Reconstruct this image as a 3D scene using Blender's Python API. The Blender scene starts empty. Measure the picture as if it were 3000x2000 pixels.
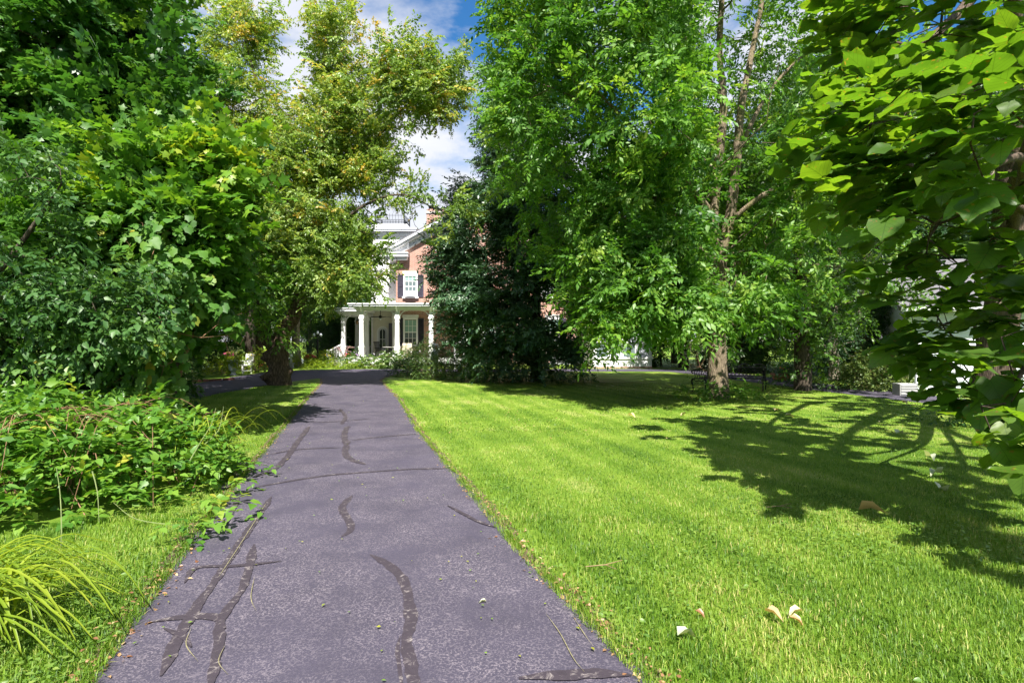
import bpy, math, random
import numpy as np
from mathutils import Vector, Matrix, noise as mnoise

# ------------------------------------------------------------------ camera, sky, sun, exposure
scene = bpy.context.scene
COL = scene.collection
F = 1667.0            # focal length in pixels of the 3000 px wide photograph (20 mm on full frame)
EYE = 1.6
cam_d = bpy.data.cameras.new('camera')
cam_d.lens = 20.0
cam_d.sensor_width = 36.0
cam_d.clip_start = 0.05
cam_d.clip_end = 6000
cam = bpy.data.objects.new('camera', cam_d)
COL.objects.link(cam)
cam.location = (0, 0, EYE)
cam.rotation_euler = (math.radians(90), 0, 0)
scene.camera = cam

SUN_EL = math.radians(54)
SUN_AZ = math.radians(178)          # compass style: clockwise from +Y; straight behind the camera
to_sun = Vector((math.sin(SUN_AZ) * math.cos(SUN_EL), math.cos(SUN_AZ) * math.cos(SUN_EL), math.sin(SUN_EL)))

world = bpy.data.worlds.new('World')
scene.world = world
world.use_nodes = True
wn, wl = world.node_tree.nodes, world.node_tree.links
wn.clear()
w_out = wn.new('ShaderNodeOutputWorld')
sky = wn.new('ShaderNodeTexSky')
sky.sky_type = 'NISHITA'
sky.sun_disc = False
sky.sun_elevation = SUN_EL
sky.sun_rotation = SUN_AZ
sky.air_density = 1.0
sky.dust_density = 0.05
sky.ozone_density = 3.0
bg_sky = wn.new('ShaderNodeBackground')
bg_sky.inputs['Strength'].default_value = 0.068
hsv = wn.new('ShaderNodeHueSaturation')
hsv.inputs['Saturation'].default_value = 1.3
wl.new(sky.outputs['Color'], hsv.inputs['Color'])
wl.new(hsv.outputs['Color'], bg_sky.inputs['Color'])
tc = wn.new('ShaderNodeTexCoord')
sep = wn.new('ShaderNodeSeparateXYZ')
wl.new(tc.outputs['Generated'], sep.inputs[0])
zz = wn.new('ShaderNodeMath'); zz.operation = 'MAXIMUM'; zz.inputs[1].default_value = 0.0
wl.new(sep.outputs['Z'], zz.inputs[0])
za = wn.new('ShaderNodeMath'); za.operation = 'ADD'; za.inputs[1].default_value = 0.22
wl.new(zz.outputs[0], za.inputs[0])
dx = wn.new('ShaderNodeMath'); dx.operation = 'DIVIDE'
dy = wn.new('ShaderNodeMath'); dy.operation = 'DIVIDE'
wl.new(sep.outputs['X'], dx.inputs[0]); wl.new(za.outputs[0], dx.inputs[1])
wl.new(sep.outputs['Y'], dy.inputs[0]); wl.new(za.outputs[0], dy.inputs[1])
comb = wn.new('ShaderNodeCombineXYZ')
wl.new(dx.outputs[0], comb.inputs[0]); wl.new(dy.outputs[0], comb.inputs[1])
cmap = wn.new('ShaderNodeMapping')
cmap.inputs['Location'].default_value = (7.48, 3.34, 1.9)
wl.new(comb.outputs[0], cmap.inputs['Vector'])
cn = wn.new('ShaderNodeTexNoise')
cn.inputs['Scale'].default_value = 1.5
cn.inputs['Detail'].default_value = 9.0
cn.inputs['Roughness'].default_value = 0.56
cn.inputs['Distortion'].default_value = 0.25
wl.new(cmap.outputs[0], cn.inputs['Vector'])
cr = wn.new('ShaderNodeValToRGB')
cr.color_ramp.elements[0].position = 0.42
cr.color_ramp.elements[0].color = (0, 0, 0, 1)
cr.color_ramp.elements[1].position = 0.53
cr.color_ramp.elements[1].color = (1, 1, 1, 1)
wl.new(cn.outputs['Fac'], cr.inputs[0])
cn2 = wn.new('ShaderNodeTexNoise')
cn2.inputs['Scale'].default_value = 2.6
cn2.inputs['Detail'].default_value = 6.0
wl.new(cmap.outputs[0], cn2.inputs['Vector'])
cc = wn.new('ShaderNodeValToRGB')
cc.color_ramp.elements[0].position = 0.35
cc.color_ramp.elements[0].color = (0.76, 0.79, 0.88, 1)
cc.color_ramp.elements[1].position = 0.62
cc.color_ramp.elements[1].color = (0.95, 0.95, 0.98, 1)
wl.new(cn2.outputs['Fac'], cc.inputs[0])
bg_cloud = wn.new('ShaderNodeBackground')
bg_cloud.inputs['Strength'].default_value = 0.41
wl.new(cc.outputs[0], bg_cloud.inputs['Color'])
wmix = wn.new('ShaderNodeMixShader')
cmul = wn.new('ShaderNodeMath'); cmul.operation = 'MULTIPLY'; cmul.inputs[1].default_value = 0.93
wl.new(cr.outputs[0], cmul.inputs[0])
wl.new(cmul.outputs[0], wmix.inputs[0])
wl.new(bg_sky.outputs[0], wmix.inputs[1])
wl.new(bg_cloud.outputs[0], wmix.inputs[2])
wl.new(wmix.outputs[0], w_out.inputs[0])

sun_d = bpy.data.lights.new('sun', 'SUN')
sun_d.energy = 5.0
sun_d.angle = math.radians(0.53)
sun_d.color = (1.0, 0.95, 0.86)
sun = bpy.data.objects.new('sun', sun_d)
COL.objects.link(sun)
sun.rotation_euler = to_sun.to_track_quat('Z', 'Y').to_euler()

vs = scene.view_settings
vs.view_transform = 'Standard'
vs.look = 'None'
vs.exposure = 1.45
vs.gamma = 1.0
scene.cycles.max_bounces = 8
scene.cycles.diffuse_bounces = 4
scene.cycles.transmission_bounces = 5
scene.cycles.transparent_max_bounces = 8
scene.cycles.glossy_bounces = 2
scene.cycles.caustics_reflective = False
scene.cycles.caustics_refractive = False
scene.cycles.use_denoising = True
scene.cycles.use_adaptive_sampling = True
scene.cycles.adaptive_threshold = 0.02
scene.cycles.sample_clamp_indirect = 6.0

# ------------------------------------------------------------------ helpers
def P(px, py, Y):
    return np.array([(px - 1500) / F * Y, Y, EYE - (py - 1000) / F * Y])
def G(px, py):
    Y = EYE * F / (py - 1000)
    return np.array([(px - 1500) / F * Y, Y, 0.0])

def smooth(a, b, x):
    t = np.clip((x - a) / (b - a), 0, 1)
    return t * t * (3 - 2 * t)

def ground_z(x, y):
    x = np.asarray(x, float); y = np.asarray(y, float)
    dip = smooth(42, 52, y) * smooth(-11, -15, x) * -1.45
    return dip

def tag(o, label=None, cat=None, group=None, kind=None):
    if label: o['label'] = label
    if cat: o['category'] = cat
    if group: o['group'] = group
    if kind: o['kind'] = kind
    return o

def empty(name, loc=(0, 0, 0), rz=0, parent=None):
    o = bpy.data.objects.new(name, None)
    o.empty_display_size = 0.2
    COL.objects.link(o)
    o.location = loc
    o.rotation_euler = (0, 0, rz)
    if parent: o.parent = parent
    return o

def obj_from(name, me, mat=None, parent=None):
    o = bpy.data.objects.new(name, me)
    COL.objects.link(o)
    if mat is not None and not me.materials: me.materials.append(mat)
    if parent: o.parent = parent
    return o

def copy_tree(o, parent=None):
    c = o.copy()
    COL.objects.link(c)
    c.parent = parent
    for ch in o.children:
        copy_tree(ch, c)
    return c

class MB:
    """collects verts / faces, builds one mesh"""
    def __init__(s):
        s.v = []; s.f = []
    def add(s, vs_, fs_):
        b = len(s.v)
        s.v += [tuple(map(float, p)) for p in vs_]
        s.f += [tuple(i + b for i in f) for f in fs_]
        return s
    def box(s, x0, x1, y0, y1, z0, z1):
        return s.add([(x0,y0,z0),(x1,y0,z0),(x1,y1,z0),(x0,y1,z0),(x0,y0,z1),(x1,y0,z1),(x1,y1,z1),(x0,y1,z1)],
              [(3,2,1,0),(4,5,6,7),(0,1,5,4),(1,2,6,5),(2,3,7,6),(3,0,4,7)])
    def bar(s, p, q, w, h=None):
        """rectangular bar between two points"""
        p = Vector(p); q = Vector(q); d = (q - p).normalized()
        ref = Vector((0,0,1)) if abs(d.z) < 0.95 else Vector((0,1,0))
        a = d.cross(ref).normalized(); b = a.cross(d).normalized()
        h = h or w
        vs_ = []
        for c in (p, q):
            for sx, sy in ((-1,-1),(1,-1),(1,1),(-1,1)):
                vs_.append(c + a * sx * w / 2 + b * sy * h / 2)
        return s.add(vs_, [(3,2,1,0),(4,5,6,7),(0,1,5,4),(1,2,6,5),(2,3,7,6),(3,0,4,7)])
    def tube(s, pts, radii, n=8, cap=True):
        pts = [Vector(p) for p in pts]
        if not hasattr(radii, '__len__'): radii = [radii] * len(pts)
        rings = []
        a = None
        for i, p in enumerate(pts):
            d = (pts[min(i+1, len(pts)-1)] - pts[max(i-1, 0)])
            if d.length < 1e-9: d = Vector((0,0,1))
            d.normalize()
            if a is None:
                ref = Vector((0,0,1)) if abs(d.z) < 0.9 else Vector((1,0,0))
                a = d.cross(ref).normalized()
            else:
                a = (a - d * a.dot(d))
                if a.length < 1e-6: a = d.orthogonal()
                a.normalize()
            b = d.cross(a)
            rings.append([p + (a * math.cos(2*math.pi*k/n) + b * math.sin(2*math.pi*k/n)) * radii[i] for k in range(n)])
        vs_ = [v for r in rings for v in r]
        fs_ = []
        for i in range(len(rings)-1):
            for k in range(n):
                fs_.append((i*n+k, i*n+(k+1)%n, (i+1)*n+(k+1)%n, (i+1)*n+k))
        if cap:
            fs_.append(tuple(range(n-1,-1,-1)))
            fs_.append(tuple((len(rings)-1)*n + k for k in range(n)))
        return s.add(vs_, fs_)
    def lathe(s, prof, c=(0,0,0), n=20):
        """prof = [(r,z)...]"""
        vs_ = []
        for r, z in prof:
            for k in range(n):
                t = 2*math.pi*k/n
                vs_.append((c[0]+r*math.cos(t), c[1]+r*math.sin(t), c[2]+z))
        fs_ = []
        for i in range(len(prof)-1):
            for k in range(n):
                fs_.append((i*n+k, i*n+(k+1)%n, (i+1)*n+(k+1)%n, (i+1)*n+k))
        fs_.append(tuple(range(n-1,-1,-1)))
        fs_.append(tuple((len(prof)-1)*n+k for k in range(n)))
        return s.add(vs_, fs_)
    def prism(s, poly, y0, y1):
        """polygon in x,z (counter-clockwise seen from -y) extruded along y"""
        n = len(poly)
        vs_ = [(x, y0, z) for x, z in poly] + [(x, y1, z) for x, z in poly]
        fs_ = [tuple(range(n)), tuple(range(2*n-1, n-1, -1))]
        for k in range(n):
            fs_.append(((k+1)%n, k, n+k, n+(k+1)%n))
        return s.add(vs_, fs_)
    def prism_x(s, poly, x0, x1):
        n = len(poly)
        vs_ = [(x0, y, z) for y, z in poly] + [(x1, y, z) for y, z in poly]
        fs_ = [tuple(range(n)), tuple(range(2*n-1, n-1, -1))]
        for k in range(n):
            fs_.append(((k+1)%n, k, n+k, n+(k+1)%n))
        return s.add(vs_, fs_)
    def ball(s, c, r, nu=8, nv=6, sq=(1,1,1)):
        prof = []
        vs_ = []; fs_ = []
        for i in range(nv+1):
            th = math.pi * i / nv
            for k in range(nu):
                ph = 2*math.pi*k/nu
                vs_.append((c[0]+r*sq[0]*math.sin(th)*math.cos(ph), c[1]+r*sq[1]*math.sin(th)*math.sin(ph), c[2]-r*sq[2]*math.cos(th)))
        for i in range(nv):
            for k in range(nu):
                fs_.append((i*nu+k, i*nu+(k+1)%nu, (i+1)*nu+(k+1)%nu, (i+1)*nu+k))
        return s.add(vs_, fs_)
    def mesh(s, name, mat=None, smooth_=False, bevel=0):
        me = bpy.data.meshes.new(name)
        me.from_pydata(s.v, [], s.f)
        if mat: me.materials.append(mat)
        if smooth_:
            me.polygons.foreach_set('use_smooth', [True]*len(me.polygons))
        me.update()
        return me
    def build(s, name, mat=None, parent=None, smooth_=False, bevel=0):
        o = obj_from(name, s.mesh(name, mat, smooth_), None, parent)
        if bevel:
            m = o.modifiers.new('bevel', 'BEVEL'); m.width = bevel; m.segments = 2; m.limit_method = 'ANGLE'
        return o

def np_mesh(name, verts, tris, mat=None, attrs=None, smooth_=False):
    me = bpy.data.meshes.new(name)
    nv, nt = len(verts), len(tris)
    me.vertices.add(nv)
    me.vertices.foreach_set('co', np.ascontiguousarray(verts, dtype=np.float32).ravel())
    me.loops.add(nt*3)
    me.loops.foreach_set('vertex_index', np.ascontiguousarray(tris, dtype=np.int32).ravel())
    me.polygons.add(nt)
    me.polygons.foreach_set('loop_start', np.arange(0, nt*3, 3, dtype=np.int32))
    me.polygons.foreach_set('loop_total', np.full(nt, 3, dtype=np.int32))
    if smooth_:
        me.polygons.foreach_set('use_smooth', np.ones(nt, dtype=bool))
    for k, a in (attrs or {}).items():
        a = np.ascontiguousarray(a, dtype=np.float32)
        if a.ndim == 1:
            at = me.attributes.new(k, 'FLOAT', 'POINT'); at.data.foreach_set('value', a)
        else:
            at = me.attributes.new(k, 'FLOAT_VECTOR', 'POINT'); at.data.foreach_set('vector', a.ravel())
    if mat: me.materials.append(mat)
    me.update()
    return me

def unit(a):
    return a / np.maximum(np.linalg.norm(a, axis=-1, keepdims=True), 1e-9)

def catmull(pts, step=0.3):
    pts = [np.asarray(p, float) for p in pts]
    pts = [2*pts[0]-pts[1]] + pts + [2*pts[-1]-pts[-2]]
    out = []
    for i in range(1, len(pts)-2):
        p0, p1, p2, p3 = pts[i-1:i+3]
        n = max(2, int(np.linalg.norm((p2-p1)[:3]) / step))
        for k in range(n):
            t = k / n
            out.append(0.5*((2*p1)+(-p0+p2)*t+(2*p0-5*p1+4*p2-p3)*t*t+(-p0+3*p1-3*p2+p3)*t**3))
    out.append(pts[-2])
    return np.array(out)

# ------------------------------------------------------------------ materials
def new_mat(name):
    m = bpy.data.materials.new(name)
    m.use_nodes = True
    nt = m.node_tree
    nt.nodes.clear()
    out = nt.nodes.new('ShaderNodeOutputMaterial')
    return m, nt.nodes, nt.links, out

def ramp(nodes, stops):
    r = nodes.new('ShaderNodeValToRGB')
    e = r.color_ramp.elements
    while len(e) < len(stops): e.new(0.5)
    for i, (p, c) in enumerate(stops):
        e[i].position = p
        e[i].color = (c[0], c[1], c[2], 1) if hasattr(c, '__len__') else (c, c, c, 1)
    return r

def noise_node(nodes, links, scale, detail=4, rough=0.55, vec=None, dist=0.0):
    n = nodes.new('ShaderNodeTexNoise')
    n.inputs['Scale'].default_value = scale
    n.inputs['Detail'].default_value = detail
    n.inputs['Roughness'].default_value = rough
    n.inputs['Distortion'].default_value = dist
    if vec is not None: links.new(vec, n.inputs['Vector'])
    return n

def objco(nodes):
    return nodes.new('ShaderNodeTexCoord').outputs['Object']
def geoco(nodes):
    return nodes.new('ShaderNodeNewGeometry').outputs['Position']

def plain_mat(name, col, rough=0.6, var=0.12, scale=6.0, metal=0.0, bump=0.0, bscale=40.0, spec=0.5, dirt=None):
    m, n, l, out = new_mat(name)
    b = n.new('ShaderNodeBsdfPrincipled')
    b.inputs['Roughness'].default_value = rough
    b.inputs['Metallic'].default_value = metal
    b.inputs['Specular IOR Level'].default_value = spec
    v = geoco(n)
    nz = noise_node(n, l, scale, 6, 0.6, v)
    lo = [c * (1 - var) for c in col]; hi = [min(1, c * (1 + var)) for c in col]
    if dirt:
        lo = dirt
    r = ramp(n, [(0.3, lo), (0.55, col), (0.75, hi)])
    l.new(nz.outputs['Fac'], r.inputs[0])
    l.new(r.outputs[0], b.inputs['Base Color'])
    if bump:
        nb = noise_node(n, l, bscale, 5, 0.6, v)
        bp = n.new('ShaderNodeBump'); bp.inputs['Strength'].default_value = bump; bp.inputs['Distance'].default_value = 0.02
        l.new(nb.outputs['Fac'], bp.inputs['Height']); l.new(bp.outputs[0], b.inputs['Normal'])
    l.new(b.outputs[0], out.inputs[0])
    return m

def leaf_mat(name, stops, trans_gain=1.6, trans=0.38, rough=0.42, spec=0.5, veins=False, tint=(1.15, 1.1, 0.5), spots=0.0):
    """leaf: colour chosen by the per-leaf attribute 'var', front gloss and light coming through"""
    m, n, l, out = new_mat(name)
    at = n.new('ShaderNodeAttribute'); at.attribute_name = 'var'
    r = ramp(n, stops)
    v = geoco(n)
    nz = noise_node(n, l, 0.9, 3, 0.5, v)
    ad = n.new('ShaderNodeMath'); ad.operation = 'MULTIPLY_ADD'
    ad.inputs[1].default_value = 0.5
    l.new(nz.outputs['Fac'], ad.inputs[0])
    ai = n.new('ShaderNodeAttribute'); ai.attribute_type = 'INSTANCER'; ai.attribute_name = 'ivar'
    a0 = n.new('ShaderNodeMath'); a0.operation = 'ADD'
    l.new(at.outputs['Fac'], a0.inputs[0]); l.new(ai.outputs['Fac'], a0.inputs[1])
    sb = n.new('ShaderNodeMath'); sb.operation = 'SUBTRACT'; sb.inputs[1].default_value = 0.25
    l.new(a0.outputs[0], sb.inputs[0])
    l.new(sb.outputs[0], ad.inputs[2])
    l.new(ad.outputs[0], r.inputs[0])
    col = r.outputs[0]
    if veins or spots:
        lc = n.new('ShaderNodeAttribute'); lc.attribute_name = 'lc'
    if veins:
        s = n.new('ShaderNodeSeparateXYZ'); l.new(lc.outputs['Vector'], s.inputs[0])
        ab = n.new('ShaderNodeMath'); ab.operation = 'ABSOLUTE'; l.new(s.outputs[1], ab.inputs[0])
        mid = n.new('ShaderNodeMath'); mid.operation = 'LESS_THAN'; mid.inputs[1].default_value = 0.011
        l.new(ab.outputs[0], mid.inputs[0])
        k = n.new('ShaderNodeMath'); k.operation = 'MULTIPLY_ADD'; k.inputs[1].default_value = -1.0
        l.new(ab.outputs[0], k.inputs[0]); l.new(s.outputs[0], k.inputs[2])
        k2 = n.new('ShaderNodeMath'); k2.operation = 'MULTIPLY'; k2.inputs[1].default_value = 6.0
        l.new(k.outputs[0], k2.inputs[0])
        fr = n.new('ShaderNodeMath'); fr.operation = 'FRACT'; l.new(k2.outputs[0], fr.inputs[0])
        sd = n.new('ShaderNodeMath'); sd.operation = 'LESS_THAN'; sd.inputs[1].default_value = 0.09
        l.new(fr.outputs[0], sd.inputs[0])
        mx = n.new('ShaderNodeMath'); mx.operation = 'MAXIMUM'
        l.new(mid.outputs[0], mx.inputs[0]); l.new(sd.outputs[0], mx.inputs[1])
        mc = n.new('ShaderNodeMix'); mc.data_type = 'RGBA'
        mf = n.new('ShaderNodeMath'); mf.operation = 'MULTIPLY'; mf.inputs[1].default_value = 0.6
        l.new(mx.outputs[0], mf.inputs[0])
        l.new(mf.outputs[0], mc.inputs[0]); l.new(col, mc.inputs[6]); mc.inputs[7].default_value = (0.035, 0.075, 0.01, 1)
        col = mc.outputs[2]
    if spots:
        ns = noise_node(n, l, 24.0, 2, 0.5, v)
        gt = n.new('ShaderNodeMath'); gt.operation = 'GREATER_THAN'; gt.inputs[1].default_value = 1 - spots
        l.new(ns.outputs['Fac'], gt.inputs[0])
        mc2 = n.new('ShaderNodeMix'); mc2.data_type = 'RGBA'
        l.new(gt.outputs[0], mc2.inputs[0]); l.new(col, mc2.inputs[6]); mc2.inputs[7].default_value = (0.16, 0.12, 0.03, 1)
        col = mc2.outputs[2]
    b = n.new('ShaderNodeBsdfPrincipled')
    b.inputs['Roughness'].default_value = rough
    b.inputs['Specular IOR Level'].default_value = spec
    l.new(col, b.inputs['Base Color'])
    tr = n.new('ShaderNodeBsdfTranslucent')
    tm = n.new('ShaderNodeMix'); tm.data_type = 'RGBA'; tm.blend_type = 'MULTIPLY'; tm.inputs[0].default_value = 1.0
    l.new(col, tm.inputs[6])
    tm.inputs[7].default_value = (tint[0]*trans_gain, tint[1]*trans_gain, tint[2]*trans_gain, 1)
    l.new(tm.outputs[2], tr.inputs['Color'])
    mix = n.new('ShaderNodeMixShader'); mix.inputs[0].default_value = trans
    l.new(b.outputs[0], mix.inputs[1]); l.new(tr.outputs[0], mix.inputs[2])
    res = mix.outputs[0]
    if spots:
        nh = noise_node(n, l, 17.0, 3, 0.6, v)
        gh = n.new('ShaderNodeMath'); gh.operation = 'GREATER_THAN'; gh.inputs[1].default_value = 0.735
        l.new(nh.outputs['Fac'], gh.inputs[0])
        hole = n.new('ShaderNodeBsdfTransparent'); mh = n.new('ShaderNodeMixShader')
        l.new(gh.outputs[0], mh.inputs[0]); l.new(res, mh.inputs[1]); l.new(hole.outputs[0], mh.inputs[2])
        res = mh.outputs[0]
    l.new(res, out.inputs[0])
    return m

def bark_mat(name, dark, light, scale=1.0, depth=0.03, moss=None):
    m, n, l, out = new_mat(name)
    b = n.new('ShaderNodeBsdfPrincipled')
    b.inputs['Roughness'].default_value = 0.9
    b.inputs['Specular IOR Level'].default_value = 0.15
    mp = n.new('ShaderNodeMapping'); mp.inputs['Scale'].default_value = (22*scale, 22*scale, 5*scale)
    l.new(geoco(n), mp.inputs['Vector'])
    nz = noise_node(n, l, 1.0, 6, 0.65, mp.outputs[0], 0.8)
    vo = n.new('ShaderNodeTexVoronoi'); vo.feature = 'DISTANCE_TO_EDGE'
    vo.inputs['Scale'].default_value = 0.9
    l.new(mp.outputs[0], vo.inputs['Vector'])
    mu = n.new('ShaderNodeMath'); mu.operation = 'MULTIPLY_ADD'; mu.inputs[1].default_value = 0.9
    l.new(vo.outputs['Distance'], mu.inputs[0]); 
    m2 = n.new('ShaderNodeMath'); m2.operation = 'MULTIPLY'; m2.inputs[1].default_value = 0.75
    l.new(nz.outputs['Fac'], m2.inputs[0]); l.new(m2.outputs[0], mu.inputs[2])
    r = ramp(n, [(0.22, dark), (0.62, light), (0.9, [c*1.25 for c in light])])
    l.new(mu.outputs[0], r.inputs[0])
    col = r.outputs[0]
    if moss:
        nm = noise_node(n, l, 1.6, 5, 0.6, geoco(n))
        rm = ramp(n, [(0.52, 0.0), (0.66, 0.7)])
        l.new(nm.outputs['Fac'], rm.inputs[0])
        mc = n.new('ShaderNodeMix'); mc.data_type = 'RGBA'
        l.new(rm.outputs[0], mc.inputs[0]); l.new(col, mc.inputs[6]); mc.inputs[7].default_value = (*moss, 1)
        col = mc.outputs[2]
    l.new(col, b.inputs['Base Color'])
    bp = n.new('ShaderNodeBump'); bp.inputs['Strength'].default_value = 0.9; bp.inputs['Distance'].default_value = depth
    l.new(mu.outputs[0], bp.inputs['Height']); l.new(bp.outputs[0], b.inputs['Normal'])
    l.new(b.outputs[0], out.inputs[0])
    return m

M = {}
# foliage (stops over the per-leaf value)
M['ash_leaf'] = leaf_mat('ash_leaf', [(0.0, (0.036, 0.105, 0.016)), (0.4, (0.092, 0.210, 0.030)), (0.75, (0.148, 0.280, 0.040)), (1.0, (0.23, 0.33, 0.05))], rough=0.46, spec=0.42, trans=0.4, tint=(1.05,1.1,.45))
M['yellow_maple_leaf'] = leaf_mat('yellow_maple_leaf', [(0.0, (0.075, 0.145, 0.026)), (0.45, (0.155, 0.250, 0.046)), (0.75, (0.245, 0.320, 0.058)), (0.93, (0.36, 0.35, 0.06)), (1.0, (0.44, 0.31, 0.06))], tint=(1.1, 1.1, 0.45))
M['linden_leaf'] = leaf_mat('linden_leaf', [(0.0, (0.022, 0.065, 0.028)), (0.55, (0.056, 0.125, 0.052)), (1.0, (0.115, 0.185, 0.078))], trans=0.22, rough=0.42, spec=0.65)
M['maple_leaf'] = leaf_mat('maple_leaf', [(0.0, (0.022, 0.085, 0.015)), (0.5, (0.060, 0.160, 0.026)), (1.0, (0.14, 0.24, 0.032))], trans=0.36)
M['sapling_leaf'] = leaf_mat('sapling_leaf', [(0.0, (0.034, 0.108, 0.012)), (0.5, (0.082, 0.195, 0.020)), (0.85, (0.155, 0.275, 0.026)), (1.0, (0.26, 0.31, 0.03))], spec=0.35)
M['vine_leaf'] = leaf_mat('vine_leaf', [(0.0, (0.036, 0.110, 0.016)), (0.5, (0.075, 0.180, 0.026)), (0.93, (0.135, 0.235, 0.034)), (1.0, (0.30, 0.27, 0.03))], rough=0.5, spec=0.3)
M['cherry_leaf'] = leaf_mat('cherry_leaf', [(0.0, (0.024, 0.076, 0.018)), (0.6, (0.056, 0.132, 0.030)), (1.0, (0.10, 0.185, 0.04))], trans=0.28, rough=0.45, spec=0.35)
M['bramble_leaf'] = leaf_mat('bramble_leaf', [(0.0, (0.038, 0.12, 0.016)), (0.5, (0.092, 0.212, 0.026)), (0.85, (0.165, 0.285, 0.034)), (1.0, (0.30, 0.31, 0.04))], spec=0.4)
M['catalpa_leaf'] = leaf_mat('catalpa_leaf', [(0.0, (0.038, 0.095, 0.016)), (0.5, (0.078, 0.155, 0.020)), (1.0, (0.13, 0.205, 0.024))], trans=0.55, trans_gain=1.65, veins=True, tint=(1.15, 1.15, 0.3), spots=0.32)
M['dark_leaf'] = leaf_mat('dark_leaf', [(0.0, (0.022, 0.068, 0.013)), (0.6, (0.050, 0.122, 0.021)), (1.0, (0.10, 0.18, 0.03))], trans=0.34)
M['wood_leaf'] = leaf_mat('wood_leaf', [(0.0, (0.038, 0.100, 0.015)), (0.6, (0.092, 0.190, 0.026)), (1.0, (0.17, 0.265, 0.036))], trans=0.4)
M['cedar_leaf'] = leaf_mat('cedar_leaf', [(0.0, (0.02, 0.06, 0.025)), (0.6, (0.04, 0.10, 0.038)), (1.0, (0.08, 0.15, 0.05))], trans=0.25)
M['rose_leaf'] = leaf_mat('rose_leaf', [(0.0, (0.035, 0.095, 0.022)), (0.6, (0.085, 0.155, 0.035)), (1.0, (0.15, 0.20, 0.05))], trans=0.28)
M['lime_leaf'] = leaf_mat('lime_leaf', [(0.0, (0.12, 0.20, 0.015)), (0.6, (0.24, 0.32, 0.02)), (1.0, (0.38, 0.40, 0.03))])
M['hosta_leaf'] = leaf_mat('hosta_leaf', [(0.0, (0.06, 0.13, 0.03)), (0.6, (0.13, 0.21, 0.06)), (1.0, (0.30, 0.36, 0.16))])
M['grass_blade'] = leaf_mat('grass_blade', [(0.0, (0.036, 0.096, 0.007)), (0.40, (0.100, 0.200, 0.013)), (0.72, (0.182, 0.292, 0.026)), (0.92, (0.28, 0.345, 0.06)), (1.0, (0.44, 0.40, 0.14))], trans=0.32, trans_gain=1.25, rough=0.5, spec=0.35, tint=(1.05,1.1,.5))
M['lily_blade'] = leaf_mat('lily_blade', [(0.0, (0.08, 0.15, 0.012)), (0.5, (0.185, 0.27, 0.02)), (0.88, (0.30, 0.35, 0.03)), (1.0, (0.34, 0.20, 0.06))], rough=0.45, spec=0.35)
M['clover_leaf'] = leaf_mat('clover_leaf', [(0.0, (0.07, 0.15, 0.03)), (0.6, (0.14, 0.24, 0.04)), (1.0, (0.22, 0.30, 0.06))])
M['dry_leaf'] = leaf_mat('dry_leaf', [(0.0, (0.20, 0.09, 0.045)), (0.5, (0.38, 0.24, 0.12)), (1.0, (0.55, 0.46, 0.28))], trans=0.2)
M['pale_leaf'] = leaf_mat('pale_leaf', [(0.0, (0.30, 0.36, 0.25)), (1.0, (0.50, 0.52, 0.38))], trans=0.2)
M['dry_twig'] = plain_mat('dry_twig', (0.22, 0.15, 0.075), 0.85, 0.3)
M['green_stem'] = plain_mat('green_stem', (0.16, 0.20, 0.07), 0.6, 0.3)
M['vine_stem'] = plain_mat('vine_stem', (0.20, 0.11, 0.055), 0.8, 0.3)
# bark
M['ash_bark'] = bark_mat('ash_bark', (0.055, 0.042, 0.030), (0.235, 0.185, 0.130), 1.5, 0.03, moss=(0.16, 0.15, 0.05))
M['old_bark'] = bark_mat('old_bark', (0.028, 0.018, 0.013), (0.150, 0.105, 0.075), 0.8, 0.05)
M['dark_bark'] = bark_mat('dark_bark', (0.022, 0.018, 0.014), (0.095, 0.075, 0.058), 1.2, 0.02)
M['pale_bark'] = bark_mat('pale_bark', (0.10, 0.08, 0.06), (0.33, 0.28, 0.22), 1.0, 0.02)
M['catalpa_bark'] = bark_mat('catalpa_bark', (0.03, 0.022, 0.018), (0.115, 0.085, 0.065), 1.3, 0.02)
# building and metal
M['white_paint'] = plain_mat('white_paint', (0.80, 0.80, 0.81), 0.5, 0.04, 3.0, bump=0.05)
M['cream_paint'] = plain_mat('cream_paint', (0.74, 0.70, 0.60), 0.55, 0.05, 3.0)
M['grey_trim'] = plain_mat('grey_trim', (0.60, 0.62, 0.68), 0.5, 0.06, 3.0)
M['shutter_paint'] = plain_mat('shutter_paint', (0.052, 0.046, 0.075), 0.5, 0.15, 5.0)
M['slate'] = plain_mat('slate', (0.13, 0.125, 0.14), 0.7, 0.25, 8.0, bump=0.3)
M['black_iron'] = plain_mat('black_iron', (0.013, 0.013, 0.016), 0.42, 0.2, 30.0, metal=0.3, bump=0.1)
M['stone_white'] = plain_mat('stone_white', (0.66, 0.66, 0.66), 0.7, 0.12, 9.0, bump=0.2)
M['stone_grey'] = plain_mat('stone_grey', (0.42, 0.41, 0.39), 0.85, 0.25, 9.0, bump=0.3)
M['urn_blue'] = plain_mat('urn_blue', (0.48, 0.52, 0.60), 0.65, 0.12, 9.0, bump=0.15)
M['terracotta'] = plain_mat('terracotta', (0.42, 0.17, 0.085), 0.8, 0.2, 9.0)
M['clay_pot'] = plain_mat('clay_pot', (0.38, 0.27, 0.19), 0.8, 0.2, 9.0)
M['siding_vinyl'] = plain_mat('siding_vinyl', (0.63, 0.66, 0.72), 0.5, 0.05, 2.0)
M['grey_box'] = plain_mat('grey_box', (0.36, 0.36, 0.35), 0.6, 0.1, 4.0)
M['wicker'] = plain_mat('wicker', (0.52, 0.46, 0.36), 0.75, 0.2, 30.0)
M['soil'] = plain_mat('soil', (0.11, 0.075, 0.045), 0.95, 0.4, 14.0, bump=0.6, bscale=60)
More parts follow.
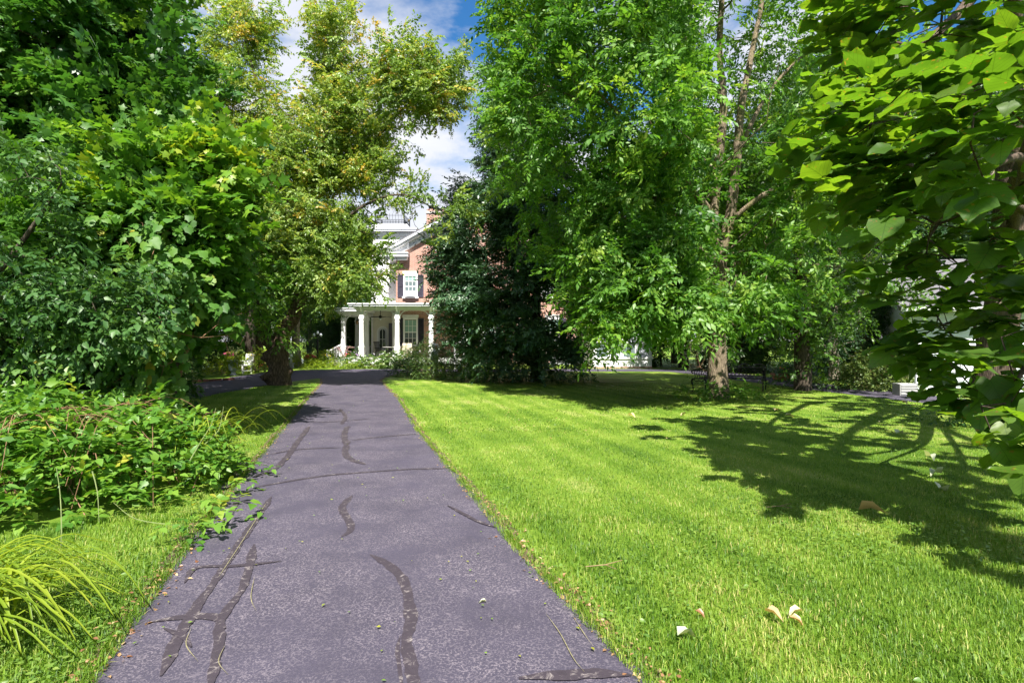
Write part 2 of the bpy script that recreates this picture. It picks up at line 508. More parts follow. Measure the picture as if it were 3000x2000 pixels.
M['brick_edge'] = plain_mat('brick_edge', (0.30, 0.12, 0.085), 0.85, 0.3, 12.0, bump=0.3)
M['shade_cloth'] = plain_mat('shade_cloth', (0.34, 0.52, 0.46), 0.8, 0.06, 2.0)
M['curtain'] = plain_mat('curtain', (0.55, 0.57, 0.62), 0.8, 0.1, 6.0)
M['rubber'] = plain_mat('rubber', (0.02, 0.02, 0.02), 0.8, 0.1)
M['car_paint'] = plain_mat('car_paint', (0.62, 0.65, 0.72), 0.25, 0.03, 2.0, metal=0.3)
M['wood_floor'] = plain_mat('wood_floor', (0.33, 0.31, 0.29), 0.6, 0.15, 6.0)
M['red_petal'] = plain_mat('red_petal', (0.42, 0.012, 0.018), 0.55, 0.3, 30.0)
M['pink_petal'] = plain_mat('pink_petal', (0.70, 0.07, 0.26), 0.55, 0.25, 30.0)
M['orange_petal'] = plain_mat('orange_petal', (0.80, 0.16, 0.02), 0.55, 0.25, 30.0)
M['yellow_petal'] = plain_mat('yellow_petal', (0.80, 0.55, 0.03), 0.55, 0.2, 30.0)
M['white_petal'] = plain_mat('white_petal', (0.72, 0.70, 0.76), 0.55, 0.1, 30.0)
M['lilac_petal'] = plain_mat('lilac_petal', (0.42, 0.22, 0.55), 0.55, 0.2, 30.0)
M['plume'] = plain_mat('plume', (0.36, 0.20, 0.20), 0.8, 0.2, 30.0)
M['amber_glass'] = plain_mat('amber_glass', (0.35, 0.20, 0.10), 0.2, 0.1)
M['lamp_glass'] = plain_mat('lamp_glass', (0.62, 0.66, 0.72), 0.12, 0.05, spec=0.8)

def glass_mat(name, col, rough=0.06):
    m, n, l, out = new_mat(name)
    b = n.new('ShaderNodeBsdfPrincipled')
    b.inputs['Base Color'].default_value = (*col, 1)
    b.inputs['Roughness'].default_value = rough
    b.inputs['Specular IOR Level'].default_value = 0.7
    nz = noise_node(n, l, 1.3, 2, 0.5, geoco(n))
    bp = n.new('ShaderNodeBump'); bp.inputs['Strength'].default_value = 0.08; bp.inputs['Distance'].default_value = 0.05
    l.new(nz.outputs['Fac'], bp.inputs['Height']); l.new(bp.outputs[0], b.inputs['Normal'])
    l.new(b.outputs[0], out.inputs[0])
    return m
M['pane_dark'] = glass_mat('pane_dark', (0.03, 0.04, 0.045))
M['pane_shade'] = glass_mat('pane_shade', (0.26, 0.42, 0.36), 0.12)
M['pane_mid'] = glass_mat('pane_mid', (0.13, 0.17, 0.18), 0.1)
M['pane_pale'] = glass_mat('pane_pale', (0.42, 0.44, 0.50), 0.12)
M['car_glass'] = glass_mat('car_glass', (0.02, 0.022, 0.03))

def brick_mat():
    m, n, l, out = new_mat('brick_wall')
    b = n.new('ShaderNodeBsdfPrincipled'); b.inputs['Roughness'].default_value = 0.88
    b.inputs['Specular IOR Level'].default_value = 0.2
    g = geoco(n)
    s = n.new('ShaderNodeSeparateXYZ'); l.new(g, s.inputs[0])
    ad = n.new('ShaderNodeMath'); ad.operation = 'ADD'; l.new(s.outputs[0], ad.inputs[0]); l.new(s.outputs[1], ad.inputs[1])
    c = n.new('ShaderNodeCombineXYZ'); l.new(ad.outputs[0], c.inputs[0]); l.new(s.outputs[2], c.inputs[1])
    br = n.new('ShaderNodeTexBrick')
    br.inputs['Scale'].default_value = 1.0
    br.inputs['Brick Width'].default_value = 0.225
    br.inputs['Row Height'].default_value = 0.078
    br.inputs['Mortar Size'].default_value = 0.011
    br.inputs['Mortar Smooth'].default_value = 0.1
    br.inputs['Color1'].default_value = (0.40, 0.185, 0.130, 1)
    br.inputs['Color2'].default_value = (0.29, 0.120, 0.085, 1)
    br.inputs['Mortar'].default_value = (0.52, 0.46, 0.42, 1)
    l.new(c.outputs[0], br.inputs['Vector'])
    nz = noise_node(n, l, 0.7, 5, 0.6, g)
    r = ramp(n, [(0.3, (0.78, 0.78, 0.8)), (0.7, (1.2, 1.12, 1.08))])
    l.new(nz.outputs['Fac'], r.inputs[0])
    mx = n.new('ShaderNodeMix'); mx.data_type = 'RGBA'; mx.blend_type = 'MULTIPLY'; mx.inputs[0].default_value = 1
    l.new(br.outputs['Color'], mx.inputs[6]); l.new(r.outputs[0], mx.inputs[7])
    l.new(mx.outputs[2], b.inputs['Base Color'])
    bp = n.new('ShaderNodeBump'); bp.inputs['Strength'].default_value = 0.6; bp.inputs['Distance'].default_value = 0.01; bp.invert = True
    l.new(br.outputs['Fac'], bp.inputs['Height']); l.new(bp.outputs[0], b.inputs['Normal'])
    l.new(b.outputs[0], out.inputs[0])
    return m
M['brick'] = brick_mat()

def lawn_mat():
    m, n, l, out = new_mat('lawn')
    b = n.new('ShaderNodeBsdfPrincipled'); b.inputs['Roughness'].default_value = 0.8
    b.inputs['Specular IOR Level'].default_value = 0.2
    g = geoco(n)
    fine = noise_node(n, l, 38.0, 5, 0.75, g)
    big = noise_node(n, l, 0.45, 5, 0.6, g)
    mp = n.new('ShaderNodeMapping'); mp.inputs['Rotation'].default_value = (0, 0, math.radians(-16.5))
    l.new(g, mp.inputs['Vector'])
    wv = n.new('ShaderNodeTexWave'); wv.inputs['Scale'].default_value = 0.55; wv.inputs['Distortion'].default_value = 1.2
    wv.inputs['Detail'].default_value = 1.0
    l.new(mp.outputs[0], wv.inputs['Vector'])
    a1 = n.new('ShaderNodeMath'); a1.operation = 'MULTIPLY_ADD'; a1.inputs[1].default_value = 0.14
    l.new(wv.outputs['Fac'], a1.inputs[0]); l.new(big.outputs['Fac'], a1.inputs[2])
    a2 = n.new('ShaderNodeMath'); a2.operation = 'MULTIPLY_ADD'; a2.inputs[1].default_value = 0.55
    l.new(fine.outputs['Fac'], a2.inputs[0]); l.new(a1.outputs[0], a2.inputs[2])
    r = ramp(n, [(0.5, (0.032, 0.078, 0.007)), (0.74, (0.098, 0.182, 0.013)), (0.95, (0.180, 0.270, 0.030)), (1.0, (0.25, 0.30, 0.07))])
    l.new(a2.outputs[0], r.inputs[0])
    # thatch and bare spots
    th = noise_node(n, l, 1.1, 6, 0.7, g)
    tr_ = ramp(n, [(0.62, 0.0), (0.74, 0.55)])
    l.new(th.outputs['Fac'], tr_.inputs[0])
    mc = n.new('ShaderNodeMix'); mc.data_type = 'RGBA'
    l.new(tr_.outputs[0], mc.inputs[0]); l.new(r.outputs[0], mc.inputs[6]); mc.inputs[7].default_value = (0.23, 0.20, 0.07, 1)
    l.new(mc.outputs[2], b.inputs['Base Color'])
    bp = n.new('ShaderNodeBump'); bp.inputs['Strength'].default_value = 0.8; bp.inputs['Distance'].default_value = 0.04
    l.new(fine.outputs['Fac'], bp.inputs['Height']); l.new(bp.outputs[0], b.inputs['Normal'])
    l.new(b.outputs[0], out.inputs[0])
    return m
M['lawn'] = lawn_mat()

def asphalt_mat(name, worn=1.0, base=(0.049, 0.043, 0.066)):
    m, n, l, out = new_mat(name)
    b = n.new('ShaderNodeBsdfPrincipled'); b.inputs['Roughness'].default_value = 0.82
    b.inputs['Specular IOR Level'].default_value = 0.35
    g = geoco(n)
    grit = noise_node(n, l, 160.0, 3, 0.7, g)
    mid = noise_node(n, l, 1.3, 5, 0.6, g)
    r1 = ramp(n, [(0.32, [c*0.72 for c in base]), (0.55, base), (0.75, [c*1.28 for c in base])])
    a = n.new('ShaderNodeMath'); a.operation = 'MULTIPLY_ADD'; a.inputs[1].default_value = 0.5
    l.new(grit.outputs['Fac'], a.inputs[0])
    h = n.new('ShaderNodeMath'); h.operation = 'MULTIPLY'; h.inputs[1].default_value = 0.5
    l.new(mid.outputs['Fac'], h.inputs[0]); l.new(h.outputs[0], a.inputs[2])
    l.new(a.outputs[0], r1.inputs[0])
    # sealcoat flaked away in a fine crazed net
    nd = noise_node(n, l, 34.0, 6, 0.72, g, 1.5)
    vr = n.new('ShaderNodeTexVoronoi'); vr.feature = 'DISTANCE_TO_EDGE'; vr.inputs['Scale'].default_value = 30.0
    wd = noise_node(n, l, 14.0, 3, 0.6, g)
    va = n.new('ShaderNodeVectorMath'); va.operation = 'MULTIPLY_ADD'; va.inputs[1].default_value = (0.10, 0.10, 0.0)
    l.new(wd.outputs['Color'], va.inputs[0]); l.new(g, va.inputs[2]); l.new(va.outputs[0], vr.inputs['Vector'])
    ve = ramp(n, [(0.0, 1.0), (0.15, 0.0)])
    l.new(vr.outputs['Distance'], ve.inputs[0])
    fl = ramp(n, [(0.47, 0.0), (0.56, 1.0)])
    l.new(nd.outputs['Fac'], fl.inputs[0])
    patch = noise_node(n, l, 1.7, 4, 0.65, g)
    pr = ramp(n, [(0.36, 0.15), (0.60, 1.0)])
    l.new(patch.outputs['Fac'], pr.inputs[0])
    mu = n.new('ShaderNodeMath'); mu.operation = 'MULTIPLY'
    l.new(ve.outputs[0], mu.inputs[0]); l.new(fl.outputs[0], mu.inputs[1])
    speck = noise_node(n, l, 75.0, 3, 0.6, g)
    sr = ramp(n, [(0.55, 0.0), (0.62, 0.8)])
    l.new(speck.outputs['Fac'], sr.inputs[0])
    mxx = n.new('ShaderNodeMath'); mxx.operation = 'MAXIMUM'
    l.new(mu.outputs[0], mxx.inputs[0]); l.new(sr.outputs[0], mxx.inputs[1])
    mp_ = n.new('ShaderNodeMath'); mp_.operation = 'MULTIPLY'
    l.new(mxx.outputs[0], mp_.inputs[0]); l.new(pr.outputs[0], mp_.inputs[1])
    mw = n.new('ShaderNodeMath'); mw.operation = 'MULTIPLY'; mw.inputs[1].default_value = worn
    l.new(mp_.outputs[0], mw.inputs[0])
    mc = n.new('ShaderNodeMix'); mc.data_type = 'RGBA'
    l.new(mw.outputs[0], mc.inputs[0]); l.new(r1.outputs[0], mc.inputs[6]); mc.inputs[7].default_value = (0.25, 0.215, 0.24, 1)
    l.new(mc.outputs[2], b.inputs['Base Color'])
    bp = n.new('ShaderNodeBump'); bp.inputs['Strength'].default_value = 0.5; bp.inputs['Distance'].default_value = 0.006
    l.new(grit.outputs['Fac'], bp.inputs['Height']); l.new(bp.outputs[0], b.inputs['Normal'])
    l.new(b.outputs[0], out.inputs[0])
    return m
M['asphalt'] = asphalt_mat('asphalt', 0.66)
M['asphalt_new'] = asphalt_mat('asphalt_new', 0.35, (0.052, 0.046, 0.070))
def tar_mat():
    m, n, l, out = new_mat('tar')
    b = n.new('ShaderNodeBsdfPrincipled'); b.inputs['Roughness'].default_value = 0.7
    g = geoco(n)
    nd = noise_node(n, l, 17.0, 6, 0.7, g, 1.0)
    r = ramp(n, [(0.3, (0.026, 0.019, 0.027)), (0.55, (0.036, 0.027, 0.037)), (0.63, (0.14, 0.12, 0.12)), (0.7, (0.27, 0.24, 0.23))])
    l.new(nd.outputs['Fac'], r.inputs[0]); l.new(r.outputs[0], b.inputs['Base Color'])
    gr = noise_node(n, l, 150.0, 3, 0.7, g)
    bp = n.new('ShaderNodeBump'); bp.inputs['Strength'].default_value = 0.3; bp.inputs['Distance'].default_value = 0.005
    l.new(gr.outputs['Fac'], bp.inputs['Height']); l.new(bp.outputs[0], b.inputs['Normal'])
    l.new(b.outputs[0], out.inputs[0])
    return m
M['tar'] = tar_mat()
M['crack_moss'] = plain_mat('crack_moss', (0.20, 0.18, 0.10), 0.95, 0.5, 30.0)

# ------------------------------------------------------------------ ground, drives
rng = np.random.default_rng(11)
gx = np.concatenate([-np.geomspace(2500, 62, 14), np.linspace(-60, 60, 61), np.geomspace(62, 2500, 14)])
gy = np.concatenate([-np.geomspace(2500, 42, 12), np.linspace(-40, 80, 61), np.geomspace(82, 2500, 14)])
XX, YY = np.meshgrid(gx, gy, indexing='ij')
vv = np.stack([XX, YY, ground_z(XX, YY)], -1).reshape(-1, 3)
nx_, ny_ = len(gx), len(gy)
ii, jj = np.meshgrid(np.arange(nx_-1), np.arange(ny_-1), indexing='ij')
q = np.stack([ii*ny_+jj, (ii+1)*ny_+jj, (ii+1)*ny_+jj+1, ii*ny_+jj+1], -1).reshape(-1, 4)
tri = np.concatenate([q[:, [0,1,2]], q[:, [0,2,3]]])
ground = obj_from('ground', np_mesh('ground', vv, tri, M['lawn']))
tag(ground, kind='structure')

R_EDGE = np.array([(3.3,-6),(1.2,0.8),(0.64,2.67),(0.047,4.35),(-0.40,5.87),(-1.68,10.14),(-3.05,15.4),(-4.6,20.5),(-5.6,24),(-5.7,27),(-5.5,30)])
L_EDGE = np.array([(0.7,-6),(-1.35,0.8),(-2.06,2.88),(-2.51,4.39),(-3.33,7.3),(-5.39,14.8),(-6.4,18.6),(-7.3,22),(-8.0,24),(-9.0,26.5),(-9.6,30)])
LOOP = np.array([(-9.8,6,1.2),(-10.1,14,1.3),(-10.2,18,1.25),(-10.4,22,1.6),(-10.3,26,2.3),(-9.3,29.6,3.0),(-6,31.2,1.7),(-1,31.4,1.5),(5,31.7,1.5),
                 (9,31,1.4),(10.2,27,1.2),(10.5,22.5,1.1),(11.1,18,1.05),(11.8,14.5,1.05),(13,9,1.1),(14,2,1.1)])
LOOPC = catmull(LOOP, 0.35)

def edge_noise(y, seed, amp=0.04):
    return np.array([amp*(mnoise.noise((seed, float(t)*1.3, 0)) + 0.6*mnoise.noise((seed, float(t)*5.1, 3)) + 0.5*mnoise.noise((seed, float(t)*14.0, 7))) for t in np.atleast_1d(y)])

def drive_edges(y):
    return np.interp(y, L_EDGE[:,1], L_EDGE[:,0]), np.interp(y, R_EDGE[:,1], R_EDGE[:,0])

def on_asphalt(x, y, m=0.0):
    l_, r_ = drive_edges(y)
    a = (x > l_ - m) & (x < r_ + m) & (y < 30)
    d = np.full(len(x), 99.0)
    for k in range(0, len(LOOPC), 3):
        c = LOOPC[k]
        d = np.minimum(d, np.hypot(x-c[0], y-c[1]) - c[2])
    return a | (d < m)

ys = np.concatenate([np.arange(-6, 2, 0.25), np.arange(2, 8, 0.04), np.arange(8, 16, 0.1), np.arange(16, 30.01, 0.2)])
def strip(le, re, z, cols=7):
    vs_ = []
    for (l_, r_, y) in zip(le, re, ys):
        for k in range(cols):
            t = k/(cols-1)
            vs_.append((l_*(1-t)+r_*t, y, z))
    n = len(ys); fs = []
    for i in range(n-1):
        for k in range(cols-1):
            a = i*cols+k
            fs += [(a, a+1, a+cols+1), (a, a+cols+1, a+cols)]
    return np.array(vs_), np.array(fs)
le, re = drive_edges(ys)
le_n = le + edge_noise(ys, 3.1, .06); re_n = re + edge_noise(ys, 8.7, .06)
v_, f_ = strip(le_n - 0.10 + edge_noise(ys, 21, .05), re_n + 0.10 + edge_noise(ys, 33, .05), 0.004, 3)
verge = obj_from('verge_soil', np_mesh('verge_soil', v_, f_, M['soil'])); tag(verge, kind='structure')
v_, f_ = strip(le_n, re_n, 0.014)
driveway = obj_from('driveway', np_mesh('driveway', v_, f_, M['asphalt'])); tag(driveway, kind='structure')

# loop drive in front of the house
tang = np.gradient(LOOPC[:, :2], axis=0); tang = unit(tang)
nrm = np.stack([-tang[:,1], tang[:,0]], -1)
en = edge_noise(np.arange(len(LOOPC))*0.35, 5.5, 0.07)
en2 = edge_noise(np.arange(len(LOOPC))*0.35, 15.5, 0.07)
A_ = LOOPC[:, :2] + nrm*(LOOPC[:, 2]+en)[:, None]; B_ = LOOPC[:, :2] - nrm*(LOOPC[:, 2]+en2)[:, None]
vs_ = []; fs_ = []
for i in range(len(LOOPC)):
    vs_ += [(A_[i,0], A_[i,1], 0.009), (LOOPC[i,0], LOOPC[i,1], 0.009), (B_[i,0], B_[i,1], 0.009)]
    if i:
        a = (i-1)*3; b_ = i*3
        fs_ += [(a, b_, b_+1), (a, b_+1, a+1), (a+1, b_+1, b_+2), (a+1, b_+2, a+2)]
loop = obj_from('loop_driveway', np_mesh('loop_driveway', np.array(vs_), np.array(fs_), M['asphalt_new'])); tag(loop, kind='structure')

# tar strips over the cracks
def tar(pts, w, name='tar_strip', mat='tar', z=0.0185, seed=0):
    w = w*.8
    c = catmull([G(*p)[:2] for p in pts], 0.03)
    t = unit(np.gradient(c, axis=0)); n2 = np.stack([-t[:,1], t[:,0]], -1)
    k = np.arange(len(c))
    w_ = w*0.5*(np.minimum(1, np.minimum(k+1, len(c)-k)/6.0))
    e1 = w_*(1+0.9*edge_noise(k*0.12, seed+.3, .45)); e2 = w_*(1+0.9*edge_noise(k*0.12, seed+9.3, .45))
    a = c+n2*e1[:,None]; b = c-n2*e2[:,None]
    vs_ = np.zeros((len(c)*2, 3)); vs_[0::2,:2] = a; vs_[1::2,:2] = b; vs_[:,2] = z
    i = np.arange(len(c)-1)*2
    f = np.concatenate([np.stack([i, i+1, i+3], -1), np.stack([i, i+3, i+2], -1)])
    return obj_from(name, np_mesh(name, vs_, f, M[mat]), None, driveway)
TARS = [([(1085,1630),(1135,1660),(1178,1700),(1196,1760),(1203,1820),(1190,1900),(1205,1960),(1222,2060)], .085),
        ([(1172,1870),(1165,1920),(1180,2040)], .03),
        ([(1032,1455),(1003,1490),(1022,1530),(1027,1558),(1000,1578)], .085),
        ([(1020,1250),(1008,1275),(1015,1300),(1012,1330),(1030,1350),(1072,1364)], .12),
        ([(995,1200),(1012,1222),(1000,1245)], .10),
        ([(1330,1375),(1200,1378),(1080,1386),(960,1396),(830,1416),(745,1432)], .07),
        ([(1225,1273),(1100,1284),(1030,1292)], .07),([(1000,1314),(880,1319),(790,1334)], .06),
        ([(1090,1228),(1000,1236),(900,1240)], .05),
        ([(795,1460),(760,1512),(712,1582),(649,1680),(574,1789),(517,1892),(470,1990)], .075),
        ([(745,1600),(728,1670),(711,1731),(648,1823),(640,1903),(612,2030)], .07),
        ([(430,1832),(545,1815),(631,1817),(660,1850)], .08),
        ([(540,1715),(575,1670),(690,1664),(825,1650)], .055),
        ([(905,1252),(870,1300),(838,1345),(800,1380),(740,1402)], .10),
        ([(1850,1988),(1700,1984),(1520,1998)], .10),
        ([(1310,1485),(1400,1532),(1455,1552)], .05),
        ([(700,1460),(680,1500),(650,1545),(560,1570)], .06),
        ([(560,1905),(530,1870),(480,1850)], .06),
        ([(720,1350),(690,1400),(650,1440)], .12)]
for i, (pp, w) in enumerate(TARS):
    tar(pp, w, seed=i*1.7, z=0.0170+0.0003*i)
for i, pp in enumerate([[(1600,1808),(1642,1868),(1680,1940),(1712,1980)], [(1675,1810),(1720,1880),(1740,1905)], [(745,1700),(735,1760),(750,1800)],
                        [(560,1850),(545,1900),(580,1950)], [(660,1900),(640,1950),(668,1990)], [(780,1480),(700,1608),(640,1700)]]):
    tar(pp, .006, 'crack', 'crack_moss', 0.0235+0.0003*i, seed=50+i)

# ------------------------------------------------------------------ leaf engine
def tpl(verts, tris):
    return np.array(verts, float), np.array(tris, int)
T_OVAL2 = tpl([(0,0,0),(.45,.30,.06),(1,0,-.08),(.45,-.30,.06)], [(0,3,2),(0,2,1)])
T_LANCE = tpl([(0,0,0),(.42,.23,.05),(.5,0,0),(.42,-.23,.05),(1,0,-.10)], [(0,3,2),(3,4,2),(0,2,1),(2,4,1)])
T_OVATE = tpl([(0,0,0),(.28,.30,.05),(.66,.20,.03),(.5,0,-.01),(.28,-.30,.05),(.66,-.20,.03),(1,0,-.13)],
              [(0,4,3),(4,5,3),(5,6,3),(0,3,1),(3,2,1),(3,6,2)])
_mp = [(0,0),(.02,-.34),(.30,-.30),(.58,-.56),(.60,-.22),(1.0,0),(.60,.22),(.58,.56),(.30,.30),(.02,.34)]
T_MAPLE = tpl([(x, y, -.10*abs(y)-.10*max(0,x-.5)) for x, y in _mp]+[(.32,0,.03)], [(10,k,(k+1)%10) for k in range(10)])
_mp2 = [(0,0),(.1,-.36),(.58,-.52),(.55,-.2),(1,0),(.55,.2),(.58,.52),(.1,.36)]
T_MAPLE8 = tpl([(x, y, -.12*abs(y)) for x, y in _mp2]+[(.35,0,.04)], [(8,k,(k+1)%8) for k in range(8)])
_gp = [(.06,0),(-.10,-.22),(.12,-.50),(.38,-.44),(.60,-.42),(.72,-.2),(1.0,0),(.72,.2),(.60,.42),(.38,.44),(.12,.50),(-.10,.22)]
T_GRAPE = tpl([(x, y, -.12*abs(y)+.02*math.sin(9*x)) for x, y in _gp]+[(.35,0,.03)], [(12,k,(k+1)%12) for k in range(12)])
def catalpa_tpl(seed):
    r = random.Random(seed)
    xs = [-.06, .10, .30, .52, .74, .90, 1.0]
    ws = [.20, .42, .46, .38, .22, .08, .0]
    cup = r.uniform(.02, .16); dr = r.uniform(.04, .26); tw = r.uniform(-.25, .25)
    vs_ = []; cols = 5
    for x, w in zip(xs, ws):
        w *= r.uniform(.9, 1.1)
        for k in range(cols):
            t = (k-2)/2
            y = w*t
            xx = x + (0.0 if x > 0 else (.06 if abs(t) < .3 else -.05))
            z = cup*abs(y)*1.2 - dr*max(0, x)**2*.5 + tw*y*x + r.uniform(-.018, .018)*(1 if abs(t) > .6 else .4)
            z += .05*math.sin(x*9+seed*2)*abs(t)**1.5 + .03*math.sin(x*17+t*3+seed)*abs(t)
            vs_.append((xx, y, z))
    fs_ = []
    for i in range(len(xs)-1):
        for k in range(cols-1):
            a = i*cols+k
            fs_.append((a, a+cols, a+1))
            fs_.append((a+1, a+cols, a+cols+1))
    return tpl(vs_, fs_)
T_CAT = [catalpa_tpl(k) for k in range(6)]
T_LEAFLET3 = None

def frames(T, N):
    T = unit(T)
    N = N - T*np.sum(N*T, -1, keepdims=True)
    N = unit(N)
    B = np.cross(N, T)
    return T, B, N

def leaf_geo(pos, T, N, size, var, template, lc=False):
    """arrays of leaves -> verts, tris, var"""
    V, TR = template
    T, B, N = frames(T, N)
    s = size[:, None, None]
    out = pos[:, None, :] + s*(V[None,:,0,None]*T[:,None,:] + V[None,:,1,None]*B[:,None,:] + V[None,:,2,None]*N[:,None,:])
    n, k = len(pos), len(V)
    tris = (TR[None] + (np.arange(n)*k)[:,None,None]).reshape(-1, 3)
    d = {'var': np.repeat(np.clip(var, 0, 1), k)}
    if lc: d['lc'] = np.tile(V, (n, 1))
    return out.reshape(-1, 3), tris, d

def merge_geo(parts):
    vs_, ts_, ats = [], [], {}
    b = 0
    for v, t, a in parts:
        vs_.append(v); ts_.append(t + b); b += len(v)
        for k in a: ats.setdefault(k, []).append(a[k])
    return np.concatenate(vs_), np.concatenate(ts_), {k: np.concatenate(x) for k, x in ats.items()}

def crown(name, leaves, template, mat, parent, loc, lc=False, kind='stuff'):
    pos, T, N, size, var = leaves
    if isinstance(template, list):
        parts = []
        for k, tp in enumerate(template):
            m = np.arange(len(pos)) % len(template) == k
            if m.any(): parts.append(leaf_geo(pos[m]-np.array(loc), T[m], N[m], size[m], var[m], tp, lc))
        v, t, a = merge_geo(parts)
    else:
        v, t, a = leaf_geo(pos-np.array(loc), T, N, size, var, template, lc)
    o = obj_from(name, np_mesh(name, v, t, M[mat], a), None, parent)
    if kind: o['kind'] = kind
    return o

def leaf_objects(leaves, idx, template, mat, parent, loc, name='leaf', nvar=6, lc=False):
    """the chosen leaves as objects that share a few meshes"""
    pos, T, N, size, var = [a[idx] for a in leaves]
    T, B, N = frames(T, N)
    tps = template if isinstance(template, list) else [template]
    cache = {}
    for i in range(len(pos)):
        ti = i % len(tps); vb = int(np.clip(var[i]*nvar, 0, nvar-1))
        if (ti, vb) not in cache:
            V, TR = tps[ti]
            at = {'var': np.full(len(V), (vb+.5)/nvar)}
            if lc: at['lc'] = V
            cache[(ti, vb)] = np_mesh(name, V, TR, M[mat], at, smooth_=lc)
        o = bpy.data.objects.new(name, cache[(ti, vb)])
        COL.objects.link(o)
        o.parent = parent
        s = float(size[i]); p = pos[i]-np.array(loc)
        o.matrix_local = Matrix(((T[i,0]*s, B[i,0]*s, N[i,0]*s, p[0]), (T[i,1]*s, B[i,1]*s, N[i,1]*s, p[1]), (T[i,2]*s, B[i,2]*s, N[i,2]*s, p[2]), (0,0,0,1)))

def project(p):
    y = np.maximum(p[:,1], .01)
    return 1500 + p[:,0]/y*F, 1000 - (p[:,2]-EYE)/y*F

def split_near(leaves, n, rng, jitter=0.25):
    pos = leaves[0]
    px, py = project(pos)
    vis = (px > 0) & (px < 3000) & (py > 0) & (py < 2000) & (pos[:,1] > .5)
    d = np.linalg.norm(pos-np.array([0,0,EYE]), axis=1)/np.maximum(leaves[3], .01)
    d = d*(1+jitter*rng.random(len(d)))
    d[~vis] = 1e9
    order = np.argsort(d)
    near = order[:n]
    near = near[d[near] < 1e8]
    m = np.ones(len(pos), bool); m[near] = False
    return near, m

def ellipsoids(specs, rng, shell=0.55):
    """specs: (center, radii, count) -> points, outward directions"""
    ps, ds = [], []
    for c, r, n in specs:
        d = unit(rng.normal(size=(n, 3)))
        u = rng.random(n)**(1/3.0*(1-shell))
        p = d*u[:,None]*np.array(r)
        ps.append(p+np.array(c)); ds.append(unit(p/np.array(r)**1.3 + 1e-6))
    return np.concatenate(ps), np.concatenate(ds)

def thin(p, d, thr, scale, seed, rng):
    """open gaps: drop points where a noise field is low"""
    k = np.array([mnoise.noise((float(a)*scale+seed, float(b)*scale, float(c)*scale)) for a, b, c in p])
    m = k > thr + 0.08*rng.normal(size=len(k))
    return p[m], d[m]

UP = np.array([0,0,1.0])
def sprays(p, d, rng, n_spray=4, n_leaf=6, length=.3, spread=.25, leaf=.10, angle=50, droop=.35, outw=.8, rand=.7, lift=.1,
           var0=.45, vclump=.16, vspray=.12, vleaf=.10, tilt=.35, size_j=.22, opposite=False, hang=0.0, vert=None):
    """leafy shoots around each point; returns pos,T,N,size,var"""
    n = len(p)
    P_ = np.repeat(p, n_spray, 0); D_ = np.repeat(d, n_spray, 0)
    m = len(P_)
    o = P_ + rng.normal(size=(m,3))*spread
    dr = unit(D_*outw + rng.normal(size=(m,3))*rand + UP*lift)
    L = length*(0.7+0.6*rng.random(m))
    vc = np.repeat(rng.normal(size=n)*vclump, n_spray) + rng.normal(size=m)*vspray
    pos, T, N, S, Vv = [], [], [], [], []
    side = unit(np.cross(dr, UP)+1e-6)
    for j in range(n_leaf):
        t = (j+0.6)/n_leaf
        if opposite: t = (j//2*2+1.2)/n_leaf
        tang = unit(dr - UP*droop*2*t)
        q_ = o + dr*(L*t)[:,None] - UP*(droop*L*t*t)[:,None]
        last = j == n_leaf-1
        sgn = 0 if last else (1 if j % 2 else -1)
        a = math.radians(angle*(0.75+0.35*rng.random()))
        rot = rng.normal(size=(m,1))*.25
        ld = tang*math.cos(a) + side*sgn*math.sin(a) if sgn else tang
        ld = ld + UP*rot*.4 + rng.normal(size=(m,3))*.15 - UP*hang
        nn = UP[None] + rng.normal(size=(m,3))*tilt
        pos.append(q_); T.append(ld); N.append(nn)
        S.append(leaf*(1+size_j*rng.normal(size=m)).clip(.45, 1.7)); Vv.append(var0+vc+rng.normal(size=m)*vleaf)
    pos = np.concatenate(pos); Vv = np.concatenate(Vv)
    if vert is not None:
        Vv = Vv + vert(pos)
    return [pos, np.concatenate(T), np.concatenate(N), np.concatenate(S), Vv]

def sub(leaves, m):
    return [a[m] for a in leaves]
def join(*ls):
    return [np.concatenate([l_[k] for l_ in ls]) for k in range(5)]

